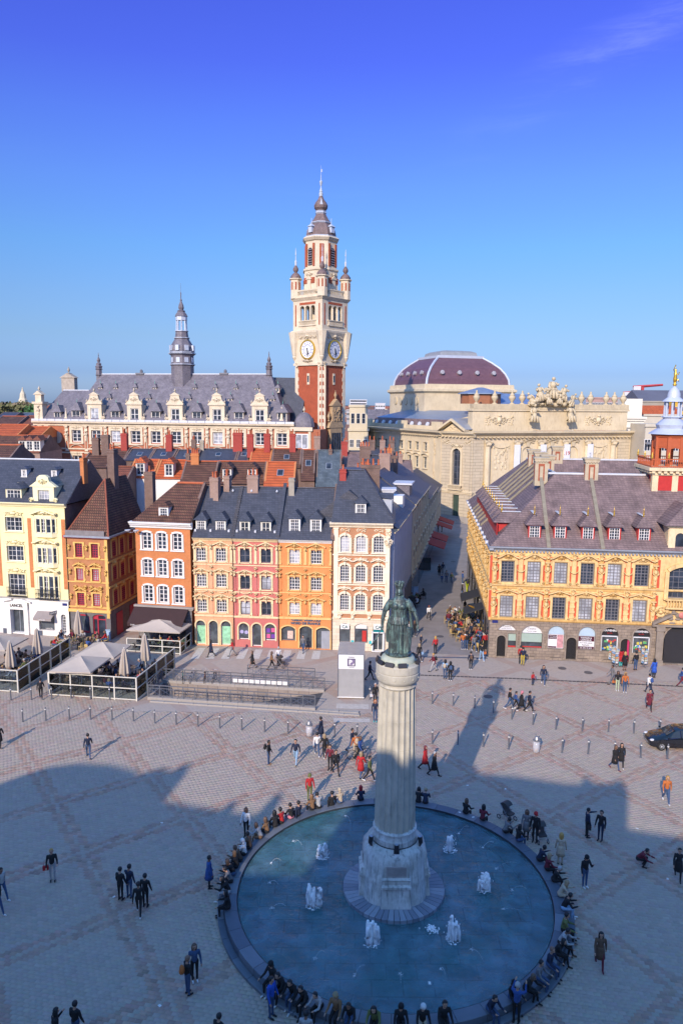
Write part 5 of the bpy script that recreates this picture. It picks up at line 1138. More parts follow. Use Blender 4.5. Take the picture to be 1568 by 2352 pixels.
for f in range(2):
    T_=Matrix.Translation((0,-W-.1,35.4))@Matrix.Rotation(R(90),4,'X')
    m=MB();m.lathe([(2.15,0),(2.15,.3),(1.85,.34),(1.8,.1)],28,M=T_);ck=face(m.build('clock_rim',GOLD,bf,True,40),f)
    m=MB();m.lathe([(1.85,.1),(1.85,.2)],28,M=T_);m.build('clock_dial',DIAL,ck)
    m=MB()
    for k in range(12):a=k*math.pi/6;m.box(-.07,.07,1.25,1.62,.2,.24,T_@Matrix.Rotation(a,4,'Z'))
    m.lathe([(1.0,.2),(1.08,.23),(.98,.23)],24,M=T_,cap=False);m.build('clock_numerals',NUM,ck)
    m=MB();m.box(-.1,.1,-.35,1.45,.27,.31,T_@Matrix.Rotation(R(183),4,'Z'));m.build('clock_hand',BLACK_METAL,ck)
    m=MB();m.box(-.12,.12,-.3,1.0,.315,.35,T_@Matrix.Rotation(R(196),4,'Z'));m.build('clock_hand',BLACK_METAL,ck)
    for x,z,w,h_ in((0,38.3,3.4,1.6),(0,33.0,2.6,.9)):face(deco('cartouche',bf,x,z,w,h_,CST,-W-.25,d=2.5),f)
    for s in(-1,1):face(deco('console',bf,s*3.3,32.2,2.2,1.8,CST,-W-.2,d=1.6),f);face(deco('volute',bf,s*2.0,38.2,2.2,1.5,CST,-W-.2,d=2,flip=s>0),f)
    m=MB();m.box(-.35,.35,-W-.06,-W+.1,27.9,30.3);face(m.build('slit_window_surround',CST,bf),f);m=MB();m.box(-.22,.22,-W-.08,-W,28.4,29.8);face(m.build('slit_window',GLASS,bf),f)
    m=MB() # triple arcade stage
    wall(m,-W-.3,W+.3,39.5,46.0,[(x-.62,x+.62,41.6,44.7,.6)for x in(-1.55,0,1.55)],-W-.3,.6);face(m.build('arcade_wall',CST,bf),f)
    for x in(-.78,.78):m=MB();m.cyl((x,-W-.25,41.6),(x,-W-.25,44.0),.2,n=8);face(m.build('arcade_column',CST,bf),f)
    m=MB();m.box(-2.3,2.3,-W-.34,-W-.28,44.9,45.4);m.box(-3.6,-3.3,-W-.36,-W-.29,40.5,45);m.box(3.3,3.6,-W-.36,-W-.29,40.5,45);face(m.build('brick_inset',TBR,bf),f)
    m=MB()
    for k in range(16):m.box(-2.3+.3*k,-2.15+.3*k,-W-.5,-W-.35,40.6,41.4)
    m.box(-2.5,2.5,-W-.6,-W-.3,41.4,41.6);m.box(-2.5,2.5,-W-.55,-W-.3,40.4,40.6);face(m.build('balustrade',CST,bf),f)
    m=MB()
    for k in range(14):m.box(-2.4+.36*k,-2.25+.36*k,-W-.4,-W-.25,47.0,47.8)
    m.box(-3.9,3.9,-W-.45,-W-.2,47.8,48.1);m.box(-3.9,3.9,-W-.42,-W-.2,46.4,47.0);face(m.build('balustrade',CST,bf),f)
m=MB()
for f in(2,3):wall(m,-W-.3,W+.3,39.5,46.0,[(x-.62,x+.62,41.6,44.7,.6)for x in(-1.55,0,1.55)],-W-.3,.6)
M2=MB()
for f in(2,3):t_=MB();wall(t_,-W-.3,W+.3,39.5,46.0,[(x-.62,x+.62,41.6,44.7,.6)for x in(-1.55,0,1.55)],-W-.3,.6);M2.add(t_.v,t_.f,Matrix.Rotation(R(90*f),4,'Z'))
M2.build('arcade_wall',CST,bf)
m=MB();m.lathe([(6.1,45.8),(6.5,46.2),(6.7,46.4),(6.2,46.5)],4,rot=math.pi/4);m.box(-1.4,1.4,-1.4,1.4,39.5,46);m.build('upper_cornice',CST,bf)
for cx,cy in((1,-1),(-1,-1),(1,1),(-1,1)):
    x,y=cx*(W-.1),cy*(W-.1)
    m=MB();m.lathe([(1.15,46.4),(1.15,50.3),(1.45,50.5),(1.45,50.7)],8,(x,y,0),rot=math.pi/8);tu=m.build('corner_turret',CST,bf)
    m=MB()
    for k in range(8):a=k*math.pi/4;m.box(-.16,.16,-.04,.04,48.3,49.9,Matrix.Translation((x+1.08*math.cos(a),y+1.08*math.sin(a),0))@Matrix.Rotation(a+math.pi/2,4,'Z'))
    m.build('brick_inset',TBR,tu)
    m=MB();m.lathe([(1.15,50.7),(1.1,51.2),(.7,51.7),(.3,52.0),(.6,52.5),(.55,52.9),(.2,53.5)],8,(x,y,0));m.build('turret_cap',SLATE3,tu,True,40)
    m=MB();m.lathe([(.2,53.5),(.24,54.3),(.1,54.6),(.06,55.5),(.12,55.8),(.02,57.2)],6,(x,y,0));m.build('turret_spike',LEAD,tu)
    m=MB();m.cyl((x*1.05,y*1.05,34.2),(x*1.05,y*1.05,39.2),.5,1.3,8);m.lathe([(.1,33),(.5,33.8),(.4,34.4)],8,(x*1.05,y*1.05,0));m.build('corner_corbel',CST,bf)
R8=3.75;rt8=math.pi/8
m=MB();m.lathe([(R8+.25,47),(R8+.1,52.0),(R8+.35,52.2),(R8+.35,52.5),(R8-.1,52.6),(R8-.2,58.2),(R8+.1,58.4),(R8+.45,58.9),(R8+.1,59.2)],8,rot=rt8);m.build('belfry_stage',CST,bf)
for f in range(4):
    rr_=R8*math.cos(rt8)
    m=MB();m.box(-.55,.55,-rr_-.0,-rr_+.3,53.2,56.3);m.lathe([(.55,-.0),(.55,.3)],12,M=Matrix.Translation((0,-rr_+.3,56.3))@Matrix.Rotation(R(90),4,'X'));lv=face(m.build('louvre_opening',DK,bf),f)
    m=MB()
    for k in range(7):m.prism_yz([(-rr_-.15,53.3+k*.5),(-rr_+.02,53.55+k*.5),(-rr_+.02,53.6+k*.5),(-rr_-.15,53.35+k*.5)],-.53,.53)
    m.build('louvre_slats',SLATE2,lv)
    m=MB()
    for s in(-1,1):m.box(min(s*.8,s*1.3),max(s*.8,s*1.3),-rr_-.08,-rr_+.1,53,57.7)
    m.box(-.45,.45,-rr_-.0,-rr_+.1,53.2,57.6,Matrix.Rotation(R(45),4,'Z'))
    face(m.build('brick_inset',TBR,bf),f);face(deco('cartouche',bf,0,51.3,1.8,1.4,CST,-rr_-.25),f)
    m=MB();m.box(-1.5,1.5,-rr_-.32,-rr_+.1,49.4,50.6);face(m.build('brick_inset',TBR,bf),f)
    m=MB();m.box(-.5,.5,-rr_-.36,-rr_,48.0,50.2);m.prism_xz([(-.9,50.2),(.9,50.2),(0,51)],-rr_-.5,-rr_);face(m.build('door_case',CST,bf),f)
m=MB();m.lathe([(3.5,59.2),(3.45,59.8),(3.2,60.8),(2.6,61.8),(2.0,62.2)],8,rot=rt8);m.build('lower_dome',SLATE3,bf)
m=MB();m.lathe([(2.0,62.1),(2.3,62.35),(2.3,62.5),(1.9,62.6)],8,rot=rt8);m.lathe([(3.55,59.2),(3.6,59.45),(3.4,59.5)],8,rot=rt8);m.lathe([(1.05,64.2),(1.3,64.5),(1.1,64.7),(1.2,64.9),(1.0,65)],8,rot=rt8);m.build('lead_moulding',LD,bf)
m=MB();m.lathe([(2.2,62.5),(1.75,63.1),(1.3,63.9),(1.05,64.3)],8,rot=rt8);m.lathe([(1.0,64.95),(1.45,65.5),(1.52,66.0),(1.25,66.6),(.7,67.3),(.4,68.0)],12);m.build('upper_bulb',SLATE3,bf)
for k in range(4):
    a=k*math.pi/2;M_=Matrix.Rotation(a,4,'Z');m=MB();m.box(-.5,.5,-3.5,-2.2,60.0,61.2,M_);m.add([(-.7,-3.7,61.2),(.7,-3.7,61.2),(.7,-2,61.2),(-.7,-2,61.2),(0,-3.0,61.9)],[(0,1,4),(1,2,4),(2,3,4),(3,0,4)],M_);m.cyl((0,-3.0,61.8),(0,-3.0,63.0),.05,M=M_);m.build('dome_dormer',LD,bf)
    m=MB();m.add([(-.35,-1.45,65.9),(.35,-1.45,65.9),(0,-1.6,67.4)],[(0,1,2)],M_@Matrix.Rotation(R(45),4,'Z'));m.build('bulb_lucarne',LD,bf)
m=MB();m.lathe([(.4,68),(.45,68.6),(.3,68.8),(.36,69.0),(.15,69.6),(.1,70),(.2,70.3),(.35,71),(.1,71.3),(.06,72.4)],8);m.cyl((0,0,71),(0,0,74.3),.06,.02);m.box(-.02,.35,-.02,.02,72.9,73.5);m.build('spire_vane',mat_plain('pale_iron',(.45,.5,.55),.5,.1),bf)
# carved gable on the street face of the tower foot
for f,zz in((1,13.2),):
    m=MB();m.box(-1.9,1.9,-W-.8,-W,10,18.5);m.prism_xz([(-2.5,18.5),(2.5,18.5),(1.7,19.9),(1.3,20.0),(1.3,23.3),(-1.3,23.3),(-1.3,20.0),(-1.7,19.9)],-W-.9,-W);m.prism_xz([(-1.7,23.3),(1.7,23.3),(0,24.8)],-W-1.0,-W);gg=face(m.build('carved_gable',mat_plain('weathered_carving',sv(176,150,116),.85,.25,1.5),bf),f)
    m=MB()
    for k in range(4):m.box(-1.5+.8*k,-.9+.8*k,-W-.86,-W-.7,12.6,17.4)
    m.build('tall_lights',GLASS,gg)
    for s in(-2.2,0,2.2):deco('urn',gg,s,20 if s else 24.6,1.6,2.0,MATS['weathered_carving'],-W-.5)
    deco('relief',gg,0,21.5,2.2,3,MATS['weathered_carving'],-W-.95)
# ================================================================= opera house
OS=mat_plain('opera_stone',sv(212,196,164),.8,.14,.4,dirt=sv(160,135,98))
OSB=mat_brick('opera_rusticated_stone',(.54,.46,.33),(.50,.42,.30),(.30,.25,.18),2.4,.62,.035,.8,.5,var=.1)
OG=mat_plain('opera_grey_stone',sv(200,184,152),.85,.18,.7,dirt=sv(120,108,90))
op=thing('opera_house','cream stone opera house with carved attic and plum coloured dome behind the street','building')
_done=set()
def section(p0,p1):
    M_=Matrix.Translation((p0[0],p0[1],0))@Matrix.Rotation(math.atan2(p1[1]-p0[1],p1[0]-p0[0]),4,'Z')
    bpy.context.view_layer.update()
    for c in op.children:
        if c.name not in _done:c.matrix_local=M_@Matrix.Translation(c.location)@c.rotation_euler.to_matrix().to_4x4()@Matrix.Diagonal((*c.scale,1));_done.add(c.name)
# west flank
L1=32.7;ws=[4.2,7.3,10.4,14.0,17.2,20.7,23.6,26.8]
m=MB();wall(m,0,L1,0,17.6,[(x-.7,x+.7,13.9,15.8)for x in ws]+[(x-.8,x+.8,10.2,12.7)for x in ws]+[(x-.8,x+.8,2.5,5.5)for x in ws],0,.4);m.build('flank_wall',OS,op)
for x in ws:
    for a,b in((13.9,15.8),(10.2,12.7),(2.5,5.5)):window(op,x-.75,x+.75,a,b,2,3,CREAM_PAINT,GLASS,y=.3,fw=.12);surround(op,x-.75,x+.75,a,b,.25,.1,OS)
    pediment(op,x-1.2,x+1.2,13.0,.4,.3,OS,'tri' if x<20 else 'seg',thick=.2)
for x in(.5,29.6,32.2):pilaster(op,x,7,17,.9,.15,OS)
deco('relief',op,29.9,14.6,1.2,2.4,OS,-.05);deco('relief',op,29.9,9.2,1.0,1.5,OS,-.05)
cornice(op,-.5,L1,17.4,1.0,1.3,OS,dent=.9);band(op,0,L1,6.6,7.3,.35,OS,steps=2)
m=MB();m.box(0,L1,.6,1.2,18.41,19.3)
for a,b in((0,2),(14.5,17.5),(28,31)):m.box(a,b,.5,1.3,18.41,20.2)
m.build('parapet',OS,op)
m=MB();m.add([(1,1.6,18.4),(L1,1.6,18.4),(L1,2.6,20.6),(1,2.6,20.6),(L1,12,21.4),(1,12,21.4)],[(0,1,2,3)]);m.build('mansard',SLATE3,op)
m=MB();m.add([(1,2.6,20.6),(L1,2.6,20.6),(L1,12,22.4),(1,12,22.4)],[(0,1,2,3)]);m.build('zinc_roof',mat_plain('blue_zinc',(.24,.30,.38),.4,.15,.6,metal=.2),op)
for k in range(16):m=MB();m.box(2+k*1.9,2.12+k*1.9,2.5,12,21.0,21.1);
for k in range(9):
    x=3+k*3.1;m=MB();m.lathe([(.55,-.15),(.55,.15),(.32,.2)],12,M=Matrix.Translation((x,1.75,19.5))@Matrix.Rotation(R(72),4,'X'));m.build('bull_eye_frame',LEAD,op)
section((5.4,181),(20.5,152))
# corner pavilion with tall window, door and steps
L2=7.78
m=MB();wall(m,0,L2,0,17.6,[(2.9,4.9,7.6,15.0,.95),(3.1,4.7,.7,5.6)],0,.5);m.build('pavilion_wall',OSB,op)
window(op,2.9,4.9,7.6,15.0,2,6,GREY_PAINT,GLASS,y=.35,fw=.14);surround(op,2.9,4.9,7.6,15.0,.45,.18,OS,rise=.95);deco('cartouche',op,3.9,15.6,2.6,1.6,OS,-.2)
m=MB();m.box(3.1,4.7,.35,.42,.7,5.6);m.build('pavilion_door',mat_plain('bronze_green',(.05,.08,.06),.5,.2),op)
m=MB();m.box(2.2,5.6,-.7,.02,6.6,6.8);m.box(2.2,5.6,-.7,-.5,7.5,7.65)
for k in range(12):m.box(2.3+.27*k,2.42+.27*k,-.66,-.54,6.8,7.5)
m.build('balcony',OS,op);band(op,0,L2,5.9,6.5,.3,OS,steps=2)
for x in(1.1,6.6):deco('relief',op,x,16.3,2.0,.9,OS,-.05)
for k in range(4):m=MB();m.lathe([(2.3-.4*k,.02+.17*k),(2.3-.4*k,.17+.17*k)],20,(3.9,-.1,0));m.build('door_step',GRANITE,op)
cornice(op,0,L2,17.4,1.0,1.2,OS,dent=.9);pediment(op,-.2,6.6,18.5,2.1,1.1,OS,'tri',thick=.45)
m=MB();m.prism_xz([(.2,18.42),(6.2,18.42),(3.2,20.3)],-.2,.5);m.build('tympanum',OS,op);deco('relief',op,3.2,19.1,2.6,1.0,OS,-.2)
m=MB();m.add([(-.3,-1,18.9),(6.7,-1,18.9),(6.7,5,18.9),(-.3,5,18.9),(3.2,-1,21.05),(3.2,5,21.05)],[(1,2,5,4),(3,0,4,5)]);m.build('pavilion_roof',ZINC,op)
m=MB();m.box(-.05,L2+.05,-.12,.01,0,1.2);m.build('plinth',GRANITE,op)
section((20.5,152),(26,146.5))
# main front
L3=36.1;acs=[5.9,11.8,17.3,22.3,28.7]
m=MB();wall(m,0,L3,0,17.6,[(x-1.2,x+1.2,8.5,15.4,1.2)for x in acs[1:4]],0,.8);m.build('front_wall',OS,op)
for x in acs[1:4]:window(op,x-1.2,x+1.2,8.5,15.4,4,7,BLACK_METAL,GLASS,y=.5,fw=.15);surround(op,x-1.2,x+1.2,8.5,15.4,.5,.2,OS,rise=1.2);deco('keystone',op,x,15.9,3.0,2.2,OG,-.25);deco('relief',op,x,16.6,3.2,.8,OG,-.2)
for x in(2.8,9.2,14.6,20.3,25.6,31.9):
    m=MB();m.cyl((x,-.35,6.5),(x,-.35,15.6),.62,.55,14);m.box(x-.9,x+.9,-1.1,.02,5.6,6.5);m.build('giant_column',OS,op,True,40);deco('capital',op,x,16.1,3.0,2.6,OS,-.5,d=3)
for x in(.6,34.6):m=MB();m.box(x-1.4,x+1.4,-.25,.02,0,17.4);m.build('rusticated_pier',OSB,op)
for x in(5.9,28.7):
    m=MB();m.box(x-2,x+2,-.12,.02,7.5,16.2);m.build('relief_panel',OS,op);deco('relief',op,x,13.2,3.0,4.5,OS,-.12,d=2);deco('swag',op,x,15.4,3.2,1.5,OS,-.15,d=2)
for x,t in((14.9,'18.'),(20.4,'.19'),(25.9,None),(9.0,None)):
    m=MB();m.box(x-.68,x+.68,-1.15,-1.1,9.5,15.9);bn=m.build('banner',FAN,op)
    if t:lettering(t,1.15,mat_plain('banner_red',(.45,.08,.06),.6,.05),bn,(x,-1.16,13.7),bold=.01)
    elif x>20:
        lt=lettering('OPERA DE LILLE',.55,GREY_PAINT,bn,(x+.2,-1.16,12.2));lt.rotation_euler=(0,R(-90),0)
cornice(op,0,L3,17.4,1.2,1.6,OS,dent=.9)
m=MB();m.box(0,L3,1.2,3.2,18.61,22.6);m.box(-.3,L3+.3,.9,3.4,22.6,23.0);m.box(.2,L3-.2,1.1,2.4,23.0,23.9);m.build('attic',OG if False else OS,op)
m=MB();m.box(0,L3,.85,2.6,22.95,24.0);m.build('attic_parapet',OG,op)
for x in(5.9,29.0):deco('cartouche',op,x,20.8,3.4,3.2,OS,1.15,d=3);deco('relief',op,x-2.6,20.8,1.2,2,OS,1.15);deco('relief',op,x+2.6,20.8,1.2,2,OS,1.15)
for x in(1.0,5.0,8.9,11.2,25.0,27.2,31.0,33.0,35.2):deco('urn',op,x,23.9,3.2,2.7,OG,1.7,d=3.2)
rr=random.Random(21);m=MB() # carved crowning group: figures heaped in a pyramid round a central god
def fig(x,z,h,tilt=0.,arm=1,y=.3):
    c,s_=math.cos(R(tilt)),math.sin(R(tilt));q=lambda u,v,w=0:(x+h*(u*c+v*s_),y+h*w,z+h*(-u*s_+v*c))
    m.tube([q(0,0),q(.02,.25,-.05),q(0,.5)],[h*.24,h*.20,h*.15],8);m.tube([q(0,.45),q(0,.62),q(0,.76)],[h*.15,h*.19,h*.09],8);m.ell(q(0,.89,-.04),h*.095,8,6)
    for k in(-1,1):m.tube([q(k*.15,.70),q(k*.24,.52+.10*(k==arm),-.1),q(k*.20,.36+.30*(k==arm),-.2)],[h*.075,h*.06,h*.045],6)
    for k in range(3):m.tube([q(-.14+.14*k,.3,-.18),q(-.2+.2*k,-.05,-.22)],[h*.06,h*.085],6)
fig(17.0,25.4,4.2,4,1);fig(14.7,24.9,3.4,-14,-1);fig(19.4,24.9,3.3,16,1);fig(12.9,24.0,2.7,-30,-1);fig(21.3,24.0,2.7,32,1);fig(15.9,24.2,2.6,-8,1,-.5);fig(18.2,24.2,2.6,10,-1,-.5);fig(12.7,20.6,3.6,6,1,-.2);fig(21.4,20.6,3.6,-6,-1,-.2)
for k in range(90):t_=rr.random()**1.3;m.ell((17+rr.uniform(-1,1)*5.6*(1-t_*.85),rr.uniform(-.3,.9),23.9+t_*3.6),(rr.uniform(.25,.7),rr.uniform(.3,.6),rr.uniform(.2,.55)),7,5)
for k in range(9):m.tube([(12.6+k*1.1,.9,23.6),(12.9+k*1.05,1.0,24.6+1.6*math.sin(k*.39))],[.6,.35],6)
m.build('crowning_sculpture',OG,op,True)
m=MB();m.box(-.3,L3+.3,.01,26,0,17.4);m.build('hall_block',OS,op)
m=MB();m.add([(3,4,23.2),(24,4,23.2),(24,14,26.0),(6,14,26.5)],[(0,1,2,3)]);m.build('glass_roof',mat_plain('blue_glass_roof',(.20,.28,.38),.25,.15,.5,metal=.1),op)
for k in range(10):m=MB();m.box(4+k*2,4.1+k*2,3.9,4.0,23.2,24.2);
m=MB();m.lathe([(4.2,24.0),(4.2,26.0)],12,(5.5,9.0,0));m.build('roof_pavilion_wall',mat_plain('rust_panel',(.33,.13,.06),.6,.2),op);m=MB();m.lathe([(4.8,26.0),(4.7,26.2),(.5,27.4)],12,(5.5,9.0,0));m.build('roof_pavilion_roof',MATS['blue_zinc'],op)
section((26.3,147),(61,157))
# dome
S_=11.0;q2=math.sqrt(2)
m=MB();m.lathe([(11.8*q2,0),(11.8*q2,26.4),(12.4*q2,26.9),(12.4*q2,27.4),(11.9*q2,27.6),(11.8*q2,28.6)],4,rot=math.pi/4);m.build('dome_drum',OS,op)
PR=[(S_,28.6),(S_*.985,29.8),(S_*.93,31.2),(S_*.84,32.6),(S_*.70,34.0),(S_*.55,35.2)]
m=MB();m.lathe([(r*q2,z)for r,z in PR],4,rot=math.pi/4);m.build('dome',mat_brick('plum_slate',(.17,.085,.105),(.14,.07,.09),(.09,.045,.055),.5,.3,.02,.5,.2,var=.12),op)
m=MB()
for k in range(4):
    a=math.pi/4+k*math.pi/2;m.tube([(r*q2*math.cos(a),r*q2*math.sin(a),z)for r,z in PR],.3,6)
m.lathe([(S_*.57*q2,35.1),(S_*.57*q2,35.7),(S_*.5*q2,35.8)],4,rot=math.pi/4);m.build('dome_lead_ribs',LD,op)
m=MB();m.lathe([(S_*.46*q2,35.8),(S_*.44*q2,36.6),(S_*.36*q2,37.0),(S_*.2*q2,37.2)],4,rot=math.pi/4);m.build('dome_lantern',mat_plain('grey_lantern',(.28,.29,.30),.6,.15),op)
for f in range(2):
    for x in(-7.6,-2.6,2.6,7.6):
        M_=Matrix.Rotation(R(-90*f),4,'Z');m=MB();m.lathe([(.5,-.3),(.52,.3),(.3,.35)],10,M=M_@Matrix.Translation((x*.9,-10.55,31.4))@Matrix.Rotation(R(75),4,'X'));m.build('dome_lucarne',mat_plain('dull_lead',(.36,.35,.38),.6,.15),op)
    for x in(-8,-4,0,4,8):
        m=MB();m.lathe([(1.0,-.1),(1.0,.12),(.6,.16)],12,M=Matrix.Rotation(R(-90*f),4,'Z')@Matrix.Translation((x*.9,-11.9,24.6))@Matrix.Rotation(R(90),4,'X'));m.build('drum_oculus',OG,op)if f else None
section((27.4,191.5),(27.4+math.cos(R(16.5)),191.5+math.sin(R(16.5))))
# ================================================================= houses along the left of the street and roofs behind
def block(name,label,p0,p1,depth,z,mat,zr=None,roof=None,cat='house',group=None,ridge=.5,sidewin=0,rows=3,chim=(),win=True,nwin=2,wz=(3.6,2.7),wmat=None,rot=0):
    o=thing(name,label,cat,group=group);place(o,p0,p1);L=math.hypot(p1[0]-p0[0],p1[1]-p0[1])
    m=MB();m.box(0,L,0,depth,0,z);m.build('wall',mat,o)
    if zr:
        m=MB();yr=depth*ridge;ov=.2
        m.add([(-.02,-ov,z),(L+.02,-ov,z),(L+.02,depth+ov,z),(-.02,depth+ov,z),(-.02,yr,zr),(L+.02,yr,zr)],[(0,1,5,4),(2,3,4,5),(3,2,1,0)]);m.build('roof',roof,o)
        m=MB();m.prism_yz([(-.1,z-.1),(depth+.1,z-.1),(yr,zr-.08)],.0,.25);m.build('gable_wall',mat,o);m=MB();m.prism_yz([(-.1,z-.1),(depth+.1,z-.1),(yr,zr-.08)],L-.25,L);m.build('gable_wall',mat,o)
        m=MB();m.tube([(0,yr,zr+.02),(L,yr,zr+.02)],.10,6);m.build('ridge_tiles',TERRA if roof in(TILE_BR,TILE_OR)else SLATE,o)
        m=MB();m.tube([(0,-ov-.05,z-.05),(L,-ov-.05,z-.05)],.09,6);m.build('gutter',ZINC,o)
    if win:
        for k in range(nwin):
            for j in range(rows):
                x=L*(k+.5)/nwin;zz=z-1.9-j*wz[1]
                if zz>.5:window(o,x-.5,x+.5,zz,zz+1.4,2,3,wmat or WHITE_PAINT,y=-.03)
    for c in chim:chimney(o,*c)
    return o,L
# street-side fronts, seen edge-on
SG='shaded fronts along the left of the street'
def sidehouse(label,y0,y1,z,zr,mat,roof,depth=9,n=2,seed=0):
    x=lambda y:4.9+.2*(y-69)
    random.seed(seed)
    o=thing('street_house',label,'house',group=SG);place(o,(x(y0),y0),(x(y1),y1));L=math.hypot(y1-y0,.2*(y1-y0))
    m=MB();m.box(0,L,0,depth,0,z);m.build('wall',mat,o)
    for k in range(n):
        for j in range(3):
            u=L*(k+.5)/n;zz=3.6+j*2.9
            if zz+1.6<z:window(o,u-.5,u+.5,zz,zz+1.6,2,3,CREAM_PAINT,GLASS,y=-.04);surround(o,u-.5,u+.5,zz,zz+1.6,.14,.1,STONE_CREAM)
    for k in range(n+1 if n else 0):pilaster(o,min(max(L*k/n,.25),L-.25),3.2,z-.3,.35,.16,STONE_CREAM)
    if n:m=MB();m.box(.3,L-.3,-.06,0,.1,2.6);m.build('shop_front',SHOPGLASS,o)
    if n:band(o,0,L,2.8,3.15,.2,GRANITE,'shop_fascia',ends=False)
    else:m=MB();m.box(10.2,L,-.08,0,0,3.6);m.build('dark_plinth',STD,o)
    cornice(o,.2,L-.2,z-.45,.45,.45,STONE_CREAM)
    m=MB();m.add([(0,-.4,z),(L,-.4,z),(L,depth+.2,z),(0,depth+.2,z),(0,depth/2,zr),(L,depth/2,zr)],[(0,1,5,4),(2,3,4,5),(1,2,5),(3,0,4)]);m.build('roof',roof,o)
    return o,L
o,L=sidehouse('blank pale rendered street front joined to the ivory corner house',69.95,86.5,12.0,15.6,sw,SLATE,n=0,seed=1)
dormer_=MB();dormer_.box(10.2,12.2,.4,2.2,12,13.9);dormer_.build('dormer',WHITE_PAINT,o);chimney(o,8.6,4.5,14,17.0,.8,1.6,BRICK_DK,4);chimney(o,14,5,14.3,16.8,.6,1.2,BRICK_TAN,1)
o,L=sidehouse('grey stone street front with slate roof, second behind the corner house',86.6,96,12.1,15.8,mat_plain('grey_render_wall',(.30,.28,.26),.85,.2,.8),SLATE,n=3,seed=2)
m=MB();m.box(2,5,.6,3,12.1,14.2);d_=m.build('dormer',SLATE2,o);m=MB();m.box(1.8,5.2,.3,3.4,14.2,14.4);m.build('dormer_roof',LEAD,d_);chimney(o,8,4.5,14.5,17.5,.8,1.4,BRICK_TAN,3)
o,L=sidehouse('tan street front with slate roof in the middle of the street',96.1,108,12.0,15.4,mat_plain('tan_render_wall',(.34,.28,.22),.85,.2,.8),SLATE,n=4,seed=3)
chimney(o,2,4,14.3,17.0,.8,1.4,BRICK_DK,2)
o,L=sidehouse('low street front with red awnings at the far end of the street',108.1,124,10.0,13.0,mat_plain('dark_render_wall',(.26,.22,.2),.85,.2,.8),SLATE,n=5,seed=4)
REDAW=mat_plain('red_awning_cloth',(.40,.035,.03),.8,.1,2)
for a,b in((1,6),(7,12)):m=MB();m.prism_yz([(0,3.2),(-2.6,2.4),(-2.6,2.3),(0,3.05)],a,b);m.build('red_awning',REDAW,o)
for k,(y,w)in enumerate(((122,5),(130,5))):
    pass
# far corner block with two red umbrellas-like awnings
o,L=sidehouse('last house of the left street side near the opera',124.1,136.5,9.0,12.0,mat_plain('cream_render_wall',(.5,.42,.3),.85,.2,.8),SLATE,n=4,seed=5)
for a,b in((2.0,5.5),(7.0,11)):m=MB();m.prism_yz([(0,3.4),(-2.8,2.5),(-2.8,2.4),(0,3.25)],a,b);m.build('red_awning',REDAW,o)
# roofs behind the square: (Dx0, Dx1, ridge y, eave y, depth Y of front, roof, wall, label)
def roofrow(x0,x1,yr,ye,Y,roofm,wallm,label,depth=9.,chim=(),sky=0,dorm=0,name='row_house',group='roofs behind the square'):
    p=lambda x,y,YY:(lambda d:(d.x*YY/d.y,YY,CAM_H+d.z*YY/d.y))(_fw+_rt*((x-784)/1690)-_up*((y-1176)/1690))
    a=p(x0,ye,Y);b=p(x1,ye,Y);r=p((x0+x1)/2,yr,Y+depth/2)
    z=(a[2]+b[2])/2;zr=r[2]
    o=thing(name,label,'house',group=group);place(o,(a[0],Y),(b[0],Y));L=b[0]-a[0]
    m=MB();m.box(0,L,0,depth,0,z);m.build('wall',wallm,o)
    m=MB();m.add([(0,-.2,z),(L,-.2,z),(L,depth+.2,z),(0,depth+.2,z),(0,depth/2,zr),(L,depth/2,zr)],[(0,1,5,4),(2,3,4,5),(3,2,1,0)]);m.build('roof',roofm,o)
    for xa in(0.,L-.22):m=MB();m.prism_yz([(-.15,z),(depth+.15,z),(depth/2,zr+.12)],xa,xa+.22);m.build('gable_coping',BRICK_DK if roofm is not TILE_OR else BRICK_OR,o)
    m=MB();m.tube([(0,depth/2,zr+.04),(L,depth/2,zr+.04)],.11,6);m.build('ridge_tiles',roofm if roofm not in(TILE_BR,TILE_OR)else TERRA,o)
    sl=math.atan2(zr-z,depth/2)
    for k in range(sky):
        t=.55;skylight(o,L*(k+.6)/(sky+.2),depth/2*t,z+(zr-z)*t+.02,.8,1.2,sl)
    for k in range(dorm):dormer(o,L*(k+.5)/dorm,1.1,z+.35,z+1.9,.35,1.6,roofm,WHITE_PAINT,CREAM_PAINT,2,3,.7,.6,.2)
    for c in chim:
        dx,dz,w,d,mt,pots=c;chimney(o,dx*L,depth*.46,zr-1.2,zr+dz,w,d,mt,pots)
    return o
O,Bn,Sl,Sb=TILE_OR,TILE_BR,SLATE,SLATEB
roofrow(291,352,1056,1098,92,O,WSTU,'orange tiled roof with a dormer, left of the matching pair',8,dorm=1)
roofrow(353,421,1057,1100,92,O,WSTU,'orange tiled roof with a dormer, right of the matching pair',8,dorm=1,chim=((.98,.9,.5,.7,BRICK_DK,2),))
roofrow(412,492,1060,1112,90,Bn,BRICK_DK,'brown tiled roof with small vent behind the peach house',8,chim=((.3,1.0,1.0,.6,BRICK_OR,4),))
roofrow(492,607,1060,1112,91,Bn,BRICK_DK,'long dark brown tiled roof behind the rose house',8,dorm=2)
roofrow(605,676,1062,1118,88,O,BRICK_DK,'bright orange tiled roof with dark gable behind the orange bank',8,sky=1)
roofrow(690,722,1033,1105,100,Bn,BRICK_DK,'narrow brown tiled roof beside the bright orange roof',10,sky=1)
roofrow(724,784,1035,1118,100,Sb,BRICK_DK,'mottled blue slate roof with skylight behind the ivory corner house',11,sky=1,chim=((.55,.2,.5,.5,BRICK_DK,1),))
roofrow(786,830,1040,1090,104,SLATE3,BRICK_DK,'plum slate roof behind the ivory corner house',10,chim=((.1,1.6,.9,.9,BRICK_CHIM,1),))
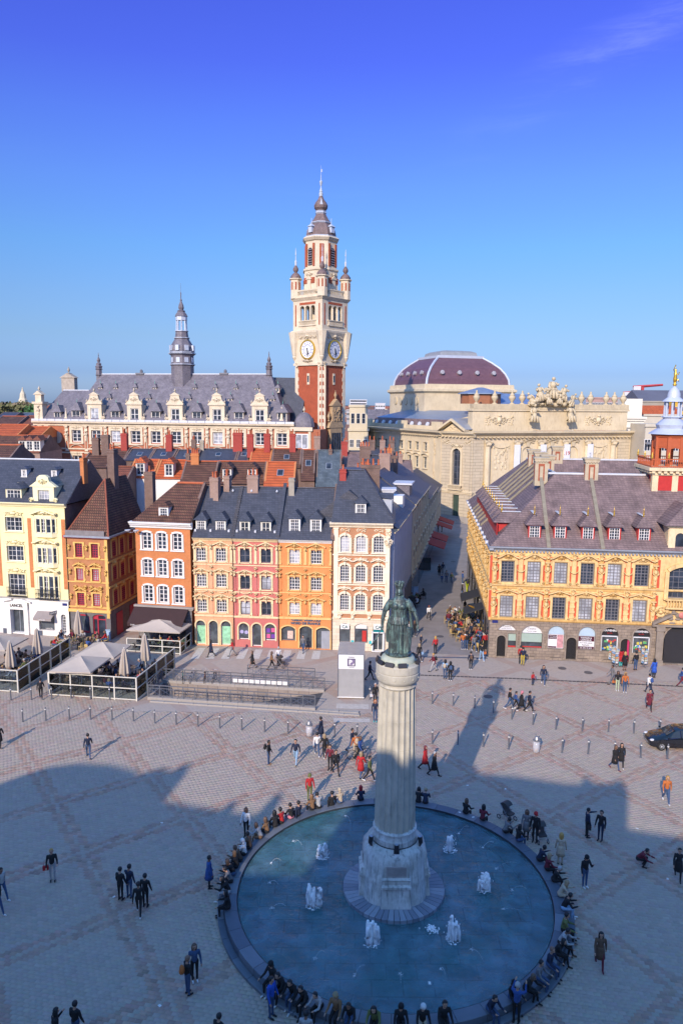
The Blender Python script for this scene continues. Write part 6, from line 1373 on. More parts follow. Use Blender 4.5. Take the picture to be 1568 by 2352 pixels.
roofrow(832,905,1046,1105,96,Sl,BRICK_DK,'dark slate roof with row of red chimney pots near the street',10,sky=1,chim=((.1,1.2,1.4,.6,BRICK_DK,4),(.9,1.0,.6,.8,BRICK_OR,2)))
roofrow(240,282,1029,1062,108,Bn,BRICK_DK,'brown tiled roof with crimson chimney at the left of the rear row',9,chim=((.7,2.2,.9,1.0,BRICK_CHIM,3),))
roofrow(283,340,1032,1058,108,Sl,BRICK_DK,'slate roof with skylight, first of the rear row',9,sky=1)
roofrow(341,394,1032,1058,108,Sl,BRICK_DK,'slate roof with skylight and crimson chimney, second of the rear row',9,sky=1,chim=((.65,2.2,.9,1.0,BRICK_CHIM,2),))
roofrow(395,450,1034,1060,108,Sl,BRICK_DK,'slate roof with wide skylight and dark chimney, third of the rear row',9,sky=1,chim=((.7,1.6,.7,.8,BRICK_DK,2),))
roofrow(451,540,1032,1060,109,Sl,BRICK_DK,'slate roof with tall crimson chimney, fourth of the rear row',9,sky=1,chim=((.02,1.3,.6,.6,mat_plain('grey_render',(.38,.34,.27)),0),(.98,2.5,1.4,1.1,BRICK_CHIM,4)))
roofrow(541,570,1032,1060,109,Sl,BRICK_DK,'small slate roof with skylight, fifth of the rear row',9,sky=1)
roofrow(570,620,1032,1072,106,O,BRICK_DK,'orange tiled roof between two crimson chimneys in the rear row',9,chim=((.75,2.3,.9,1.0,BRICK_CHIM,2),(-.05,2.2,.9,1.0,BRICK_CHIM,2)))
roofrow(621,690,1031,1075,106,Bn,BRICK_DK,'brown tiled roof with tan chimney below the belfry',9,sky=1,chim=((.68,2.2,.9,1.0,BRICK_CHIM,1),))
roofrow(690,728,1034,1070,112,Bn,BRICK_DK,'brown roof with stout tan chimney at the foot of the belfry',9,chim=((.95,2.2,.95,1.1,BRICK_TAN,2),))
roofrow(905,950,1058,1096,112,SLATE3,BRICK_TAN,'plum slate roof with brick chimneys close to the opera flank',9,chim=((.4,1.0,.7,.9,BRICK_TAN,1),))
roofrow(850,905,1030,1060,122,Sl,BRICK_DK,'dark slate roof with brick stacks below the opera flank',9,chim=((.1,1.4,1.0,.8,BRICK_DK,2),(.55,1.4,.9,.8,BRICK_TAN,1),(.95,1.4,.9,.8,BRICK_DK,2)))
roofrow(792,848,1036,1060,124,Sl,BRICK_DK,'slate roof with two tan stacks left of the opera flank',9,chim=((.05,1.8,.9,.8,BRICK_TAN,1),(.75,1.2,.6,.8,BRICK_TAN,1)))
roofrow(180,245,1040,1075,96,Bn,BRICK_DK,'brown roof with dark chimneys behind the steep corner house',9,chim=((.3,2.0,.9,.9,BRICK_DK,1),(.65,2.4,1.0,.9,BRICK_DK,2)))
roofrow(250,292,1072,1105,88,mat_brick('rust_tile',(.30,.10,.05),(.24,.08,.04),(.1,.03,.02),.24,.22,.03),BRICK_DK,'rust coloured roof behind the steep corner house',7)
# left edge cluster of roofs
LG='tiled roofs at the left edge'
roofrow(-40,30,975,1010,125,O,BRICK_DK,'orange roof at the left edge, nearest the frame',14,group=LG)
roofrow(34,88,980,1008,128,O,BRICK_DK,'bright orange roof touching the palace corner',12,group=LG)
roofrow(-30,40,1000,1040,112,Bn,BRICK_DK,'dull brown roof at the left edge under the orange one',9,group=LG)
roofrow(42,92,1000,1040,114,mat_brick('rust_tile',(.30,.10,.05))if False else MATS['rust_tile'],BRICK_TAN,'rust brown roof in front of the palace corner',9,group=LG,dorm=3)
roofrow(-60,20,1022,1058,92,Bn,BRICK_DK,'dark brown roof just above the yellow house, far left',8,group=LG)
roofrow(-20,40,956,975,170,Bn,BRICK_DK,'brown far roof at the left edge',12,group=LG);roofrow(42,80,955,975,172,MATS['rust_tile'],BRICK_TAN,'rust far roof left of the palace',12,group=LG)
roofrow(-10,30,947,960,230,Sl,BRICK_TAN,'slate far roof at the left edge',12,group=LG);roofrow(36,78,948,958,235,SLATEB,WSTU,'blue far roof beside the small tower',12,group=LG)
# ================================================================= skyline
def farblock(name,label,x0,x1,yt,yb,Y,mat,wins=None,cat='building',roof=None,zr=0):
    p=lambda x,y:(lambda d:(d.x*Y/d.y,Y,CAM_H+d.z*Y/d.y))(_fw+_rt*((x-784)/1690)-_up*((y-1176)/1690))
    a,b=p(x0,yt),p(x1,yt);z=(a[2]+b[2])/2;o=thing(name,label,cat,group=None);place(o,(a[0],Y),(b[0],Y));L=b[0]-a[0];D_=max(8,L*.5)
    m=MB();m.box(0,L,0,D_,0,z);m.build('wall',mat,o)
    if wins:
        nx,nz,ww,wh,z0=wins
        for i in range(nx):
            for j in range(nz):
                x=L*(i+.5)/nx;zz=z-z0-(j+1)*wh*1.75
                window(o,x-ww/2,x+ww/2,zz,zz+wh,2,2,WHITE_PAINT,GLASS,y=-.05,fw=.1)
    if roof:m=MB();m.add([(-.3,-.3,z),(L+.3,-.3,z),(L+.3,D_,z),(-.3,D_,z),(0,D_/2,z+zr),(L,D_/2,z+zr)],[(0,1,5,4),(2,3,4,5),(1,2,5),(3,0,4)]);m.build('roof',roof,o)
    m=MB();m.box(-.2,L+.2,-.3,.05,z-.5,z+.1);m.build('cornice',mat,o)
    return o,L,z
WH=mat_plain('far_white_render',(.62,.62,.64),.8,.08,.1,bmp=0);CRF=mat_plain('far_cream_render',(.62,.54,.38),.8,.1,.2,bmp=0);BRF=mat_plain('far_brick',(.25,.12,.09),.8,.1,.2,bmp=0)
o,L,z=farblock('tower_block','long white apartment slab on the horizon right of the belfry',803,842,918,960,620,WH)
for k in range(5):m=MB();m.box(.5,L-.5,-.3,-.1,z-1.6-k*2.2,z-.7-k*2.2);m.build('window_band',GLASS,o)
farblock('tower_block','small white block on the horizon left of the opera dome',862,884,926,960,560,WH,(4,3,1.6,1.4,.6))
farblock('city_block','low grey block on the horizon right of the belfry',796,895,941,975,400,mat_plain('far_grey',(.42,.41,.42),.8,.15,.1,bmp=0),(16,2,1.5,1.5,.6))
farblock('city_block','low brown block on the horizon beside the belfry',790,820,936,970,460,BRF,(6,2,1.5,1.5,.6))
o,L,z=farblock('mansion','narrow cream mansion between belfry and opera',800,846,985,1040,172,CRF,(3,3,1.0,1.9,1.0),roof=None)
m=MB();m.box(.2,4.4,-.2,3,z,z+5);tt=m.build('corner_turret',CRF,o)
for k in range(3):window(o,.55+k*1.25,1.4+k*1.25,z+1.2,z+3.6,1,2,WHITE_PAINT,GLASS,y=-.25)
m=MB();m.box(0,4.6,-.4,3.2,z+5,z+5.5);m.build('turret_cornice',CRF,tt)
farblock('mansion','cream mansion with slate mansard behind the narrow one',842,900,966,1030,205,CRF,(5,2,1.1,2.0,1.0),roof=SLATE2,zr=3)
o,L,z=farblock('white_house','white stone block with tall windows right of the opera',1432,1478,962,1040,168,mat_plain('far_white_stone',(.74,.70,.60),.8,.06,.3,bmp=0),(4,4,.9,2.4,1.6))
m=MB();m.box(-.4,L+.4,-.6,3,z,z+.5);m.box(.5,L,1.5,6,z+.5,z+4.5);m.build('attic_storey',MATS['far_white_stone'],o)
for j in range(4):
    m=MB();m.box(0,L,-.4,0,z-2.0-4.2*j,z-1.7-4.2*j);m.build('string_course',MATS['far_white_stone'],o)
o,L,z=farblock('arcaded_block','pale block with grey bay windows behind the lantern tower',1482,1600,975,1040,150,mat_plain('far_pale_stone',(.55,.50,.40),.8,.1,.3,bmp=0),(9,3,1.3,2.4,1.2),roof=None)
for j in range(3):m=MB();m.box(0,L,-1.0,0,z-4.0-4.2*j,z-3.6-4.2*j);m.build('balcony',GREY_METAL,o)
o,L,z=farblock('apartment_block','grey apartment block with dark slate roof behind the gilded figure',1470,1700,922,960,330,mat_plain('far_taupe',(.34,.31,.26),.8,.12,.2,bmp=0),(18,2,1.6,2.2,1.0),roof=mat_plain('far_grey_slate',(.13,.13,.16),.6,.15,.1,bmp=0),zr=5)
farblock('apartment_block','bright yellow block at the right edge of the skyline',1546,1640,922,965,320,mat_plain('far_yellow',(.68,.42,.05),.8,.08,.3,bmp=0),(6,3,1.4,1.8,1.0))
farblock('glazed_block','low glazed block with red balconies above the opera attic',1340,1432,913,950,300,mat_plain('far_salmon',(.45,.28,.24),.7,.2,.3,bmp=0),(14,3,1.6,1.5,.8))
farblock('glazed_block','small blue-grey hall left of the glazed block',1315,1345,912,950,280,MATS['blue_zinc'],None)
o,L,z=farblock('orange_roofed_house','house with red tiled roof below the grey apartment block',1478,1560,952,985,210,MATS['far_pale_stone'],None,roof=TILE_OR,zr=2.5)
# cranes
CRN=mat_plain('crane_red',(.50,.06,.06),.5,.2,.2)
def crane(label,x,yb,yt,xl,xr,Y,dz):
    p=lambda x,y:(lambda d:Vector((d.x*Y/d.y,Y,CAM_H+d.z*Y/d.y)))(_fw+_rt*((x-784)/1690)-_up*((y-1176)/1690))
    a,b=p(x,yb),p(x,yt);o=thing('tower_crane',label,'crane',(a.x,Y,0),group='cranes on the skyline')
    m=MB();m.box(-.7,.7,-.7,.7,0,b.z);m.build('mast',CRN,o);l,r=p(xl,yt),p(xr,yt-dz);m=MB();m.cyl((l.x-a.x,0,l.z),(r.x-a.x,0,r.z),.8,.6,4);m.build('jib',CRN,o);m=MB();m.box(l.x-a.x,l.x-a.x+4,-1,1,l.z-2,l.z+.5);m.build('counterweight',WH,o)
crane('red and white tower crane with long jib beside the slate roof',1472,925,889,1453,1521,420,5);crane('smaller red tower crane left of the slate roofed block',1446,950,902,1430,1466,520,2)
# distant tower and trees at the left
p_=gp(58,945,0)
o=thing('distant_tower','tiny pale domed tower on the horizon at the far left','tower',(-300,700,0));m=MB();m.lathe([(5,0),(5,18),(4.2,18.5),(4.2,24),(3.2,26),(2.6,30),(1,33),(.3,36)],8);m.build('shaft',CRF,o)
BARK=mat_plain('bark',(.12,.085,.06),.9,.2,3)
def leafmat(n,c):return mat_plain(n,c,.8,.35,.5,bmp=0)
LF=[leafmat('budding_foliage',(.20,.15,.09)),leafmat('olive_foliage',(.15,.15,.06)),leafmat('green_foliage',(.06,.15,.04))]
rr=random.Random(4)
def crown_mesh(n,rx,rz,leaf,mt):
    m=MB()
    cl=[(rr.gauss(0,.45),rr.gauss(0,.45),rr.gauss(0,.38))for _ in range(14)]
    for k in range(n):
        c=cl[k%14];x,y,z=[c[i]+rr.gauss(0,.2)for i in range(3)]
        d=Vector((rr.gauss(0,1),rr.gauss(0,1),rr.gauss(0,1))).normalized();e=d.orthogonal().normalized();f=d.cross(e);s=leaf*rr.uniform(.6,1.4)
        P=Vector((x*rx,y*rx,z*rz));m.add([P-e*s-f*s*.6,P+e*s-f*s*.6,P+e*s*.4+f*s,P-e*s*.6+f*s*.8],[(0,1,2,3)])
    return m.mesh('crown',mt)
crowns=[crown_mesh(420,9,5.5,1.2,LF[i%3]if i<3 else LF[0])for i in range(5)]
tm_=MB();tm_.tube([(0,0,0),(.2,0,6),(0,.1,12)],[.7,.55,.3],7);tm_.tube([(0,0,8),(2.5,.5,13)],[.3,.12],5);tm_.tube([(0,0,9),(-2.2,-.6,14)],[.3,.12],5);trunk_me=tm_.mesh('trunk',BARK)
places=['leftmost in the picture','second from the left','third from the left','fourth from the left','just left of the tiny tower','just right of the tiny tower','between tower and palace','nearest the palace corner','in front of the tiny tower','low and green before the palace']
for k in range(10):
    X=[-345,-330,-316,-304,-296,-280,-268,-254,-292,-255][k];Y=[660,640,655,630,650,640,625,600,600,520][k]
    t=thing('tree','bare budding tree of the far tree line, '+places[k]if k!=9 else 'low green tree before the palace corner on the horizon','tree',(X if k!=9 else-215,Y,0),rr.uniform(0,6),'far tree line')
    put('trunk',trunk_me,t);put('crown',crowns[2 if k==9 else(k%2)],t,(0,0,15.5),None,rr.uniform(.95,1.25))
# a low far sprawl of roofs closing the gaps before the horizon
rr=random.Random(9);sm=MB()
for k in range(900):
    Y=rr.uniform(240,1500);X=rr.uniform(-.52,.52)*Y
    if abs(X)<30 and Y<260:continue
    w,d,hh=rr.uniform(6,16),rr.uniform(6,12),rr.uniform(6,13)+(4 if Y>600 else 0)
    sm.m=rr.choice((0,0,1,2,3));sm.box(X,X+w,Y,Y+d,0,hh);sm.m=rr.choice((4,4,5,6));sm.add([(X-.3,Y-.3,hh),(X+w+.3,Y-.3,hh),(X+w+.3,Y+d+.3,hh),(X-.3,Y+d+.3,hh),(X,Y+d/2,hh+3),(X+w,Y+d/2,hh+3)],[(0,1,5,4),(2,3,4,5),(1,2,5),(3,0,4)])
o=sm.build('far_town',[CRF,BRF,WH,MATS['far_grey'],mat_plain('far_rust_roof',(.28,.10,.06),.85,.3,.05,bmp=0),mat_plain('far_slate',(.09,.09,.11),.7,.2,.05,bmp=0),mat_plain('far_brown_roof',(.16,.09,.07),.85,.2,.05,bmp=0)]);stuff(o);tag(o,'far mass of small roofs and houses out to the horizon','town')
# ================================================================= buildings behind the viewpoint whose roofs shade the square
BK=mat_plain('behind_wall',(.45,.36,.26),.85,.15,.5,bmp=0)
YB=-6.0
def behind(label,prof,depth=14,chims=()):
    o=thing('square_side_building',label,'building',group='buildings behind the viewpoint');x0,x1=prof[0][0],prof[-1][0]
    m=MB();m.prism_xz([(x0,0),(x1,0)]+[(x,min(z,22))for x,z in((x1,22),(x0,22))],YB-depth,YB);m.build('wall',BK,o)
    m=MB();m.prism_xz([(x0,22.001),(x1,22.001)]+[(x,z)for x,z in prof[::-1]],YB-1.2,YB);m.build('gable',BK,o)
    m=MB();m.add([(x0,YB-1.2,22),(x1,YB-1.2,22),(x1,YB-depth,22),(x0,YB-depth,22),(x0,YB-depth/2,24),(x1,YB-depth/2,24)],[(0,1,5,4),(2,3,4,5)]);m.build('roof',SLATE,o)
    for x,z,w in chims:m=MB();m.box(x-w/2,x+w/2,YB-1.1,YB-.1,22,z);m.build('chimney',BK,o)
behind('wide building with rounded gable, behind the viewpoint on the left',[(-95,26),(-60,26.5),(-41.5,26.4),(-40.6,27.5),(-39.6,28.3),(-38,28.6),(-35.6,28.5),(-33.6,28.1),(-33,27.8),(-32.4,28.2),(-31.8,28.3),(-31.2,28.0),(-30.8,28.7),(-30.5,28.6),(-29.6,26.3)])
behind('low building with slender chimneys, behind the viewpoint',[(-29.6,26.1),(-26.6,25.7),(-23.8,25.35),(-21.7,25.2),(-21.6,22.4),(-17.6,22.3)],chims=((-22.9,26.7,.35),(-25.2,26.2,.3)))
behind('tall stepped gable building straight behind the viewpoint',[(-17.6,29.4),(-12.6,28.9),(-12.1,28.1),(-11.9,28.7),(-11.5,28.7),(-11.2,28.1),(-8.7,27.9),(-5.2,27.4),(-4.3,27.4),(-4.0,28.0),(-3.6,27.5),(-2.4,27.4),(-2.0,27.7),(-1.7,27.6)])
behind('lower building with level parapet, behind the viewpoint on the right',[(-1.7,24.7),(1.9,24.2),(8,23.9),(20,23.6),(60,23.4)])
# ================================================================= fountain, column and statue
CX,CY=2.7,33.1
RB=7.62
fb=thing('fountain_basin','round bluestone fountain basin around the column','fountain',(CX,CY,0))
NS=40
def ring_slab(r0,r1,z0,z1,n,gap=.011,ch=.015,seg=4):
    m=MB();da=2*math.pi/n;a0,a1=-da/2+gap/r1,da/2-gap/r1
    L_=[]
    for k in range(seg+1):
        a=a0+(a1-a0)*k/seg;c,s=math.cos(a),math.sin(a)
        L_.append([(r0*c,r0*s,z0),(r1*c,r1*s,z0),(r1*c,r1*s,z1-ch),((r1-ch)*c,(r1-ch)*s,z1),((r0+ch)*c,(r0+ch)*s,z1),(r0*c,r0*s,z1-ch)])
    m.rings(L_,True,True);return m
BST=[mat_plain('bluestone_slab_%d'%i,c,.45,.14,1.2,bmp=.1)for i,c in enumerate(((.135,.155,.19),(.10,.12,.155),(.165,.185,.22)))]
for nm,r0,r1,z0,z1 in(('rim_slab',RB,RB+.60,.0,.46),('step_slab',RB+.61,RB+.92,0,.14)):
    mes=[ring_slab(r0,r1,z0,z1,NS).mesh(nm,b)for b in BST]
    for k in range(NS):put(nm,mes[random.randrange(3)],fb,(0,0,0),2*math.pi*k/NS)
m=MB();m.lathe([(RB-.02,-.05),(RB-.02,.44)],80,cap=False);m.build('basin_lining',mat_plain('wet_dark_stone',(.035,.04,.05),.35,.2,2),fb)
mes=[ring_slab(RB-1.0,RB-.03,.0,.14,NS).mesh('ledge_slab',b)for b in BST]
for k in range(NS):put('ledge_slab',mes[random.randrange(3)],fb,(0,0,0),2*math.pi*(k+.5)/NS)
FLOOR=mat_brick('basin_floor_slabs',(.24,.29,.31),(.13,.18,.21),(.05,.07,.085),1.3,.9,.035,.5,.2,var=.35)
def xy_brick(mt): # lay the slab pattern flat (x,y) instead of upright
    nt=mt.node_tree;br=[n for n in nt.nodes if n.type=='TEX_BRICK'][0]
    t=[n for n in nt.nodes if n.type=='TEX_COORD'][0];nt.links.new(t.outputs['Object'],br.inputs['Vector'])
xy_brick(FLOOR)
m=MB();m.lathe([(RB-.03,-.02),(RB-.03,.02)],64);m.build('basin_floor',FLOOR,fb)
wm,nt,b,o_=_mat('fountain_water');nt.nodes.remove(b)
geo=node(nt,'ShaderNodeNewGeometry');P_=geo.outputs['Position']
tr=node(nt,'ShaderNodeBsdfTransparent');tr.inputs[0].default_value=(.58,.80,.86,1)
gl=node(nt,'ShaderNodeBsdfGlossy');gl.inputs['Roughness'].default_value=.08
df=node(nt,'ShaderNodeBsdfDiffuse')
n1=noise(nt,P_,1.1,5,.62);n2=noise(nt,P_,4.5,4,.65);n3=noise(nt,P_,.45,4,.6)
nt.links.new(mixc(nt,rng(nt,n3,.35,.65),(.10,.30,.34,1),(.22,.40,.50,1)),df.inputs[0])  # pale noise patches paint light ripples into the diffuse water colour
ad=node(nt,'ShaderNodeMath',operation='MULTIPLY_ADD');ad.inputs[1].default_value=.5;nt.links.new(n2,ad.inputs[0]);nt.links.new(n1,ad.inputs[2])
bm=node(nt,'ShaderNodeBump');bm.inputs['Strength'].default_value=1.0;bm.inputs['Distance'].default_value=.22;nt.links.new(ad.outputs[0],bm.inputs['Height'])
fr=node(nt,'ShaderNodeFresnel');fr.inputs[0].default_value=1.38;nt.links.new(bm.outputs[0],fr.inputs['Normal']);nt.links.new(bm.outputs[0],gl.inputs['Normal'])
m1=node(nt,'ShaderNodeMixShader');nt.links.new(rng(nt,n1,.3,.7,.22,.55),m1.inputs[0]);nt.links.new(tr.outputs[0],m1.inputs[1]);nt.links.new(df.outputs[0],m1.inputs[2])  # diffuse share varies by noise, imitating bright ripple highlights as murk
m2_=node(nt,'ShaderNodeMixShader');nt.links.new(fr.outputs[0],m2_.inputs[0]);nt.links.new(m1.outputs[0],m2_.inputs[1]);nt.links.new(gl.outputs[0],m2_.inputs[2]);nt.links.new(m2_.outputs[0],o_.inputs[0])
rs2=np.random.RandomState(8)
m=MB()
NR,NA=46,120;vs_=[]
jets_px=[(740,1968),(1033,1953),(1112,2043),(720,2080),(853,2168),(1040,2158)]
JET=[Vector(gp(x,y,.34))for x,y in jets_px]
for i in range(NR+1):
    r=(RB-.03)*i/NR
    for k in range(NA):
        a=2*math.pi*k/NA;x,y=CX+r*math.cos(a),CY+r*math.sin(a);z=.34
        for j in JET:d=math.hypot(x-j.x,y-j.y);z+=.012*math.sin(d*9.5)*math.exp(-d*.75)
        vs_.append((x-CX,y-CY,z+rs2.normal(0,.0008)))
fs_=[((i+1)*NA+k,(i+1)*NA+(k+1)%NA,i*NA+(k+1)%NA,i*NA+k)for i in range(NR)for k in range(NA)]
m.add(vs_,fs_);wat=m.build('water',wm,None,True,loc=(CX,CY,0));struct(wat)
# jets
FOAM,nt,b,o_=_mat('foaming_water');b.inputs['Base Color'].default_value=(.93,.95,.98,1);b.inputs['Roughness'].default_value=.35;b.inputs['Subsurface Weight'].default_value=.25;b.inputs['Subsurface Radius'].default_value=(.1,.1,.1)
def jet(loc,label,cols,h,seed,group='foaming jets in the basin'):
    rr=random.Random(seed);o=thing('water_jet',label,'water jet',loc,0,group)
    m=MB()
    for c in range(cols):
        cx,cy=((c-(cols-1)/2)*.22 if cols>1 else 0)+rr.uniform(-.03,.03),rr.uniform(-.05,.05);hh=h*rr.uniform(.85,1.12)
        for s in range(9):
            pts,rad=[],[]
            ox,oy=rr.gauss(0,.045),rr.gauss(0,.045);hs=rr.uniform(.55,1)
            for k in range(7):
                t=k/6;pts.append((cx+ox*(1.6-.5*t)+rr.gauss(0,.010),cy+oy*(1.6-.5*t)+rr.gauss(0,.010),hh*hs*t*rr.uniform(.95,1.0)));rad.append(.036+.034*math.sin(t*2.6)+rr.uniform(0,.018))
            m.tube(pts,rad,6)
    m.build('plume',FOAM,o,True)
    m=MB()
    for k in range(90):
        a=rr.uniform(0,6.3);r=abs(rr.gauss(.08,.10))+.04;z=max(.02,h*rr.uniform(0,.95)*(1-r*1.2));s=rr.uniform(.008,.026)
        m.ell((r*math.cos(a)*1.25,r*math.sin(a),z),(s,s,s*rr.uniform(1,2.2)),5,4)
    for k in range(70):
        a=rr.uniform(0,6.3);r=rr.uniform(.12,.36);s=rr.uniform(.010,.028);m.ell((r*math.cos(a),r*math.sin(a),.012),(s*1.6,s*1.6,s*.5),6,4)
    stuff(m.build('spray',FOAM,o,True))
jl=['foaming jet left of the column at the far side of the basin','foaming jet right of the column at the far side of the basin','wide foaming jet at the right of the basin','broad foaming jet at the left middle of the basin','double-plumed foaming jet just in front of the pedestal ring','tall foaming jet in the basin before the pedestal at the right']
for k,(p,l)in enumerate(zip(JET,jl)):jet(p,l,(2,1,2,3,2,2)[k],(.9,1.0,1.02,1.05,1.0,1.15)[k],30+k)
p=gp(991,2135,.34);o=tag(None or MB().ell((0,0,0),.01).build('water_splash',FOAM,loc=p),'low white splash beside the tall front jet','water splash')
m=MB();rr=random.Random(3)
for k in range(160):a=rr.uniform(0,6.3);r=abs(rr.gauss(0,.17));s=rr.uniform(.01,.03);m.ell((r*math.cos(a),r*math.sin(a),max(.01,.12-r*.3)*rr.random()),(s*1.5,s*1.5,s),5,4)
stuff(m.build('spray',FOAM,o,True))
Z6c=lambda x,y:(459.3+x*.29294,1779.9+y*.29294);Z7c=lambda x,y:(861.2+x*.32957,1779.9+y*.32957)
arcs=[(Z6c,545,845,615,858),(Z6c,565,1042,670,1025),(Z6c,905,1432,975,1388),(Z6c,1208,1575,1290,1492),(Z6c,735,520,800,552),(Z6c,1140,320,1180,380),(Z6c,560,690,630,668),(Z7c,580,408,650,358),(Z7c,750,505,825,470),(Z7c,840,652,980,612),(Z7c,950,800,1050,792),(Z7c,895,935,1050,978),(Z7c,670,1215,755,1300),(Z7c,455,1352,487,1392),(Z7c,176,1385,178,1450)]
SPL=['near the left rim, upper of a pair','near the left rim, lower of a pair','near the left front rim','left of the bottom centre of the basin','above the upper left jet','at the far rim left of the column','near the far left rim in the sun','at the far rim right of the column','right of the upper right jet','above the wide right jet','right of the wide right jet','below the wide right jet','right of the tall front jet','below the tall front jet','straight up at the bottom centre of the basin']
for k,(f,a,b_,c,d)in enumerate(arcs):
    p,q=Vector(gp(*f(a,b_),.37)),Vector(gp(*f(c,d),.37));m=MB()
    for s in range(26):
        t=s/25+rr.gauss(0,.012);w=p.lerp(q,t);w.z+=.34*4*t*(1-t)*.5;r_=rr.uniform(.004,.010);m.ell(tuple(w-p),(r_*1.4,r_,r_),5,4)
    for s in range(14):m.ell((rr.gauss(0,.05),rr.gauss(0,.05),0),(.018,.014,.006),5,4)
    o=m.build('water_spout',FOAM,loc=p);tag(o,'thin arching water spout '+SPL[k],'water spout','thin arcing spouts in the basin')
# ---------------------------------------------------------------- column
PST=mat_plain('column_stone',(.50,.47,.38),.8,.16,1.6,dirt=(.20,.19,.16))
PWET,nt,b,o_=_mat('limewashed_pedestal');v=coords(nt)
f1=noise(nt,v,1.4,7,.7);mp=node(nt,'ShaderNodeMapping');mp.inputs['Scale'].default_value=(3,3,.35);nt.links.new(v,mp.inputs[0]);f2=noise(nt,mp.outputs[0],2.2,7,.7)
c=mixc(nt,rng(nt,f1,.35,.65),(.42,.42,.385,1),(.70,.70,.67,1));c=mixc(nt,rng(nt,f2,.50,.68,0,.8),c,(.12,.12,.115,1));nt.links.new(c,b.inputs['Base Color']);b.inputs['Roughness'].default_value=.75;bump(nt,b,noise(nt,v,18,4),.35,.02)
cl=thing('column','tall fluted stone column on a lobed pedestal in the fountain','column',(CX,CY,0))
NP=52
RST=[mat_plain('pale_ring_slab_%d'%i,c,.5,.14,1.2,bmp=.1)for i,c in enumerate(((.24,.26,.31),(.19,.21,.26),(.29,.31,.36)))]
mes=[ring_slab(1.62,2.48,.30,.52,NP,.014,.012,2).mesh('ring_slab',b)for b in RST]
for k in range(NP):put('ring_slab',mes[random.randrange(3)],cl,(0,0,0),2*math.pi*k/NP)
m=MB();m.lathe([(2.2,0),(2.2,.3),(1.7,.305)],48);m.build('ring_base',BST[1],cl)
m=MB()
def lobed(s,z,pier,lobe,n=96): # plan: circle with four broad flat-faced piers and four round lobes between
    out=[]
    for k in range(n):
        a=2*math.pi*k/n;t=(a+math.pi/4)%(math.pi/2)-math.pi/4 # angle from nearest pier axis
        rp=pier/math.cos(t)if abs(t)<.40 else 0
        u=(a%(math.pi/2))-math.pi/4;rl=lobe*(1+.03*math.cos(u*6))if abs(u)<.36 else 0
        r=max(rp,rl,s);out.append((r*math.cos(a),r*math.sin(a),z))
    return out
prof=[(1.46,.5,1.72,1.70),(1.46,.95,1.66,1.66),(1.44,1.45,1.62,1.62),(1.44,1.5,1.70,1.62),(1.44,1.62,1.70,1.64),(1.42,1.68,1.60,1.62),(1.42,1.86,1.58,1.60),(1.42,1.92,1.62,1.60),(1.40,2.0,1.52,1.58),(1.38,2.62,1.50,1.54),(1.36,2.8,1.46,1.50),(1.30,2.98,1.34,1.44),(1.2,3.1,1.2,1.34),(1.1,3.16,1.1,1.16)]
m.rings([lobed(s,z,p_,l_)for s,z,p_,l_ in prof]);m.build('pedestal',PWET,cl,True,35)
for k in range(4): # inscribed panels
    M_=Matrix.Rotation(k*math.pi/2,4,'Z');m=MB();m.box(-.48,.48,-1.545,-1.47,2.06,2.56,M_);pn_=m.build('inscribed_panel',mat_plain('inscription_stone',(.42,.38,.36),.8,.15,3),cl)
    m=MB();rr=random.Random(k)
    for j in range(7):
        x=-.42
        while x<.4:w=rr.uniform(.02,.06);m.box(x,x+w,-1.55,-1.543,2.12+j*.058,2.145+j*.058,M_);x+=w+.02
    stuff(m.build('inscription',mat_plain('inscription_cut',(.22,.2,.19),.8,.1),pn_))
m=MB();m.lathe([(1.08,3.1),(1.08,3.45),(1.04,3.5),(1.02,3.72),(1.06,3.74),(1.06,3.8),(.99,3.86)],40);m.build('base_drum',PWET,cl,True,35)
NF=20
def flute_ring(r,z,dep):return[((r-dep*abs(math.sin(NF/2*a))**.7)*math.cos(a),(r-dep*abs(math.sin(NF/2*a))**.7)*math.sin(a),z)for a in[2*math.pi*k/(NF*8)for k in range(NF*8)]]
zs=[3.86,3.95];
drums=[(3.86,5.2),(5.2,6.6),(6.6,7.95),(7.95,9.3),(9.3,10.95)]
for z0,z1 in drums:
    rad=lambda z:.985-.125*((z-3.86)/7.1)**1.2
    R_=[]
    n=4
    for k in range(n+1):z=z0+.004+(z1-z0-.008)*k/n;R_.append(flute_ring(rad(z),z,.085))
    m=MB();m.rings(R_);m.build('shaft_drum',PST,cl,True,30)
m=MB();m.lathe([(.86,10.9),(.90,10.96),(.86,11.02),(.86,11.1),(.98,11.2),(1.03,11.32),(1.03,11.6),(1.0,11.62),(1.0,11.66),(1.03,11.68),(1.03,12.0),(.98,12.06),(.80,12.08)],48);cp=m.build('capital',PST,cl,True,30)
m=MB();m.lathe([(.80,12.05),(.80,12.2),(.74,12.3),(.52,12.42),(.50,12.5)],40);m.build('statue_base',mat_plain('copper_stained_stone',(.45,.48,.38),.8,.18,2,dirt=(.16,.42,.32)),cl,True,40)
for k in range(14):a=2*math.pi*k/14;m=MB();m.lathe([(.045,0),(.035,.03)],8,M=Matrix.Translation((1.025*math.cos(a),1.025*math.sin(a),11.42))@Matrix.Rotation(a,4,'Z')@Matrix.Rotation(R(90),4,'Y'));m.build('rosette',PST,cp)
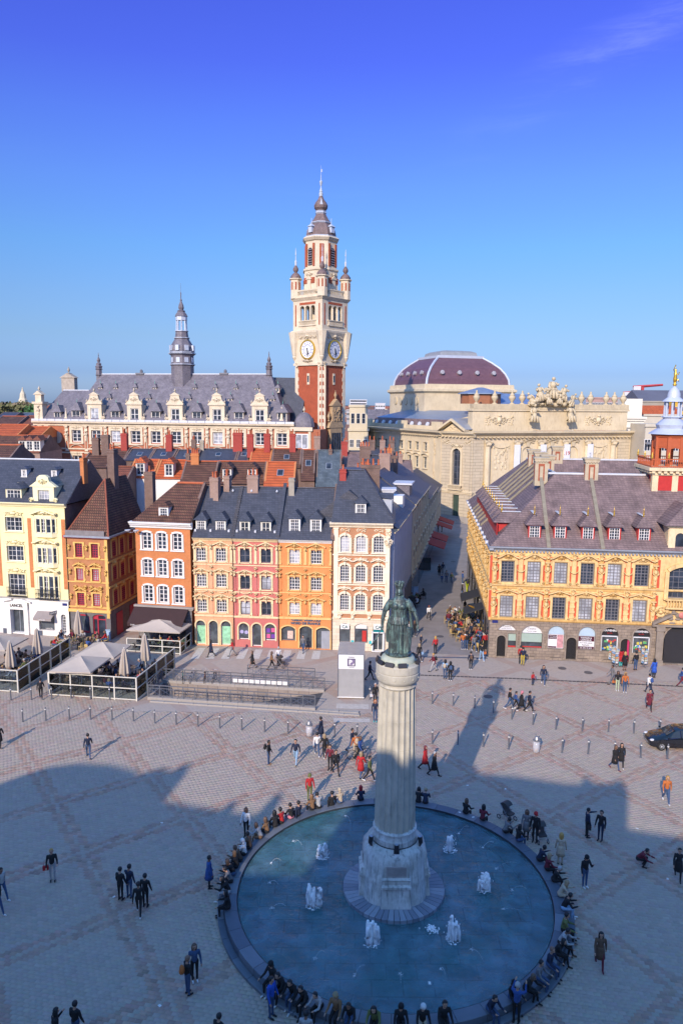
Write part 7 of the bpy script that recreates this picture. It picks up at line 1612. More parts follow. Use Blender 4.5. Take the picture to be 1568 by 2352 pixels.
for a in(-150,-118,-82,-20,30,80,130,180):
    M_=Matrix.Rotation(R(a),4,'Z')@Matrix.Translation((.93,0,12.12))@Matrix.Rotation(R(-28),4,'Y')
    m=MB();m.prism_xz([(-.06,-.04),(.09,-.10),(.09,.12),(-.06,.08)],-.20,.20,M_);fl=m.build('floodlight',BLACK_METAL,cl);m=MB();m.box(-.075,-.061,-.17,.17,-.02,.07,M_);m.build('lamp_glass',ZINC,fl)
for a in(-90,-28,208,90):
    M_=Matrix.Rotation(R(a),4,'Z')@Matrix.Translation((1.36,0,3.12));m=MB();m.cyl((0,0,.12),(-.05,0,.42),.11,.12,10,M_);m.box(-.03,.03,-.13,.13,0,.2,M_);fl=m.build('floodlight',BLACK_METAL,cl);m=MB();m.lathe([(.10,0),(.10,.01)],10,M=M_@Matrix.Translation((-.05,0,.43)));m.build('lamp_glass',ZINC,fl)
m=MB();m.tube([(1.12*math.cos(a),1.12*math.sin(a),3.19)for a in[R(-170+10*k)for k in range(17)]],.018,5);m.build('cable',BLACK_METAL,cl)
# ---------------------------------------------------------------- bronze goddess
BRZ,nt,b,o_=_mat('patinated_bronze');v=coords(nt)
mp=node(nt,'ShaderNodeMapping');mp.inputs['Scale'].default_value=(5,5,.9);nt.links.new(v,mp.inputs[0])
f=noise(nt,mp.outputs[0],1.6,8,.72);f2=noise(nt,v,3.2,6,.7)
c=mixc(nt,rng(nt,f,.46,.66),(.06,.075,.074,1),(.19,.31,.28,1));c=mixc(nt,rng(nt,f2,.56,.72,0,.7),c,(.26,.46,.38,1));nt.links.new(c,b.inputs['Base Color']);b.inputs['Roughness'].default_value=.5;b.inputs['Metallic'].default_value=.35
def remesh(mb,vox,name,smooth=3):
    me=mb.mesh(name,[]);o=bpy.data.objects.new(name,me);COL.objects.link(o)
    md=o.modifiers.new('r','REMESH');md.mode='VOXEL';md.voxel_size=vox;md.use_smooth_shade=True
    sm_=o.modifiers.new('s','SMOOTH');sm_.iterations=smooth;sm_.factor=.5
    dg=bpy.context.evaluated_depsgraph_get();out=bpy.data.meshes.new_from_object(o.evaluated_get(dg));bpy.data.objects.remove(o);bpy.data.meshes.remove(me)
    out.name=name;return out
gd_=thing('goddess_statue','green bronze statue of a draped woman with battlement crown, atop the column','statue',(CX,CY,12.48),R(-6))
m=MB()
def fold(z,rx,ry,amp,n,ph,cx=0,cy=0,npt=120):
    return[(cx+rx*(1+amp*math.sin(n*a+ph+.5*math.sin(3*a)))*math.cos(a),cy+ry*(1+amp*math.sin(n*a+ph+.5*math.sin(3*a)))*math.sin(a),z)for a in[2*math.pi*k/npt for k in range(npt)]]
m.rings([fold(0,.47,.44,.08,15,0),fold(.2,.44,.41,.10,15,.1),fold(.7,.42,.38,.10,15,.25),fold(1.15,.43,.37,.08,15,.4),fold(1.5,.41,.34,.05,15,.6),fold(1.66,.40,.32,.03,17,.7)])
m.rings([fold(1.42,.47,.39,.05,22,0),fold(1.6,.42,.34,.05,22,0),fold(1.75,.36,.28,.03,22,0),fold(2.1,.36,.26,.02,22,0),fold(2.35,.40,.26,.015,12,0),fold(2.55,.36,.22,.0,12,0),fold(2.66,.16,.15,0,12,0)])
m.ell((-.15,-.22,2.25),(.15,.12,.15),12,8);m.ell((.15,-.22,2.25),(.15,.12,.15),12,8)
m.tube([(0,0,2.55),(0,-.02,2.78)],[.13,.11],12);m.ell((0,-.05,2.92),(.145,.17,.20),14,10);m.ell((0,.07,2.95),(.17,.16,.17),12,8)
m.ell((0,-.225,2.90),(.03,.035,.05),8,6);m.ell((0,-.19,2.80),(.055,.04,.03),8,6)
for s in(-1,1):m.ell((s*.13,.0,2.86),(.06,.09,.10),8,6);m.tube([(s*.12,.08,2.8),(s*.2,.06,2.6)],[.06,.03],8)
m.rings([[((r_+(.03 if(k//3)%2 and z>3.2 else 0))*math.cos(2*math.pi*k/24),(r_+(.03 if(k//3)%2 and z>3.2 else 0))*math.sin(2*math.pi*k/24),z)for k in range(24)]for r_,z in((.16,3.02),(.185,3.1),(.20,3.22),(.21,3.27))])
for k in range(8):a=2*math.pi*k/8;m.box(-.05,.05,-.04,.04,3.2,3.38,Matrix.Translation((.18*math.cos(a),.18*math.sin(a),0))@Matrix.Rotation(a,4,'Z'))
# arms: her right hangs out holding the linstock, her left points down
m.tube([(-.34,0,2.5),(-.50,.02,2.25),(-.66,.0,1.95),(-.74,-.06,1.6),(-.76,-.12,1.3)],[.15,.15,.115,.09,.065],12)
m.tube([(.34,0,2.5),(.50,.02,2.3),(.68,.0,2.02),(.82,-.08,1.72),(.88,-.16,1.42)],[.15,.15,.115,.09,.06],12)
m.rings([fold(2.0,.16,.15,.08,9,0,-.62,.01,40),fold(2.3,.17,.16,.04,9,0,-.47,.01,40),fold(2.52,.12,.12,0,9,0,-.33,0,40)]);m.rings([fold(2.02,.16,.15,.08,9,0,.64,0,40),fold(2.3,.17,.16,.04,9,0,.47,.01,40),fold(2.52,.12,.12,0,9,0,.33,0,40)])
m.ell((-.77,-.14,1.22),(.065,.075,.10),10,8);m.ell((.88,-.18,1.33),(.055,.06,.10),10,8)
for k,(a,b2)in enumerate(((-.03,.0),(-.01,.015),(.012,.015),(.032,.0))):
    m.tube([(-.77+a,-.18,1.18),(-.76+a,-.23,1.14),(-.75+a,-.20,1.09)],[.022,.02,.016],6);m.tube([(.88+a,-.19,1.28),(.895+a,-.21,1.18),(.905+a,-.24,1.10+.03*(k!=1))],[.02,.018,.014],6)
m.tube([(-.73,-.16,1.24),(-.72,-.22,1.18)],[.024,.018],6);m.tube([(.83,-.2,1.32),(.81,-.24,1.24)],[.024,.018],6)
# mantle falling behind and at the sides
m.rings([fold(.45,.08,.10,.15,7,0,-.50,.12,40),fold(.8,.10,.12,.15,7,0,-.50,.12,40),fold(1.3,.10,.11,.1,7,0,-.47,.1,40),fold(1.7,.06,.08,0,7,0,-.42,.1,40)])
m.rings([fold(.7,.07,.12,.15,7,0,.60,.2,40),fold(1.1,.08,.12,.12,7,0,.60,.2,40),fold(1.7,.06,.1,.1,7,0,.54,.16,40),fold(2.1,.05,.08,0,7,0,.48,.1,40)])
m.tube([(.38,.0,1.2),(.42,-.1,.6),(.44,-.22,.12)],[.24,.2,.13],14);m.ell((.44,-.42,.06),(.10,.2,.07),10,8);m.ell((-.1,-.5,.05),(.10,.14,.06),10,8)
bm_=remesh(m,.02,'draped_figure',2);bm_.materials.clear();bm_.materials.append(BRZ);put('draped_figure',bm_,gd_)
m=MB();m.lathe([(.62,-.06),(.62,.02),(.58,.05)],32);m.build('plinth',BRZ,gd_,True,40)
m=MB();m.tube([(-.74,-.2,1.28),(-.88,-.3,.98),(-1.02,-.4,.72),(-1.24,-.5,.42)],[.022,.022,.05,.03],8);m.tube([(-1.05,-.41,.68),(-1.16,-.46,.6)],[.05,.045],8);m.build('linstock',BRZ,gd_,True)
# ================================================================= street furniture
STEEL=mat_plain('brushed_steel',(.22,.24,.28),.35,.12,4,metal=.6,bmp=.05)
OFFW=mat_plain('offwhite_metal',(.66,.64,.56),.5,.06,2,bmp=.04)
# clear sheet glass
CLG,nt,b,o_=_mat('clear_sheet_glass');nt.nodes.remove(b)
tr=node(nt,'ShaderNodeBsdfTransparent');tr.inputs[0].default_value=(.82,.88,.90,1);gl=node(nt,'ShaderNodeBsdfGlossy');gl.inputs['Roughness'].default_value=.03
fr=node(nt,'ShaderNodeFresnel');fr.inputs[0].default_value=1.45;mx=node(nt,'ShaderNodeMixShader');nt.links.new(fr.outputs[0],mx.inputs[0]);nt.links.new(tr.outputs[0],mx.inputs[1]);nt.links.new(gl.outputs[0],mx.inputs[2]);nt.links.new(mx.outputs[0],o_.inputs[0])
# ---- bollards
bm0=MB();bm0.lathe([(.085,0),(.085,.02),(.056,.03),(.054,.84),(.062,.86),(.062,.94),(.052,.96),(.052,1.04),(.034,1.09)],10);bol_me=bm0.mesh('post',STEEL,True,40)
bb=MB();bb.lathe([(.066,.865),(.066,.935)],10);bolb_me=bb.mesh('reflective_band',WHITE_PAINT)
rowsB={'the long row left of the column':[(53,1658),(106,1655),(160,1652),(208.6,1652),(258,1653),(307,1656),(356,1661),(405,1664),(455,1668),(505,1672),(555.5,1676),(608,1680.5),(661.5,1685),(768.6,1691),(820,1694)],
 'the row before the terrace screens':[(26,1608),(73,1607),(119.5,1606),(164,1604),(208.6,1605.5),(252.5,1607)],
 'the far row right of the column':[(992,1616),(1040,1620),(1089,1626),(1132,1637),(1174.6,1652),(1223,1664),(1275.6,1675),(1336,1679),(1396,1681),(1454.5,1684),(1514,1682)],
 'the near row right of the column':[(992,1708),(1050.7,1710),(1109,1715),(1167,1720),(1289.6,1728),(1349.5,1731),(1410,1735),(1470,1739.5),(1531.5,1743)]}
ordn=['first','second','third','fourth','fifth','sixth','seventh','eighth','ninth','tenth','eleventh','twelfth','thirteenth','fourteenth','fifteenth','sixteenth']
for rn,pts in rowsB.items():
    for k,(x,y)in enumerate(pts):
        t=thing('bollard',f'steel bollard, {ordn[k]} from the left in {rn}','bollard',gp(x,y),random.uniform(0,6),'steel bollards across the square');put('post',bol_me,t);put('reflective_band',bolb_me,t)
t=thing('bollard','lone steel bollard beside the car park kiosk','bollard',gp(849,1606),0,'steel bollards across the square');put('post',bol_me,t);put('reflective_band',bolb_me,t)
# ---- clear-bag litter bins
BAG,nt,b,o_=_mat('clear_bag');b.inputs['Base Color'].default_value=(.7,.72,.78,1);b.inputs['Roughness'].default_value=.2;b.inputs['Alpha'].default_value=.45
for(x,y),l in(((1230,1729),'clear bag litter bin standing right of the column shadow'),((710,1692),'clear bag litter bin beside the walking couple')):
    o=thing('litter_bin',l,'litter bin',gp(x,y));m=MB();m.lathe([(.23,.88),(.26,.9),(.26,.96),(.23,.97)],16);m.tube([(0,.26,0),(0,.26,1.3)],.03);m.lathe([(.2,1.0),(.12,1.2),(.0,1.22)],12);m.build('hoop',GREY_METAL,o)
    m=MB();m.rings([[(r*(1+.06*math.sin(5*a+z*9))*math.cos(a),r*(1+.06*math.sin(7*a+z*5))*math.sin(a),z)for a in[2*math.pi*k/24 for k in range(24)]]for r,z in((.10,.03),(.2,.1),(.23,.4),(.23,.92))]);m.build('bag',BAG,o,True)
    m=MB();rr=random.Random(int(x))
    for k in range(14):m.ell((rr.uniform(-.1,.1),rr.uniform(-.1,.1),rr.uniform(.08,.3)),(.06,.05,.04),6,4)
    m.build('litter',mat_plain('litter',(.55,.42,.35),.7,.4,8),o)
# ---- car-park ramp: trench walls, floor, railings, kiosk
m=MB();zb=-3.0
def quad(a,b_,c_,d_):m.add([a,b_,c_,d_],[(0,1,2,3)])
(x0,y0),(x1,y1),(x2,y2),(x3,y3)=TR
quad((x0,y0,-.01),(x1,y1,-.01),(x1,y1,-.02),(x0,y0,zb));quad((x2,y2,-.01),(x3,y3,-.01),(x3,y3,zb),(x2,y2,-.02));quad((x3,y3,-.01),(x0,y0,-.01),(x0,y0,zb),(x3,y3,zb));m.build('ramp_wall',mat_brick('ramp_concrete',(.30,.25,.215),(.26,.215,.185),(.16,.13,.12),.75,3.2,.02,.85,.3),pl)
m=MB();quad((x0,y0,zb),(x1,y1,-.02),(x2,y2,-.02),(x3,y3,zb));m.build('ramp_floor',mat_plain('ramp_asphalt',(.07,.07,.075),.85,.2),pl)
m=MB() # stone kerb round the ramp
def kerbline(pa,pb,w=.42,h=.20,n=None):
    L=math.hypot(pb[0]-pa[0],pb[1]-pa[1]);n=n or int(L/1.2);a=math.atan2(pb[1]-pa[1],pb[0]-pa[0])
    for k in range(n):
        mm=MB();mm.cham(0,L/n-.015,-w/2,w/2,-.01,h,.02);put('kerb_stone',mm.mesh('kerb_stone',GRANITE),pl,(pa[0]+(pb[0]-pa[0])*k/n,pa[1]+(pb[1]-pa[1])*k/n,0),a)
kerbline((-15.6,57.15),(-1.9,55.2));kerbline((-15.3,60.85),(-1.3,58.95));kerbline((-15.3,56.55),(1.55,54.15),.3,.1);kerbline((-1.6,55.0),(1.5,54.6),.4,.12)
def railing(label,pa,pb,h=1.0,bays=10,white=0,lat=True):
    L=math.hypot(pb[0]-pa[0],pb[1]-pa[1]);o=thing('railing',label,'railing',(pa[0],pa[1],.18),math.atan2(pb[1]-pa[1],pb[0]-pa[0]),'grey railings round the car park ramp')
    m=MB();m.box(0,L,-.035,.035,h-.03,h+.03);m.build('top_rail',STEEL,o)
    m=MB();m.box(0,L,-.02,.02,.14,.18);m.build('bottom_rail',STEEL,o)
    if lat:m=MB();m.box(0,L,-.02,.02,h*.74,h*.78);m.build('middle_rail',STEEL,o)
    pm=MB();pm.box(-.03,.03,-.03,.03,0,h);pme=pm.mesh('post',STEEL);w=L/bays
    lm=MB()
    if lat:
        for k in range(4):
            u0,u1=w*k/4,w*(k+1)/4;lm.box(u0+w/8-.008,u0+w/8+.008,-.01,.01,.18,h*.74)
        lm.cyl((0.02,0,.18),(w-.02,0,h*.74),.012,n=4);lm.cyl((0.02,0,h*.74),(w-.02,0,.18),.012,n=4)
        lme=lm.mesh('lattice_panel',STEEL)
    for k in range(bays+1):put('post',pme,o,(w*k,0,0))
    if lat:
        for k in range(bays):put('lattice_panel',lme,o,(w*k,0,0))
    return o,L
railing('long grey railing on the near side of the car park ramp',(-15.6,57.1),(-1.95,55.15),bays=14)
o,L=railing('long grey railing on the far side of the car park ramp',(-15.35,60.8),(-1.3,58.9),bays=14)
m=MB()
for k in range(10):m.box(6.3+.48*k,6.70+.48*k,-.10,-.08,.2,.52)
m.build('white_panel',WHITE_PAINT,o)
railing('short grey railing behind the ramp, parallel to the crossing',(-8.1,61.9),(-2.2,61.1),bays=5);railing('grey railing closing the terrace end of the ramp',(-15.7,57.3),(-15.35,60.6),bays=4)
def bx(o,nm,mt,*a):m=MB();m.box(*a);return m.build(nm,mt,o)
k0=thing('car_park_kiosk','grey metal car park entrance kiosk with white parking sign','kiosk',(-.2,57.45,0),math.atan2(-.1,2.14))
WB,DB,HB=2.15,3.0,3.75
KG=mat_plain('kiosk_panel',(.46,.46,.46),.35,.08,1.5,metal=.35,bmp=.03)
bx(k0,'front_panel',KG,.05,WB-.05,0,.05,.12,2.55);bx(k0,'sign_panel',mat_plain('white_sign',(.78,.79,.82),.4,.04),0,WB,-.03,.05,2.56,HB);bx(k0,'side_wall',GREY_PAINT,WB-.05,WB,.06,DB,0,HB);bx(k0,'side_wall',KG,0,.05,.06,DB,0,HB);bx(k0,'roof',mat_plain('kiosk_roof',(.40,.42,.45),.25,.1,1.5,metal=.5),-.02,WB+.02,-.02,DB,HB+.001,HB+.08)
bx(k0,'base_rail',WHITE_PAINT,-.02,WB+.02,-.05,.06,.1,.17)
for x in(0,WB-.06):bx(k0,'corner_post',STEEL,x,x+.06,-.04,.02,0,HB)
dk=mat_plain('sign_dark',(.03,.03,.05),.4,.05);sgn=bx(k0,'parking_sign',dk,.78,1.42,-.05,-.031,2.8,3.44);bx(sgn,'sign_field',mat_plain('lilac_field',(.22,.18,.30),.4,.05),.83,1.37,-.06,-.051,2.85,3.39)
lettering('P',.52,WHITE_PAINT,sgn,(1.03,-.065,2.98),bold=.02);lettering('GRAND PLACE',.065,WHITE_PAINT,sgn,(1.1,-.065,2.88));lettering('INDIGO',.13,dk,k0,(1.1,-.04,3.52));lettering('LA BOUTIQUE',.07,dk,k0,(1.1,-.04,2.68))
m=MB();m.prism_xz([(1.16,2.9),(1.33,2.9),(1.33,3.07)],-.068,-.061);m.build('arrow',WHITE_PAINT,sgn)
# ---- crosswalk (painted blocks) and paler paving patches
CWH=mat_plain('worn_white_paint',(.55,.53,.49),.8,.18,4);m=MB()
for k in range(9):
    x=-14.0+1.42*k;sl=-.055;cw=MB();cw.add([(x,69.7+sl*(x+14),.006),(x+.75,69.7+sl*(x+14),.006),(x+.75-.1,66.6+sl*(x+14)+.1*k,.006),(x-.1,66.6+sl*(x+14)+.1*k,.006)],[(3,2,1,0)]);put('crossing_stripe',cw.mesh('crossing_stripe',CWH),pl)
PATCH=mat_plain('pale_worn_paving',(.50,.45,.40),.85,.2,3)
for x,y,w,h_ in((1.0,55.9,2.6,1.0),(.9,53.3,2.8,.7)):m=MB();m.add([(x-w/2,y-h_/2,.012),(x+w/2,y-h_/2-.08,.012),(x+w/2,y+h_/2-.08,.012),(x-w/2,y+h_/2,.012)],[(0,1,2,3)]);m.build('paving_patch',PATCH,pl)
for k,(x,y)in enumerate(((1290,1535),(1425,1552),(1120,1600),(1010,1462),(1040,1290),(1350,1545))):
    m=MB();m.lathe([(.38,0),(.38,.012)],16,(0,0,0));p_=gp(x,y);o=m.build('manhole_cover',mat_plain('iron_cover',(.11,.10,.10),.6,.2,6),pl,loc=(p_[0],p_[1],.008))
# ---- litter papers on the paving and rim
for k,(x,y,l)in enumerate(((1073,1804,'scrap of white paper on shaded paving, upper right of the basin'),(1160,1812,'second scrap of white paper on shaded paving'),(1462,1903,'small white scrap left of the easel'),(1532,2019,'white card lying near the right edge'),(1055,1866,'white litter on the basin ledge, far right side'),(1086,1877,'white wrapper on the basin ledge'),(986,2258,'white leaflet on the near rim'),(372,1890,'tiny scrap on shaded paving, left'),(262,2060,'pale stud at a band crossing, left'),(367,2310,'pale stud at a band crossing, lower left'))):
    m=MB();m.add([(-.08,-.06,.004),(.08,-.04,.008),(.07,.06,.02),(-.07,.05,.004)],[(0,1,2,3),(3,2,1,0)]);zz=.46 if k in(4,5)else(.465 if k==6 else.012)
    o=m.build('litter',WHITE_PAINT,loc=gp(x,y,zz),rz=k*1.3);tag(o,l,'litter')
# ---- cafe furniture
RAT=mat_plain('rattan',(.50,.36,.14),.7,.2,9);DKW=mat_plain('dark_chair',(.05,.045,.045),.6,.15,4);TTOP=mat_plain('table_top',(.13,.11,.10),.5,.15,4)
def chair_proto(mat,label,group):
    t=thing('cafe_chair',label,'chair',(0,0,-50),0,group)
    m=MB();m.cham(-.21,.21,-.21,.21,.43,.47,.01);m.build('seat',mat,t)
    m=MB();m.rings([[(.21*math.cos(a),.2+.02*math.sin(a)*0-.03*math.cos(a)**2,z)for a in()]for z in()])if False else m.prism_xz([(-.2,.55),(.2,.55),(.2,.8),(.12,.88),(-.12,.88),(-.2,.8)],.18,.22);m.build('backrest',mat,t)
    for x in(-.18,.18):
        for y in(-.18,.19):l=MB();l.cyl((x,y,0),(x*.95,y*.95,.44 if y<0 else.6),.016,n=6);l.build('leg',mat,t)
    return t
TB='cafe tables on the terraces'
chR=chair_proto(RAT,'rattan cafe chair on the open terrace before the corner house','rattan cafe chairs');chD=chair_proto(DKW,'dark cafe chair inside the glass screened terraces','dark cafe chairs')
tb=thing('cafe_table','small dark cafe table on the glass screened terraces','table',(0,0,-50),0,TB);m=MB();m.lathe([(.33,.71),(.35,.72),(.35,.74)],16);m.build('table_top',TTOP,tb);m=MB();m.cyl((0,0,.03),(0,0,.71),.03);m.build('leg',BLACK_METAL,tb);m=MB();m.lathe([(.22,0),(.2,.03),(.04,.04)],12);m.build('base',BLACK_METAL,tb)
def first_or_copy(proto,flag={}):
    def f(loc,rz,label=None,group=None):
        if proto.name not in flag:
            flag[proto.name]=1;proto.location=loc;proto.rotation_euler=(0,0,rz)
            if label:proto['label']=label
            if group:proto['group']=group
            return proto
        return copy_thing(proto,loc,rz,label,group)
    return f
putR,putD,putT=first_or_copy(chR),first_or_copy(chD),first_or_copy(tb)
# ---- parasols
CANV=mat_plain('taupe_canvas',(.46,.40,.34),.85,.06,2,bmp=.06)
def parasol_open(label,corners,h=2.35,peak=.75):
    c=sum((Vector((*p,0))for p in corners),Vector())/4;o=thing('parasol',label,'parasol',(c.x,c.y,0),0,'open square parasols')
    P=[Vector((p[0],p[1],0))-c for p in corners];m=MB();top=Vector((0,0,h+peak));n=6
    V=[]
    for s in range(4):
        a,b_=P[s],P[(s+1)%4]
        g_=[[None]*(n+1)for _ in range(n+1)]
        for i in range(n+1):
            for j in range(n+1-i if False else n+1):
                t,u=i/n,j/n;e=a.lerp(b_,u);q=Vector((e.x*t,e.y*t,h+peak*(1-t)-.10*math.sin(math.pi*t)*math.sin(math.pi*u)-.03*t*math.sin(math.pi*u)));g_[i][j]=q
        base=len(m.v);vs_=[tuple(g_[i][j])for i in range(n+1)for j in range(n+1)];m.add(vs_,[(i*(n+1)+j,(i+1)*(n+1)+j,(i+1)*(n+1)+j+1,i*(n+1)+j+1)for i in range(n)for j in range(n)])
        m.add([tuple(a+Vector((0,0,h))),tuple(b_+Vector((0,0,h))),tuple(b_+Vector((0,0,h-.12))),tuple(a+Vector((0,0,h-.12)))],[(0,1,2,3)])
    m.build('canopy',CANV,o,True,25)
    m=MB();m.cyl((0,0,0),(0,0,h+peak-.03),.04);m.build('pole',OFFW,o)
    for p in P:m=MB();m.cyl((0,0,h+peak-.08),(p.x*.98,p.y*.98,h-.02),.02,n=5);m.build('rib',OFFW,o)
    m=MB();m.cham(-.4,.4,-.4,.4,0,.1,.02);m.build('base',GREY_PAINT,o)
parasol_open('open taupe parasol nearest the bollards in the screened terrace',[(-23.48,56.9),(-20.1,56.7),(-19.55,60.2),(-22.9,60.4)])
parasol_open('open taupe parasol behind the nearest one in the screened terrace',[(-22.8,60.64),(-19.27,60.14),(-18.76,63.6),(-22.3,64.1)])
parasol_open('open taupe parasol under the brown awning',[(-20.49,67.96),(-15.2,67.22),(-14.62,70.0),(-19.9,70.8)])
parasol_open('open taupe parasol cut by the left edge',[(-33.2,62.3),(-29.32,61.87),(-28.72,65.35),(-32.6,65.8)])
def parasol_closed(label,x,y,h):
    o=thing('closed_parasol',label,'parasol',(x,y,0),0,'folded parasols');m=MB()
    rr_=[[(r*(1+.28*math.sin(8*a+ph))*math.cos(a),r*(1+.28*math.sin(8*a+ph))*math.sin(a),z)for a in[2*math.pi*k/48 for k in range(48)]]for r,z,ph in((.36,h-2.35,0),(.40,h-2.1,.1),(.33,h-1.4,.2),(.22,h-.7,.3),(.12,h-.12,.4),(.05,h-.05,.4))]
    m.rings(rr_);m.build('folded_canopy',CANV,o,True,60);m=MB();m.cyl((0,0,0),(0,0,h),.035);m.lathe([(.05,h-.06),(.07,h),(.02,h+.05)],8);m.build('pole',OFFW,o);m=MB();m.cham(-.35,.35,-.35,.35,0,.08,.02);m.build('base',GREY_PAINT,o)
for l,x,y,h_ in(('folded taupe parasol before the red cafe front',-26.3,71.4,3.2),('folded taupe parasol right of the parasol cut by the left edge',-27.76,64.9,3.4),('folded taupe parasol at the left edge behind the screen',-28.93,61.99,3.15),('folded taupe parasol just behind the front glass screen',-18.27,59.85,3.35),('tallest folded taupe parasol, left of the bicycles',-17.08,61.94,3.9)):parasol_closed(l,x,y,h_)
# ---- glass wind screens
def screen(label,pts,h,n,posts_top=None):
    o=thing('wind_screen',label,'glass screen',(pts[0][0],pts[0][1],0),math.atan2(pts[1][1]-pts[0][1],pts[1][0]-pts[0][0]),'glass wind screens of the terraces');L=math.hypot(pts[1][0]-pts[0][0],pts[1][1]-pts[0][1]);w=L/n
    pm=MB();pm.box(-.05,.05,-.05,.05,0,h);pme=pm.mesh('post',OFFW);gm=MB();gm.box(.06,w-.06,-.008,.008,.16,h*.53-.04);gme=gm.mesh('pane',CLG);g2=MB();g2.box(.06,w-.06,-.008,.008,h*.53+.04,h-.04);g2e=g2.mesh('pane',CLG)
    for k in range(n+1):put('post',pme,o,(w*k,0,0))
    for z in(.10,h*.53,h):bx(o,'rail',OFFW,0,L,-.035,.035,z-.035,z+.035)
    for k in range(n):put('pane',gme,o,(w*k,0,0));put('pane',g2e,o,(w*k,0,0))
screen('front glass screen of the terrace left of the ramp',((-23.85,57.65),(-16.4,56.6)),1.95,4);screen('side glass screen of the terrace left of the ramp',((-16.4,56.6),(-14.98,63.9)),1.95,4)
screen('front glass screen at the left edge',((-36,59.4),(-26.65,58.15)),1.9,5);screen('side glass screen of the left terrace, along the gap',((-26.65,58.15),(-25.5,66.8)),1.9,5)
screen('front glass screen of the terrace under the brown awning',((-20.6,68.5),(-15.3,67.7)),1.35,3);screen('side glass screen of the terrace under the brown awning',((-15.3,67.7),(-14.85,70.4)),1.35,2);screen('left glass screen of the terrace between two parasols',((-23.9,57.7),(-23.3,61.0)),1.95,2)
# ---- bicycles
def bike(label,loc,rz,col):
    o=thing('bicycle',label,'bicycle',loc,rz,'parked bicycles by the ramp' if 'ramp' in label else None);
    if 'ramp' not in label and 'group' in o:del o['group']
    for x in(-.52,.52):
        m=MB();m.tube([(x+.33*math.cos(a),0,.34+.33*math.sin(a))for a in[2*math.pi*k/20 for k in range(21)]],.02,6);wl=m.build('wheel',BLACK_METAL,o);m=MB()
        for k in range(8):a=math.pi*k/8;m.cyl((x+.31*math.cos(a),0,.34+.31*math.sin(a)),(x-.31*math.cos(a),0,.34-.31*math.sin(a)),.004,n=4)
        m.build('spokes',STEEL,wl)
    m=MB()
    for a,b_ in(((-.52,.34),(-.08,.30)),((-.08,.30),(-.18,.85)),((-.52,.34),(-.16,.78)),((-.16,.78),(.36,.84)),((-.08,.30),(.38,.72)),((.34,.95),(.52,.34))):m.cyl((a[0],0,a[1]),(b_[0],0,b_[1]),.018,n=6)
    m.build('frame',col,o);m=MB();m.tube([(.28,-.27,1.0),(.36,-.12,1.02),(.34,0,.97),(.36,.12,1.02),(.28,.27,1.0)],.015,6);m.build('handlebar',STEEL,o);m=MB();m.ell((-.19,0,.90),(.14,.07,.04),10,6);m.build('saddle',BLACK_METAL,o);m=MB();m.cyl((-.08,-.12,.22),(-.08,.12,.38),.012,n=5);m.build('pedals',BLACK_METAL,o)
bks=[((-13.62,60.95),100,(.05,.3,.25),'teal bicycle by the ramp railing, leftmost'),((-12.75,60.95),80,(.3,.3,.32),'silver bicycle by the ramp railing, second from the left'),((-11.7,60.9),95,(.3,.1,.04),'rust coloured bicycle by the ramp railing, third from the left'),((-10.85,60.8),85,(.04,.04,.05),'black bicycle by the ramp railing, rightmost')]
for k,(p,a,c_,l)in enumerate(bks):bike(l,(*p,0),R(a),mat_plain('bike_paint_%d'%k,c_,.35,.05))
bike('bicycle wheeled through the group left of the column',gp(824,1742),R(15),mat_plain('bike_paint_9',(.05,.05,.06),.35,.05))
# ---- car (front half in view at the right edge)
car=thing('car','dark blue-black hatchback car driving in at the right edge','car',(22.6,49.5,0),R(180-3));CARP=mat_plain('black_car_paint',(.008,.010,.016),.12,.1,2,bmp=0);CARP.node_tree.nodes['Principled BSDF'].inputs['Coat Weight'].default_value=1.0
# local: +x forward, wheels at x=.0 (front) and -2.45
sec=[] # cross-sections along x: (x, half width, sill z, belt z, top z, top half width)
for x,w,s0,bz,tz,tw_ in((.78,.35,.42,.58,.60,.30),(.72,.62,.30,.62,.66,.52),(.5,.78,.24,.70,.78,.62),(.1,.84,.22,.80,.90,.66),(-.35,.86,.22,.88,1.0,.66),(-.75,.86,.22,.92,1.28,.58),(-1.2,.86,.22,.94,1.47,.55),(-1.9,.86,.22,.95,1.50,.55),(-2.5,.86,.24,.96,1.44,.53),(-2.95,.82,.28,.96,1.25,.50),(-3.2,.74,.36,.9,.98,.5)):
    sec.append([(x,-w*.92,s0),(x,-w,s0+.15),(x,-w,bz-.12),(x,-w*.97,bz),(x,-tw_,tz-.04),(x,-tw_*.6,tz),(x,tw_*.6,tz),(x,tw_,tz-.04),(x,w*.97,bz),(x,w,bz-.12),(x,w,s0+.15),(x,w*.92,s0)])
m=MB();m.rings(sec);bmesh_o=m.build('body',CARP,car,True,40)
CGL=mat_plain('car_glass',(.03,.04,.05),.04,.1,2,bmp=0)
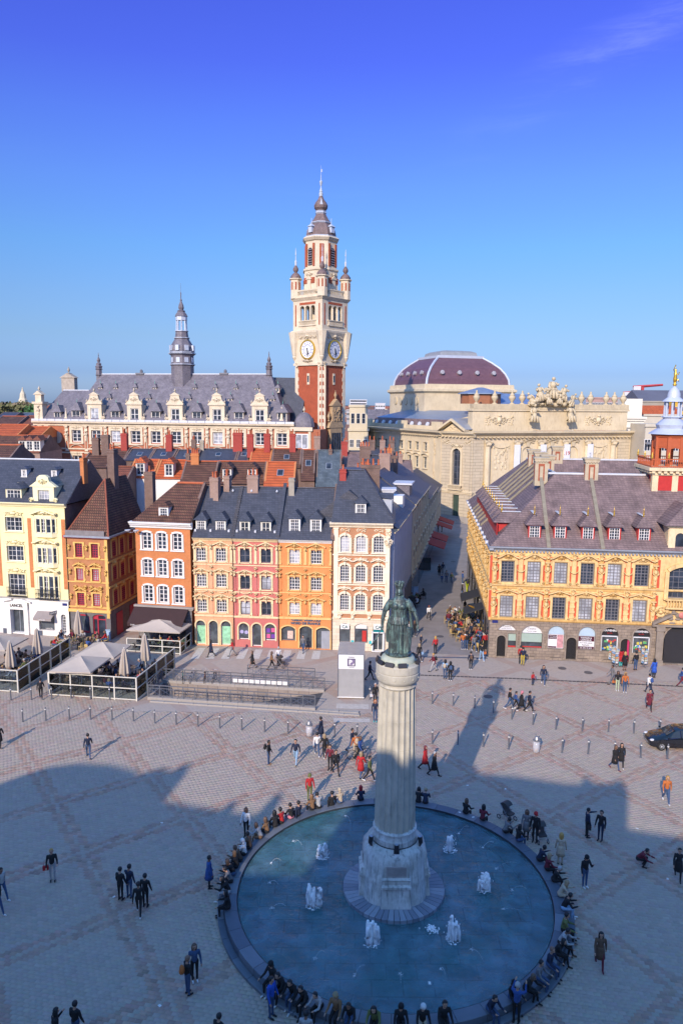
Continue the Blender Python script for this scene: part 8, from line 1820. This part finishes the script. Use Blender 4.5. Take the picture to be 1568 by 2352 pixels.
for s in(-1,1):
    m=MB();m.add([(-.55,s*.845,.96),(-1.25,s*.862,.98),(-1.25,s*.60,1.40),(-.85,s*.63,1.26)],[(0,1,2,3),(3,2,1,0)]);m.build('side_window',CGL,car);m=MB();m.add([(-1.32,s*.862,.98),(-2.15,s*.862,.99),(-2.15,s*.60,1.42),(-1.32,s*.60,1.42)],[(0,1,2,3),(3,2,1,0)]);m.build('side_window',CGL,car)
    m=MB();m.ell((-.45,s*.95,1.0),(.09,.09,.07),8,6);m.build('mirror',CARP,car);m=MB();m.ell((.58,s*.60,.68),(.18,.13,.08),10,6);m.build('headlight',LEAD,car);m=MB();m.cyl((-1.9,s*.87,.86),(-1.72,s*.87,.86),.015);m.build('door_handle',STEEL,car)
    for x in(0.,-2.45):
        m=MB();m.lathe([(.20,-.10),(.29,-.10),(.31,-.06),(.31,.06),(.29,.10),(.20,.10)],24,M=Matrix.Translation((x,s*.76,.31))@Matrix.Rotation(R(90),4,'X'));wl=m.build('wheel',mat_plain('tyre',(.015,.015,.016),.85,.1),car,True,40)
        m=MB();M_=Matrix.Translation((x,s*.80,.31))@Matrix.Rotation(R(90),4,'X');m.lathe([(.20,-.06),(.20,.06),(.17,.05)],20,M=M_);m.lathe([(.05,-.07),(.05,.07)],10,M=M_)
        for k in range(9):m.box(-.022,.022,.03,.19,-.06,.06,M_@Matrix.Rotation(2*math.pi*k/9,4,'Z'))
        m.build('rim',LEAD,wl)
m=MB();m.add([(-.38,-.58,1.05),(-.38,.58,1.05),(-.97,.50,1.395),(-.97,-.50,1.395)],[(0,1,2,3)]);m.build('windscreen',CGL,car)
m=MB();m.box(.735,.76,-.30,.30,.36,.46);m.build('number_plate',WHITE_PAINT,car)
# ---- prams, racks, boards
def pram(label,x,y,rz,z=0):
    o=thing('pushchair',label,'pushchair',gp(x,y,z),R(rz),'pushchairs')
    for a in(-.28,.28):
        for b_ in(-.35,.4):m=MB();m.tube([(a,b_+.12*math.cos(t),.12+.12*math.sin(t))for t in[2*math.pi*k/12 for k in range(13)]],.025,6);m.build('wheel',BLACK_METAL,o)
    m=MB()
    for a in(-.26,.26):m.cyl((a,-.35,.14),(a,.35,.95),.02);m.cyl((a,.4,.14),(a,-.1,.6),.02)
    m.cyl((-.26,.35,.95),(.26,.35,.95),.025);m.build('frame',STEEL,o);m=MB();m.prism_yz([(-.35,.4),(.1,.35),(.25,.85),(.18,.9),(.0,.5),(-.35,.48)],-.22,.22);m.build('seat',DKW,o);m=MB();m.rings([[(s,.1+.32*math.cos(a),.75+.32*math.sin(a))for a in[R(30+15*k)for k in range(9)]]+[(s,.1,.75)]for s in(-.23,.23)]);m.build('hood',DKW,o)
pram('dark pushchair beside the woman in brown on the crossing',645,1532,70);pram('dark pushchair with white blanket behind the basin rim',1164,1882,40);pram('pushchair behind the woman in the red hat',1240,1930,10)
cards=[mat_plain('postcard_%d'%k,c_,.5,.3,20)for k,c_ in enumerate(((.6,.6,.62),(.2,.35,.55),(.55,.3,.15),(.45,.5,.4)))]
def rack(label,x,y,h=1.75):
    o=thing('postcard_rack',label,'postcard rack',gp(x,y),0,'postcard racks before the souvenir shop');m=MB();m.cyl((0,0,0),(0,0,h),.03)
    for k in range(4):m.cyl((0,0,.05),(.35*math.cos(k*1.57),.35*math.sin(k*1.57),.03),.02)
    m.build('stand',STEEL,o);q=0
    for f in range(6):
        for j in range(6):
            a=f*math.pi/3;m=MB();M_=Matrix.Rotation(a,4,'Z')@Matrix.Translation((0,-.25,.42+j*.215));m.box(-.11,.11,-.03,.0,0,.17,M_);m.build('postcard',cards[(f+j*3+q)%4],o)
rack('white postcard rack left of the souvenir door',1403,1523);rack('postcard rack just right of the white one',1412,1531);rack('colourful postcard rack before the right souvenir window',1478,1532,1.9);rack('postcard rack against the right souvenir window',1470,1522,1.8)
def board(label,x,y,mt,h=1.1,w=.6,rz=0,cat='sign board'):
    o=thing('sign_board',label,cat,gp(x,y),R(rz));
    for s in(-1,1):m=MB();m.box(-w/2,w/2,-.02,.02,.1,h,Matrix.Translation((0,s*.18,0))@Matrix.Rotation(R(s*9),4,'X'));m.build('panel',mt,o)
    m=MB();m.box(-w/2,-w/2+.04,-.25,.25,0,.1);m.box(w/2-.04,w/2,-.25,.25,0,.1);m.build('feet',OFFW,o)
BLKB=mat_plain('chalk_board',(.03,.04,.045),.6,.3,12)
board('black menu board with pale frame in the street shade',944,1402,BLKB,1.7,.9);board('blue poster board by the street cafe',953,1370,mat_plain('pale_blue_board',(.3,.42,.55),.5,.2,4),1.3,.7);board('black menu board before the far street cafe',978,1310,BLKB,1.9,1.3);board('blue menu board on a stand by the red cafe door',249,1474,mat_plain('pale_blue_board',(.3,.42,.55)),1.3,.5)
board('tall fluorescent yellow banner board by the exchange terrace',1072,1375,mat_plain('fluo_yellow',(.62,.70,.03),.6,.05),2.3,.9,70)
# street lamp bracket and planter on the exchange corner
o=thing('wall_lamp','black bracket lamp on the street side of the exchange','lamp',(15.9,84.5,0));m=MB();m.tube([(0,0,3.6),(-.7,0,3.8),(-1.0,0,3.6)],.04);m.build('bracket',BLACK_METAL,o);m=MB();m.lathe([(.05,3.6),(.2,3.5),(.22,3.2),(.1,3.05)],8,(-1,0,0));m.build('lantern',BLACK_METAL,o)
o=thing('artist_easel','easel board set before the crouching artist','easel',gp(1478,1990),R(-40));m=MB();m.box(-.25,.25,-.012,.012,.05,.75,Matrix.Rotation(R(-20),4,'X'));m.build('board',mat_plain('drawing_board',(.5,.48,.45),.7,.3,8),o);m=MB();m.cyl((-.22,0,0),(-.22,.3,.7),.015);m.cyl((.22,0,0),(.22,.3,.7),.015);m.build('legs',STEEL,o)
# ================================================================= people (one continuous body mesh per pose, shared between people)
def rotx(v,a):c,s=math.cos(a),math.sin(a);return Vector((v.x,v.y*c-v.z*s,v.y*s+v.z*c))
def person_mesh(hl=0,hr=0,kl=0,kr=0,al=8,ar=8,el=15,er=15,lean=0,head=10,sit=None,out=7,fat=1.,coat=0):
    """angles in degrees; legs: h forward swing, k knee bend; arms: a forward swing, e elbow bend; faces -y"""
    P=[] # (a, b, ra, rb, label) 0 skin 1 top 2 trousers 3 shoes
    D=lambda f,l,s=0:Vector((s*l*math.sin(R(out)),-l*math.sin(R(f)),-l*math.cos(R(f))))
    pel=Vector((0,0,.94));low=9
    for s,h,k in((1,hl,kl),(-1,hr,kr)):
        hip=pel+Vector((s*.095,0,-.02));kn=hip+D(h,.43);an=kn+D(h-k,.42);ft=an+rotx(Vector((0,-.17,-.045)),R(-(h-k)*.5 if sit is None else 0))
        P+=[(hip,kn,.088*fat,.060,2),(kn,an,.058,.042,2),(an+Vector((0,.04,-.035)),ft,.044,.036,3)];low=min(low,an.z-.08,ft.z-.035)
    L=lambda v:pel+rotx(v,R(lean))
    P+=[(pel+Vector((-.06,0,.0)),pel+Vector((.06,0,0)),.115*fat,.115*fat,2),(L(Vector((0,0,.06))),L(Vector((0,-.01,.30))),.128*fat,.135*fat,1),(L(Vector((-.075,0,.38))),L(Vector((.075,0,.38))),.115*fat,.115*fat,1)]
    nk=L(Vector((0,.01,.50)));hd=nk+rotx(Vector((0,-.02,.17)),R(lean*.5+head));P+=[(nk,hd,.055,.055,0),(hd+Vector((0,0,-.03)),hd+Vector((0,.005,.05)),.085,.098,0),(hd+Vector((0,-.095,-.02)),hd+Vector((0,-.10,-.03)),.018,.018,0),(hd+Vector((-.095,.01,-.01)),hd+Vector((.095,.01,-.01)),.022,.022,0)]
    for s,a,e in((1,al,el),(-1,ar,er)):
        sh=L(Vector((s*.185,.0,.43)));q=lambda f,l,o=out:rotx(Vector((s*l*math.sin(R(o)),-l*math.sin(R(f)),-l*math.cos(R(f)))),R(lean*.4));eb=sh+q(a,.29,12);wr=eb+q(a+e,.25,-8 if e>60 else 4);d=(wr-eb).normalized();hn=wr+d*.07
        P+=[(sh,eb,.062*fat,.050,1),(eb,wr,.050,.036,1),(wr,hn,.032,.034,0)]
        sd=d.cross(Vector((0,1,.3))).normalized()
        for f in range(4):b0=hn+sd*(f-1.5)*.019;b1=b0+d*(.045,.055,.052,.04)[f];P+=[(b0,b1,.0115,.010,0),(b1,b1+(d*.7+Vector((-s*.5,-.3,0))).normalized()*.03,.010,.009,0)]
        P.append((wr+d*.03,wr+d*.07+Vector((-s*.02,-.045,0)),.013,.011,0))
    m=MB()
    for a,b_,ra,rb,l in P:m.cyl(a,b_,ra,rb,10);m.ell(a,ra,10,8);m.ell(b_,rb,10,8)
    me=remesh(m,.017,'body',2)
    n=len(me.vertices);co=np.zeros(n*3);me.vertices.foreach_get('co',co);co=co.reshape(-1,3);best=np.full(n,9.);lab=np.zeros(n,int)
    for a,b_,ra,rb,l in P:
        A,B_=np.array(a),np.array(b_);d=B_-A;t=np.clip(((co-A)@d)/max(d@d,1e-9),0,1);ds=np.linalg.norm(co-A-t[:,None]*d,axis=1)-(ra+(rb-ra)*t);u=ds<best;best[u]=ds[u];lab[u]=l
    for s in(-1,1):e=np.array(hd+Vector((s*.035,-.088,.012)));lab[np.linalg.norm(co-e,axis=1)<.016]=4
    mi=np.array([lab[p.vertices[0]]for p in me.polygons],dtype=np.int32)
    co[:,2]-=low;me.vertices.foreach_set('co',co.reshape(-1));me.materials.clear()
    for k in range(5):me.materials.append(WHITE_PAINT)
    me.polygons.foreach_set('material_index',mi);me.update()
    return me,Vector((hd.x,hd.y,hd.z-low)),.94-low,L(Vector((0,0,.3)))-Vector((0,0,low))
PO={}
PSPEC=dict(stand=dict(),stand2=dict(hl=6,kl=10,hr=-3,al=20,el=60,ar=5,er=25),fold=dict(al=25,el=95,ar=25,er=95,out=5),phone=dict(al=30,el=110,ar=4,er=12,head=24),walk=dict(hl=24,kl=6,hr=-18,kr=22,al=-18,ar=20,el=14,er=26),walk2=dict(hl=-14,kl=28,hr=26,kr=8,al=22,ar=-14,er=12,el=30),walkbag=dict(hl=20,kl=8,hr=-16,kr=20,al=4,ar=4,el=6,er=6),point=dict(al=88,el=4,ar=6,er=12),photo=dict(al=62,el=78,ar=62,er=78,head=0),
 sit=dict(hl=84,hr=80,kl=86,kr=78,al=32,ar=36,el=50,er=46,lean=10,sit=1),sit2=dict(hl=82,hr=88,kl=70,kr=95,al=52,ar=45,el=62,er=70,lean=26,head=22,sit=1),sit3=dict(hl=86,hr=86,kl=90,kr=60,al=-14,ar=20,el=8,er=70,lean=-4,sit=1),crouch=dict(hl=105,hr=100,kl=128,kr=120,al=70,ar=60,el=20,er=40,lean=40,head=20,sit=1))
for k,v in PSPEC.items():PO[k]=person_mesh(**v)
CLR=dict(k=(.012,.012,.015),n=(.012,.02,.05),b=(.03,.08,.26),B=(.02,.09,.45),r=(.42,.02,.025),m=(.14,.015,.03),w=(.70,.70,.70),g=(.16,.16,.17),G=(.36,.36,.37),e=(.46,.38,.28),o=(.45,.13,.03),y=(.5,.38,.05),v=(.13,.15,.05),l=(.25,.40,.58),j=(.045,.085,.18),t=(.22,.12,.06),u=(.12,.07,.045),p=(.55,.2,.25),a=(.42,.5,.34),c=(.05,.5,.5),h=(.45,.27,.08),s=(.46,.27,.19),d=(.22,.12,.08),x=(.33,.24,.14),z=(.42,.42,.40),q=(.45,.8,.2))
def cm_(k,kind='cloth'):return mat_plain(kind+'_'+('upper_' if k.isupper()else '')+k.lower(),CLR[k],.85 if kind=='cloth' else.55,.2,9,bmp=.2)
hm=MB();hm.ell((0,.012,.02),(.108,.118,.118),14,10);hm.v=[(x,y+(.03 if z<0 and y<.02 else 0)if not(y<-.05 and z<.07)else-.045+.3*(y+.05),z if z>-.08 else-.08)for x,y,z in hm.v];HS=hm.mesh('hair',WHITE_PAINT,True)
hm.ell((0,.075,-.09),(.10,.055,.17),12,8);hm.ell((-.09,.02,-.06),(.035,.06,.14),8,6);hm.ell((.09,.02,-.06),(.035,.06,.14),8,6);HLG=hm.mesh('hair',WHITE_PAINT,True)
hm=MB();hm.ell((0,.01,.02),(.115,.125,.125),14,10);hm.ell((0,.08,-.1),(.12,.07,.06),10,6);HD=hm.mesh('hood',WHITE_PAINT,True)
ct=MB();ct.rings([[(rx*(1+.05*math.sin(9*a))*math.cos(a),ry*(1+.05*math.sin(9*a))*math.sin(a),z)for a in[2*math.pi*k/28 for k in range(28)]]for rx,ry,z in((.225,.22,-.42),(.205,.185,-.2),(.185,.16,.0),(.165,.14,.12))]);CT=ct.mesh('coat_skirt',WHITE_PAINT,True)
bp=MB();bp.ell((0,.24,.02),(.15,.10,.21),12,8);bp.ell((0,.31,-.06),(.11,.06,.10),10,6);BPK=bp.mesh('backpack',WHITE_PAINT,True)
hb=MB();hb.box(-.14,.14,-.05,.05,-.16,.06);hb.tube([(-.1,0,.05),(-.06,0,.22),(.06,0,.22),(.1,0,.05)],.012,5);HBG=hb.mesh('bag',WHITE_PAINT)
def setm(o,mats):
    for i,mt in enumerate(mats):s=o.material_slots[i];s.link='OBJECT';s.material=mt
RP=random.Random(77)
def person(loc,rz,pose,cols,hair,label,extra='',group='people on the square',sc_=1.):
    """cols: top, trousers, shoes ; hair: style letter S/L/H(hood)/C(cap)+colour ; extra: K coat, P+colour backpack, A+colour handbag"""
    me,hd,pz,ch_=PO[pose];s=sc_*RP.uniform(.98,1.03)
    o=thing('person',label,'person',loc,R(rz),group);o.scale=(s,s,s)
    skin=cm_('s' if RP.random()<.82 else 'd','skin');hc=hair[1];b_=put('body',me,o);setm(b_,(skin,cm_(cols[0]),cm_(cols[1]),cm_(cols[2],'shoe'),cm_('k')))
    h=put('hood' if hair[0]=='H' else 'hair',{'S':HS,'L':HLG,'H':HD}[hair[0]],o,hd+Vector((0,.006,.02)));setm(h,(cm_(hc,'hair' if hair[0]!='H' else 'cloth'),))
    if 'K' in extra:c=put('coat_skirt',CT,o,(0,0,pz));setm(c,(cm_(cols[0]),))
    if 'P' in extra:c=put('backpack',BPK,o,ch_);setm(c,(cm_(extra[extra.index('P')+1]),))
    if 'A' in extra:c=put('bag',HBG,o,(-.30,-.02,pz-.12));setm(c,(cm_(extra[extra.index('A')+1]),))
    return o
# x, y (feet), pose, heading (0 faces the viewpoint), clothes, hair, extras, label
T='''204 1740 walk 200 njk Sk - man in navy jacket walking alone left of centre with a long shadow
6 2066 walk 60 zjw Sk - person in striped top and jeans at the left edge
-4 2100 walk 60 kjw Sd - person in black vest at the left edge, lower of two
122 2023 stand2 20 kGk Sh Ar man in black jacket and grey jeans carrying a red ball, left
278 2067 stand 160 kkk Sk - man in black parka, leftmost of the four in the shade
298 2062 phone 160 njk Sk - man in navy jacket, second of the four in the shade
320 2100 walk 190 kkw Sk - youth in tracksuit and white trainers stepping out of the four
335 2083 stand 170 kkk Sk - youth in black jacket, rightmost of the four in the shade
481 2040 stand 100 bkk Sk K person in blue coat and black trousers watching the basin at its left
432 2284 stand 130 kjk Sd Po man in black coat with orange backpack, lower left
448 2252 stand 20 jkw Lu - person in blue and pink jacket beside the orange backpack
130 2412 phone 120 kkk Lk - woman in black with long hair, cut by the bottom left edge
176 2394 stand 160 kjk Sk - man in black leather jacket, cut by the bottom edge
504 2424 stand 150 kkk Sk - man in dark jacket at the bottom edge left of the basin
0 1716 walk 200 kkk Sk K man in dark coat at the left edge on the sunlit paving
617 1756 stand 80 kjt Sk Pk man in black jacket with backpack holding a helmet
679 1754 walk 350 nlx Sk - man in dark open jacket and pale blue jeans walking
737 1700 stand 250 njk Sk K man in navy coat beyond the walking couple
728 1735 walk 190 wjw Sk - man in white jacket and jeans walking away
745 1738 walk2 190 kkw Lx At woman in black with long blond hair walking away
758 1768 stand 340 mkk Sk - man in dark red tracksuit top, left of two close together
771 1778 walk 20 kkk Sk - man in black and white tracksuit, right of two close together
808 1726 walk 70 njk Sk - man in navy blazer and jeans left of the column
816 1740 stand 200 oek Sk Pe person in tan top behind the bicycle
826 1746 walk 60 bkk Lu - woman in blue jacket wheeling the bicycle
828 1784 walk 160 rjk Lx K woman in long red coat left of the column
848 1794 walk 70 vkw Sk - man in olive jacket and black trousers beside the column
861 1657 stand 0 njc Lo - teenager in navy jacket with turquoise shoes
861 1617 stand 20 kkk SG Aw grey haired man in black jacket with a bag by the kiosk
849 1562 walk 90 nkk Sk - person in navy walking past the kiosk
975 1768 walk 60 rkk Lm K woman in bright red jacket right of the column
996 1782 walk 60 kkk SG K grey haired man in long black coat right of the column
984 1423 walk 10 wkk Lm - woman in white top with red hair in the street mouth
1029 1440 stand 10 mjk Lk - woman in maroon top and jeans by the exchange terrace
940 1462 walk 350 Gjw Sk - person in grey top and jeans beside the statue hand
951 1462 walk 180 kkw Lu - woman in black with brown hair beside the statue hand
966 1483 stand 30 nkk Lx - child in dark purple in the street mouth
962 1519 walkbag 200 kkw Lx Al woman in black and white carrying a child and pale bag
999 1502 stand 200 rkk Lh - woman in red jacket and black trousers with fair hair
994 1542 walk 280 mGk Sh Pk man in maroon sweater and grey trousers with rucksack
1021 1559 stand 160 ljk Lk Pe woman in pale blue top with beige rucksack
1033 1564 stand 180 kkw Lk Pj curly haired woman in dark jacket with blue rucksack
1080 1538 stand 180 nkw Sk Pu man in navy coat with brown rucksack
1105 1518 walkbag 190 klw Sk Ao woman in black top and light jeans with orange bag
1112 1491 stand 200 rkk Sk - person in red top beside the exchange corner
1062 1492 stand 180 ojw Lu - woman in rust top and jeans by the exchange terrace
1070 1492 stand 160 kjw Sk - man in dark jacket with the woman in rust
1082 1468 stand 350 njk Sk - man in navy suit standing at the exchange terrace
1100 1480 walk 170 jjw Sk - man in denim jacket and jeans at the exchange terrace
1008 1322 walk 350 kkk Lk K woman in black in the street shade, left of a pair
1016 1318 walk 350 ngk Sk - man in dark blue in the street shade, right of a pair
1014 1338 walk 350 bjk Sk - child in blue in the street shade
1024 1338 walk 350 gjk Sk - man in grey in the street shade, left of two boys
1036 1339 walk 350 vjk Sk - boy in dark green jacket in the street shade
1061 1341 stand 100 bjw Sk - man in blue jacket at the street barrier
1083 1338 walk 300 mdk Lk K woman in maroon coat at the street barrier
1060 1374 stand 80 kjk Lk - woman in black by the yellow banner
999 1221 stand 80 nkk Sk - man in dark suit before the opera steps
1014 1221 stand 280 rkk Sk - man in red jacket before the opera steps
1169 1628 walk 80 kjw Sk - man in dark jacket, first of the four crossing the bollards
1183 1628 walk 80 bkk Sk - boy in blue, second of the four crossing the bollards
1196 1633 walk 80 kkw Hp K woman in black with pink headscarf among the four
1214 1634 walk 80 nkk Sk Ak man in navy with white bag, last of the four
1199 1528 stand 170 nyk Sk - man in navy jacket and ochre trousers before the exchange
1194 1525 stand 150 rkk Sk - person in red half hidden by the ochre trousers
1246 1572 walk 350 njw Lk - woman in navy jacket over orange top and jeans
1222 1573 stand 20 rnk Sk - small child in red before the exchange
1404 1571 walk 280 ggk Sk - man in grey brown suit striding left
1416 1586 stand 350 kaw Lk Ao woman in black jacket and pale green trousers
1433 1590 stand 350 ojw Lh - woman in orange sweater and jeans
1500 1557 stand 190 Bkk Lk K person in bright blue anorak and black trousers
1489 1592 walk 200 wnk Sk Pb person in white with blue and white rucksack
1489 1631 walk 350 mkm Sk K woman in maroon coat with red boots
1564 1577 walk 80 bmk Sk Ar person in blue top and maroon trousers at the right edge
1424 1531 stand 200 rck Lk K woman in red coat at the postcard rack
1433 1540 stand 180 kdk Lh K woman in black dress at the postcard rack
1458 1539 stand 190 kjk Sk - man in black jacket at the right postcard rack
1433 1502 stand 0 xdk Su - person in khaki in the souvenir doorway
1090 1470 stand 200 tkk Lk - woman in tan coat standing among the exchange terrace tables
1096 1492 stand 160 bjk Sk Pk man in blue jacket with rucksack beside the exchange terrace
1088 1496 walk 190 gjw Lu - woman in grey leaving the exchange terrace
1074 1452 stand 30 ekk Lx - fair woman in beige at the street edge of the exchange terrace
1066 1410 stand 40 kkk Sk - waiter in black by the exchange terrace
1531 1496 stand 60 kjk Sk - person in dark clothes under the portal arch
1410 1767 walk 20 kjm Lu K woman in black coat with jeans and red boots
1424 1761 walk 350 kkw Lk K dark haired woman in long black coat beside the red boots
1528 1843 walk 350 ojw Lh - woman in orange jacket and jeans walking toward the right edge
1346 1923 point 90 nkk Sk Ak man in navy suit pointing, with a bag
1377 1930 stand 320 knk Sk - man in black jacket facing the pointing man
1463 1987 crouch 60 mkk Sk - crouching artist in maroon jacket before the easel
1555 2018 walk 340 kkk Sk K man in black suit walking at the right edge
1341 2037 phone 20 kjw Hk - hooded person in black with white trainers right of the basin
1285 1985 stand 160 eek Lh K woman in beige puffer coat standing at the rim
1207 1926 stand 340 gkk Lu K woman in grey coat beyond the rim
1227 1933 stand 330 kkk Hr - woman in red hat with a child beyond the rim
1375 2220 walk 350 umm Lk K woman in brown coat and maroon trousers, lower right
1184 2350 photo 150 bkk SG - man in blue shirt taking a photograph at the near rim
623 2336 stand 60 Bjk Sk - man in blue jacket standing at the near left rim
702 2420 stand 170 GGk Sk - person in grey sweater cut by the bottom edge
485 1509 walk 280 nkk Lk K woman in navy coat on the crossing
534 1507 walk 280 rgk Lu - person in red jacket on the crossing
580 1535 walk 280 kdk Lu K woman in black coat with bare legs behind the ramp
624 1539 walk 100 tku Lu - woman in brown holding a baby beside the pushchair
640 1528 stand 200 wkk SG - white haired person behind the pushchair
696 1498 walk 350 gjk Sk - man in dark grey at the bank door
817 1484 stand 0 kkk Sk - person behind the kiosk
95 1604 walk 200 kkj Sk Pk man in black with rucksack in the gap between screens
566 1922 stand 340 wkk Lu - woman in white jacket standing outside the left rim
711 1838 stand 20 rvk Hv - person with olive hat and red scarf beyond the rim'''
for ln in T.splitlines():
    a=ln.split(' ',7);child=any(w in a[7]for w in('child','boy in'));person(gp(float(a[0]),float(a[1])),float(a[3]),a[2],a[4],a[5],a[7],a[6]if a[6]!='-' else '',sc_=.66 if 'small child' in a[7]or a[7].startswith('child')else(.85 if 'boy in' in a[7]else 1.))
# people sitting on the basin rim: angle round the basin (deg, 0 = +x), clothes, hair, pose, label
RIM='''100 nkk Lr sit person with red hair on the far rim, hidden by the column
84 kkk Sk sit man in black on the far rim just right of the column
80 rkk Sm sit person in red on the far rim right of the column
75.5 kkk Lk sit2 dark haired person bending over on the far rim
72.5 nkk Sx sit2 person in dark jacket, last of the four on the far rim
55 kkk Lu sit woman with hair bun on the far right rim
47 mkk Lk sit woman in dark red and black on the far right rim
16 nkk Sk sit2 person in navy on the right rim under the beige coat
10 mkk Lx sit fair haired person in maroon on the right rim
4 kkk SG sit2 man in black on the right rim
-4 eek Lx sit2 person in beige coat with pale folder on the right rim
-11 klw Sk sit2 person in black with light jeans and white trainers on the right rim
-22 vkk Sk sit person in olive jacket on the near right rim
-28 Gku Sk sit2 person in grey jacket on the near right rim
-33 kkk Lk sit2 woman in black between grey jacket and bald man
-46 gjk Sk sit person in dark grey beside the bald man on the near rim
-52 kkk Lu sit2 brown haired woman in black on the near right rim
-66 njk Sk sit2 person in navy left of the hooded person on the near rim
-99 vkk Lk sit2 woman in olive on the near rim, bottom left of centre
29 kjk Lk sit woman in black with jeans on the far right rim
36 gkk Sk sit2 man in dark grey on the far right rim
-39 njk Sd sit bald man in navy on the near right rim
-58 kjk Hk sit hooded person in black on the near rim right of the bottom centre
-80 kkk Sk sit person in black on the near rim, bottom centre right
-86 kew Hw sit person with white cap on the near rim, bottom centre
-92 kkk Hk sit hooded person in black on the near rim, bottom centre left
-106 kjk Sk sit2 person in black on the near rim beside the fur hood
-110 tkp Hx sit person in brown jacket with fur hood on the near rim
-115 Gkk Sk sit2 person in grey hoodie with dark straps on the near rim
-120 kkk Sk sit2 person in black on the near rim, left of the grey hoodie
-124 kjw Sk sit2 person in dark jacket looking down on the near rim
-128 kkw Sk sit2 person in black with white trainers on the near rim
-132 kkw Hk sit person in black nearest the standing man in blue
-168 kkk Lk sit woman in black with floral bag on the left rim
-176 kGw Lk sit2 dark haired person with grey jeans on the left rim
178 gkw Sk sit2 person in dark grey with white trainers on the left rim
174 kjw Lu sit2 brown haired person in black on the left rim
170 kkw Lt sit person in dark clothes with white shoes on the left rim
166 ukk Lu sit2 person in brown below the white hoodie on the left rim
162 wkk Hw sit person in white hoodie on the left rim
158 ukk Sk sit person in brown jacket above the white hoodie
150 Gtk Lu sit2 person in grey and brown on the far left rim
146 tkk Lu sit brown haired person on the far left rim
141 kkk Lk sit woman in black on the far left rim
137.5 rkk Sk sit person in red top on the far left rim
132.5 kpk Sk sit person in black leather jacket with pink trousers
129 nkk Sk sit3 man in long navy coat leaning on the rim
122 tkk Lt sit person in brown fur trimmed coat on the far rim
119 Gkk Sk sit2 person in grey jacket with rucksack on the far rim
113 kkk Sk sit3 person in black pointing on the far rim
109 ejk He sit person under a beige hooded coat on the far rim'''
for ln in RIM.splitlines():
    a=ln.split(' ',4);an=R(float(a[0]));r_=RB+.40;x,y=CX+r_*math.cos(an),CY+r_*math.sin(an)
    person((x,y,.46-.455),math.degrees(an)+90+RP.uniform(-14,14),a[3],a[1],a[2],a[4],'','people sitting on the basin rim')
# guests at the tables
TOPS='kkngbjrmvutGwegkn';HR=('Sk','Lk','Lu','Sk','Lx','Su','Sh','SG')
def guests(zone,n,pts,lab,glab,chairs):
    for k,(x,y)in enumerate(pts):
        putT((x,y,0),0,lab[1])
        a0=RP.uniform(0,3)
        for j in range(n):
            a=a0+j*2*math.pi/n+RP.uniform(-.25,.25);px,py=x+.68*math.cos(a),y+.68*math.sin(a);rz=math.degrees(a)-90
            (putR if chairs=='R' else putD)((px,py,0),R(rz+180)+math.pi,lab[2])
            if RP.random()<.78:
                tp,hr_,po_=RP.choice(TOPS),RP.choice(HR),RP.choice(('sit','sit2','sit'));dp=('the near','a middle','the far')[min(2,int(3*(y-pts[0][1]+.3)/max(pts[-1][1]-pts[0][1]+.6,.1)))]
                person((px,py,0),rz,po_,tp+RP.choice('kkjg')+RP.choice('kkw'),hr_,f'guest {lab[0]}, {CN[tp]} top, {HN[hr_]} hair, {dp} table','',glab)
CN=dict(k='black',n='navy',g='dark grey',b='blue',j='denim blue',r='red',m='maroon',v='olive',u='brown',t='tan',G='pale grey',w='white',e='beige');HN=dict(Sk='short black',Lk='long black',Lu='long brown',Lx='long fair',Su='short brown',Sh='short fair',SG='grey')
grid=lambda x0,x1,nx,y0,y1,ny,sk=0.:[(x0+(x1-x0)*(i+.5)/nx+RP.uniform(-.15,.15)+sk*j,y0+(y1-y0)*(j+.5)/ny+RP.uniform(-.15,.15))for j in range(ny)for i in range(nx)]
guests('B',3,grid(-23.2,-16.6,4,57.6,63.2,3,.3),('in screened terrace by the ramp','small dark table in the screened terrace left of the ramp','dark chair in the screened terrace left of the ramp'),'guests in the screened terrace','D')
guests('A',3,grid(-31.2,-26.4,3,59.2,66.2,3,.2),('in terrace at left edge','small dark table in the terrace at the left edge','dark chair in the terrace at the left edge'),'guests in the left terrace','D')
guests('C',3,grid(-20.2,-15.6,3,68.2,69.9,1),('under brown awning','small dark table under the brown awning','dark chair under the brown awning'),'guests under the brown awning','D')
guests('D',3,grid(-28.2,-23.2,3,68.0,71.6,2),('before red cafe front','small table before the red cafe front','rattan chair before the red cafe front'),'guests before the red cafe','R')
guests('E',4,[(13.2,70.2),(12.6,72.0),(14.0,72.2),(12.2,74.0),(13.8,74.2),(12.4,76.2),(14.2,76.4),(12.3,78.4),(14.2,78.6),(12.8,80.6),(14.4,80.8)],('in crowded terrace along the exchange','small table in the crowded terrace along the exchange','rattan chair in the crowded terrace along the exchange'),'guests along the exchange','R')
guests('F',2,[(8.6,84.5),(9.6,88.5),(8.9,87)],('at shaded street cafe','small table at the shaded street cafe','dark chair at the shaded street cafe'),'guests at the street cafe','D')
